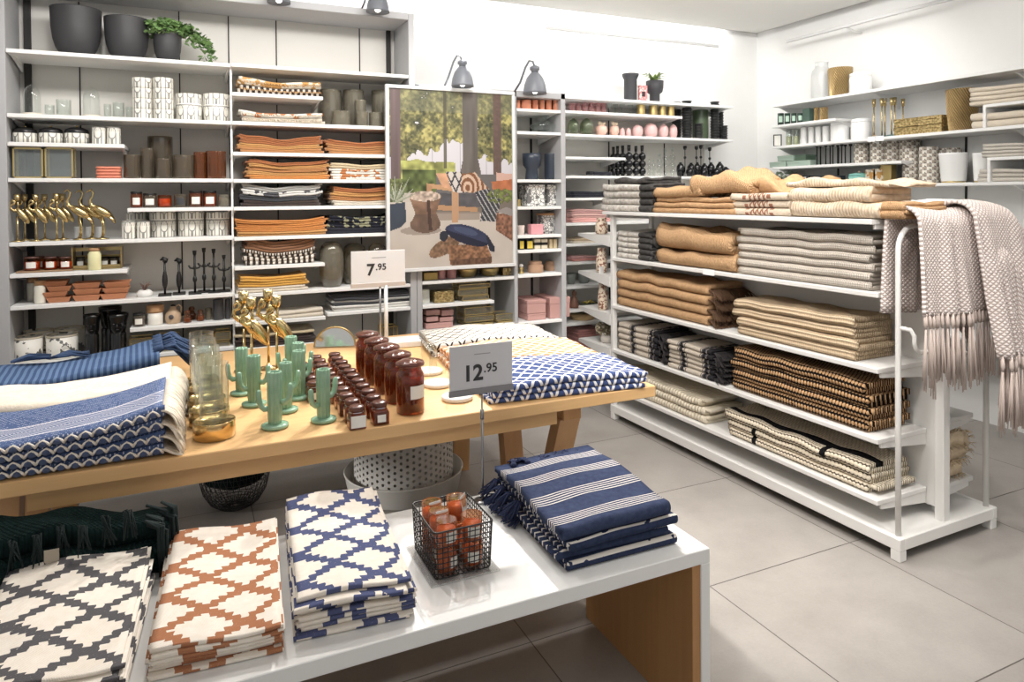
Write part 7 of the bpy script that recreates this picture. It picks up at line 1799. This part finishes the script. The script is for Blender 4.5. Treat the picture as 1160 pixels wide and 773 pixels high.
# small brown jars
LID2 = plain(96, 54, 42, .25)
nj = 0
for cx_, y0, n_, col in ((.488, 2.248, 11, 'left'), (.566, 2.262, 11, 'right'), (.41, 2.62, 6, 'far left')):
    for k in range(n_):
        P = Vector((cx_ + .002 * math.sin(k * 3 + cx_ * 50), y0 + .079 * k, tz)); t = thing('small_brown_jar', f'small square brown glass jar, {TH[k]} from the front in the {col} column', 'jar', P, .05 * math.sin(k * 5), 'small brown glass jars')
        link('glass_body', cached(('sj',), lambda: M().lathe([(0, 0), (.029, 0), (.0305, .003), (.0305, .04), (.026, .047), (.0215, .05), (.0215, .056), (.019, .056), (.019, .048), (.0275, .039), (.0275, .004), (0, .004)], 32, sq=.8).mesh('glass_body')), GAMBER, t)
        link('wax', cached(('sw',), lambda: M().lathe([(0, .005), (.026, .005), (.026, .034), (0, .034)], 24, sq=.8).mesh('wax')), plain(150, 62, 26, .4), t)
        link('lid', cached(('sl',), lambda: M().lathe([(0, .0565), (.0235, .0565), (.025, .058), (.025, .068), (.022, .0715), (0, .072)], 22).mesh('lid')), LID2, t)
        link('ring', cached(('sr',), lambda: M().lathe([(.0225, .051), (.0245, .0525), (.0225, .054)], 20).mesh('ring')), plain(196, 196, 204, .2, .6), t)
        if k < 3: link('paper_label', cached(('sq', k == 0 and col == 'left'), lambda: (M().box(-.024, .024, -.0315, -.0305, .008, .046) if (k == 0 and col == 'left') else M().box(-.014, .014, -.0305, -.0295, .01, .034)).mesh('paper_label')), PAPER, t)
# large brown jars
for k in range(5):
    P = Vector((.692 - .004 * k, 2.33 + .142 * k, tz)); h = .19
    t = thing('apothecary_jar', f'large brown glass jar with domed lid, {("nearest", "second", "third", "fourth", "farthest")[k]} of the row', 'jar', P, 0, 'large brown apothecary jars')
    r_ = .0485
    link('glass_body', cached(('aj',), lambda: M().lathe([(0, 0), (r_ * .95, 0), (r_, .005), (r_, .125), (r_ * .95, .137), (r_ * .82, .146), (r_ * .8, .156), (r_ * .86, .16), (r_ * .8, .16), (r_ * .75, .15), (r_ * .92, .13), (r_ * .95, .008), (0, .008)], 36).mesh('glass_body')), GAMBER, t)
    link('wax', cached(('aw',), lambda: M().lathe([(0, .01), (r_ * .92, .01), (r_ * .92, .1), (0, .1)], 28).mesh('wax')), plain(128, 52, 22, .4), t)
    link('lid', cached(('al',), lambda: M().lathe([(0, .1605), (r_ * .9, .1605), (r_ * 1.02, .163), (r_ * 1.04, .17), (r_ * .98, .176), (r_ * .6, .183), (r_ * .2, .187), (0, .188)], 32).mesh('lid')), glass('brown_lid', (.5, .2, .1), .05, .5, (.16, .06, .04)) if 'brown_lid' not in bpy.data.materials else bpy.data.materials['brown_lid'], t)
    link('paper_label', cached(('ap',), lambda: arc_label(r_ * 1.005, .055, .1, -PI / 2 + .35, .62).mesh('paper_label')), PAPER, t)
# round white trivets with domes, mirror, papers
MARB = plain(238, 234, 228, .4, var=.02)
for k, (px, py) in enumerate(((518, 452.5), (496, 437), (486, 423))):
    P = AZ(px, py, TZ); P.z = tz
    t = thing('dome_base', f'round white base with a clear glass dome, {("nearest", "second", "farthest")[k]} of three behind the 12.95 sign', 'glass dome', P)
    link('base', M().lathe([(0, 0), (.056, 0), (.058, .004), (.058, .012), (.054, .015), (.034, .015), (.03, .013), (0, .013)], 36).mesh(), MARB, t)
    link('dome', M().lathe([(.034, .0155), (.034, .1)] + [(.034 * math.cos(a), .1 + .03 * math.sin(a)) for a in (.4, .8, 1.2, 1.5)], 24).mesh(), GCLEAR, t)
P = AZ(382, 397, TZ); P.z = tz
t = thing('arched_mirror', 'half-round brass-rimmed mirror standing at the back of the oak table', 'mirror', P + Vector((0, .06, 0)), -.3)
mr = .1
half = [PI * q / 20 for q in range(21)]
link('rim', M().tube([(mr * math.cos(a), 0, .006 + .95 * mr * math.sin(a)) for a in half], .005, 8).mesh(), GOLDD, t, (0, 0, 0), (-.2, 0, 0))
m = M(); m.poly([(mr * math.cos(a), .006 + .95 * mr * math.sin(a)) for a in half], -.002, .002)
link('mirror_glass', m.mesh(), plain(206, 208, 206, .08, .9), t, (0, 0, 0), (-.2, 0, 0))
P = AZ(463, 392, TZ); solo('white_box', M().box(-.1, .1, -.07, .07, 0, .03, .003).mesh(), WHITE, 'flat white box on the oak table behind the large brown jars', 'box', (P.x, P.y + .03, tz), -.1)
# lattice throws
def f_lat(ground, line, su, sv, wd):
    def f(c, u, v):
        a = (u / su + v / sv); b = (u / su - v / sv); n = c.noise(40, 3); n2 = c.noise(220, 1)
        m = ((a.fr() - .5).abs() < wd).mx((b.fr() - .5).abs() < wd)
        g = c.mix(S_(*[int(q * .84) for q in ground]), S_(*ground), n)
        return c.mix(g, S_(*line), m), (m * .8 + n2 * .3)
    return f
LAT = [rugm('lattice_blue', f_lat((66, 86, 140), (226, 222, 220), .06, .058, .1), .0025), rugm('lattice_rust', f_lat((214, 142, 84), (240, 226, 208), .058, .052, .09), .0025), rugm('lattice_black', f_lat((234, 226, 212), (52, 48, 52), .058, .06, .075), .0025)]
for (nm, x, y, rz, W, L, T, N, mt) in (('blue', 1.305, 2.43, -.09, .38, .62, .056, 3, LAT[0]), ('rust', 1.33, 2.82, -.1, .38, .62, .052, 2, LAT[1]), ('black and cream', 1.345, 3.215, -.12, .39, .62, .056, 2, LAT[2])):
    for i in range(N):
        tt = T / N
        textile('lattice_throw', f'{nm} lattice-pattern cotton throw, {stk(i, N)} of its pile on the oak table', 'throw', (x + .004 * i, y, tz + i * (tt + .0003)), PI / 2 + rz + .015 * (i - 1), W, L, tt * .97, mt, 2, 600 + i + len(nm), None, None,
                wob=.0022 * (i + 1) / N, wlo=i / (i + 1), nseed=8, blo=i / (i + 1), ny=24, jx=.008, jy=.012, K=12, bend=lambda a, b, i=i, N=N: (.009 * (1 + math.sin(b * 9 + 1.5)) + .003 * (1 + math.sin(a * 20))) * (i + 1) / N)
solo('paper_sheet', M().box(-.07, .07, -.02, .02, 0, .003).mesh(), WLID, 'white paper slip between the rust and blue lattice throws', 'paper', (1.45, 2.627, tz + .054), -.1)

# ================================================================== on the floor under the table
c = C('perforated_metal'); u, v = c.uv
a_ = (u / .03); b_ = (v / .03) + a_.fl() * .5
dd = (a_.fr() - .5) * (a_.fr() - .5) + (b_.fr() - .5) * (b_.fr() - .5); hole = (dd < .055) * (v > .1)
c.fin(c.mix(srgb(196, 194, 188), srgb(206, 204, 200), c.noise(10, 2)), .5)
tr_ = c.nt.nodes.new('ShaderNodeBsdfTransparent'); mxs = c.nt.nodes.new('ShaderNodeMixShader'); c.nt.links.new(hole.k, mxs.inputs[0]); c.nt.links.new(c.b.outputs[0], mxs.inputs[1]); c.nt.links.new(tr_.outputs[0], mxs.inputs[2]); c.nt.links.new(mxs.outputs[0], c.out.inputs[0])
PERF = c.m; PGREY = plain(200, 198, 192, .5)
t = thing('perforated_drum', 'pale grey perforated metal drum stool with a dished foot under the oak table', 'stool', (.985, 3.44, .0012))
link('drum', M().lathe([(.243, .06), (.25, .1), (.25, .5)], 64).mesh(), PERF, t)
link('drum_top', M().lathe([(0, .5), (.25, .5), (.255, .505), (.25, .512), (0, .512)], 48).mesh(), PGREY, t)
link('foot_dish', M().lathe([(0, 0), (.25, 0), (.28, .02), (.298, .11), (.302, .115), (.294, .117), (.27, .03), (.24, .02), (0, .02)], 64).mesh(), PGREY, t)
link('inner_ring', M().lathe([(.24, .02), (.243, .06)], 48).mesh(), PGREY, t)
P = AZ(267, 588, 0)
bx2, by2, br = .19, 3.62, .165
t = thing('round_wire_basket', 'round black wire basket holding a dark green throw on the floor under the table', 'basket', (bx2, by2, .0025))
m = M(); pr = [(.02, 0.0), (.08, .004), (.115, .03), (.145, .08), (.162, .15), (.165, .23), (.165, .3)]
for r0, z0 in [(r0 + (r1 - r0) * f, z0 + (z1 - z0) * f) for (r0, z0), (r1, z1) in zip(pr, pr[1:]) for f in (0, .33, .66)]:
    m.tube([(r0 * math.cos(a), r0 * math.sin(a), z0) for a in [2 * PI * q / 30 for q in range(30)]], .0014, 4, True)
for k in range(36):
    a = 2 * PI * k / 36; m.tube([(r0 * math.cos(a + .5 * z0), r0 * math.sin(a + .5 * z0), z0) for r0, z0 in pr], .0014, 4); m.tube([(r0 * math.cos(a - 2 * z0), r0 * math.sin(a - 2 * z0), z0) for r0, z0 in pr], .0012, 4)
link('wire_mesh', m.mesh('wire_mesh'), BLACK, t); link('rim', M().tube([(.165 * math.cos(a), .165 * math.sin(a), .3) for a in [2 * PI * q / 36 for q in range(36)]], .004, 6, True).mesh(), BLACK, t)
solo('green_throw', M().lathe([(0, .1), (.05, .102), (.1, .112), (.132, .13), (.148, .16), (.15, .26), (.12, .31), (.05, .335), (0, .34)], 40, flute=.03, nf=7).mesh(), GRT, 'dark green velvet throw stuffed inside the round wire basket', 'throw', (bx2, by2, .006))
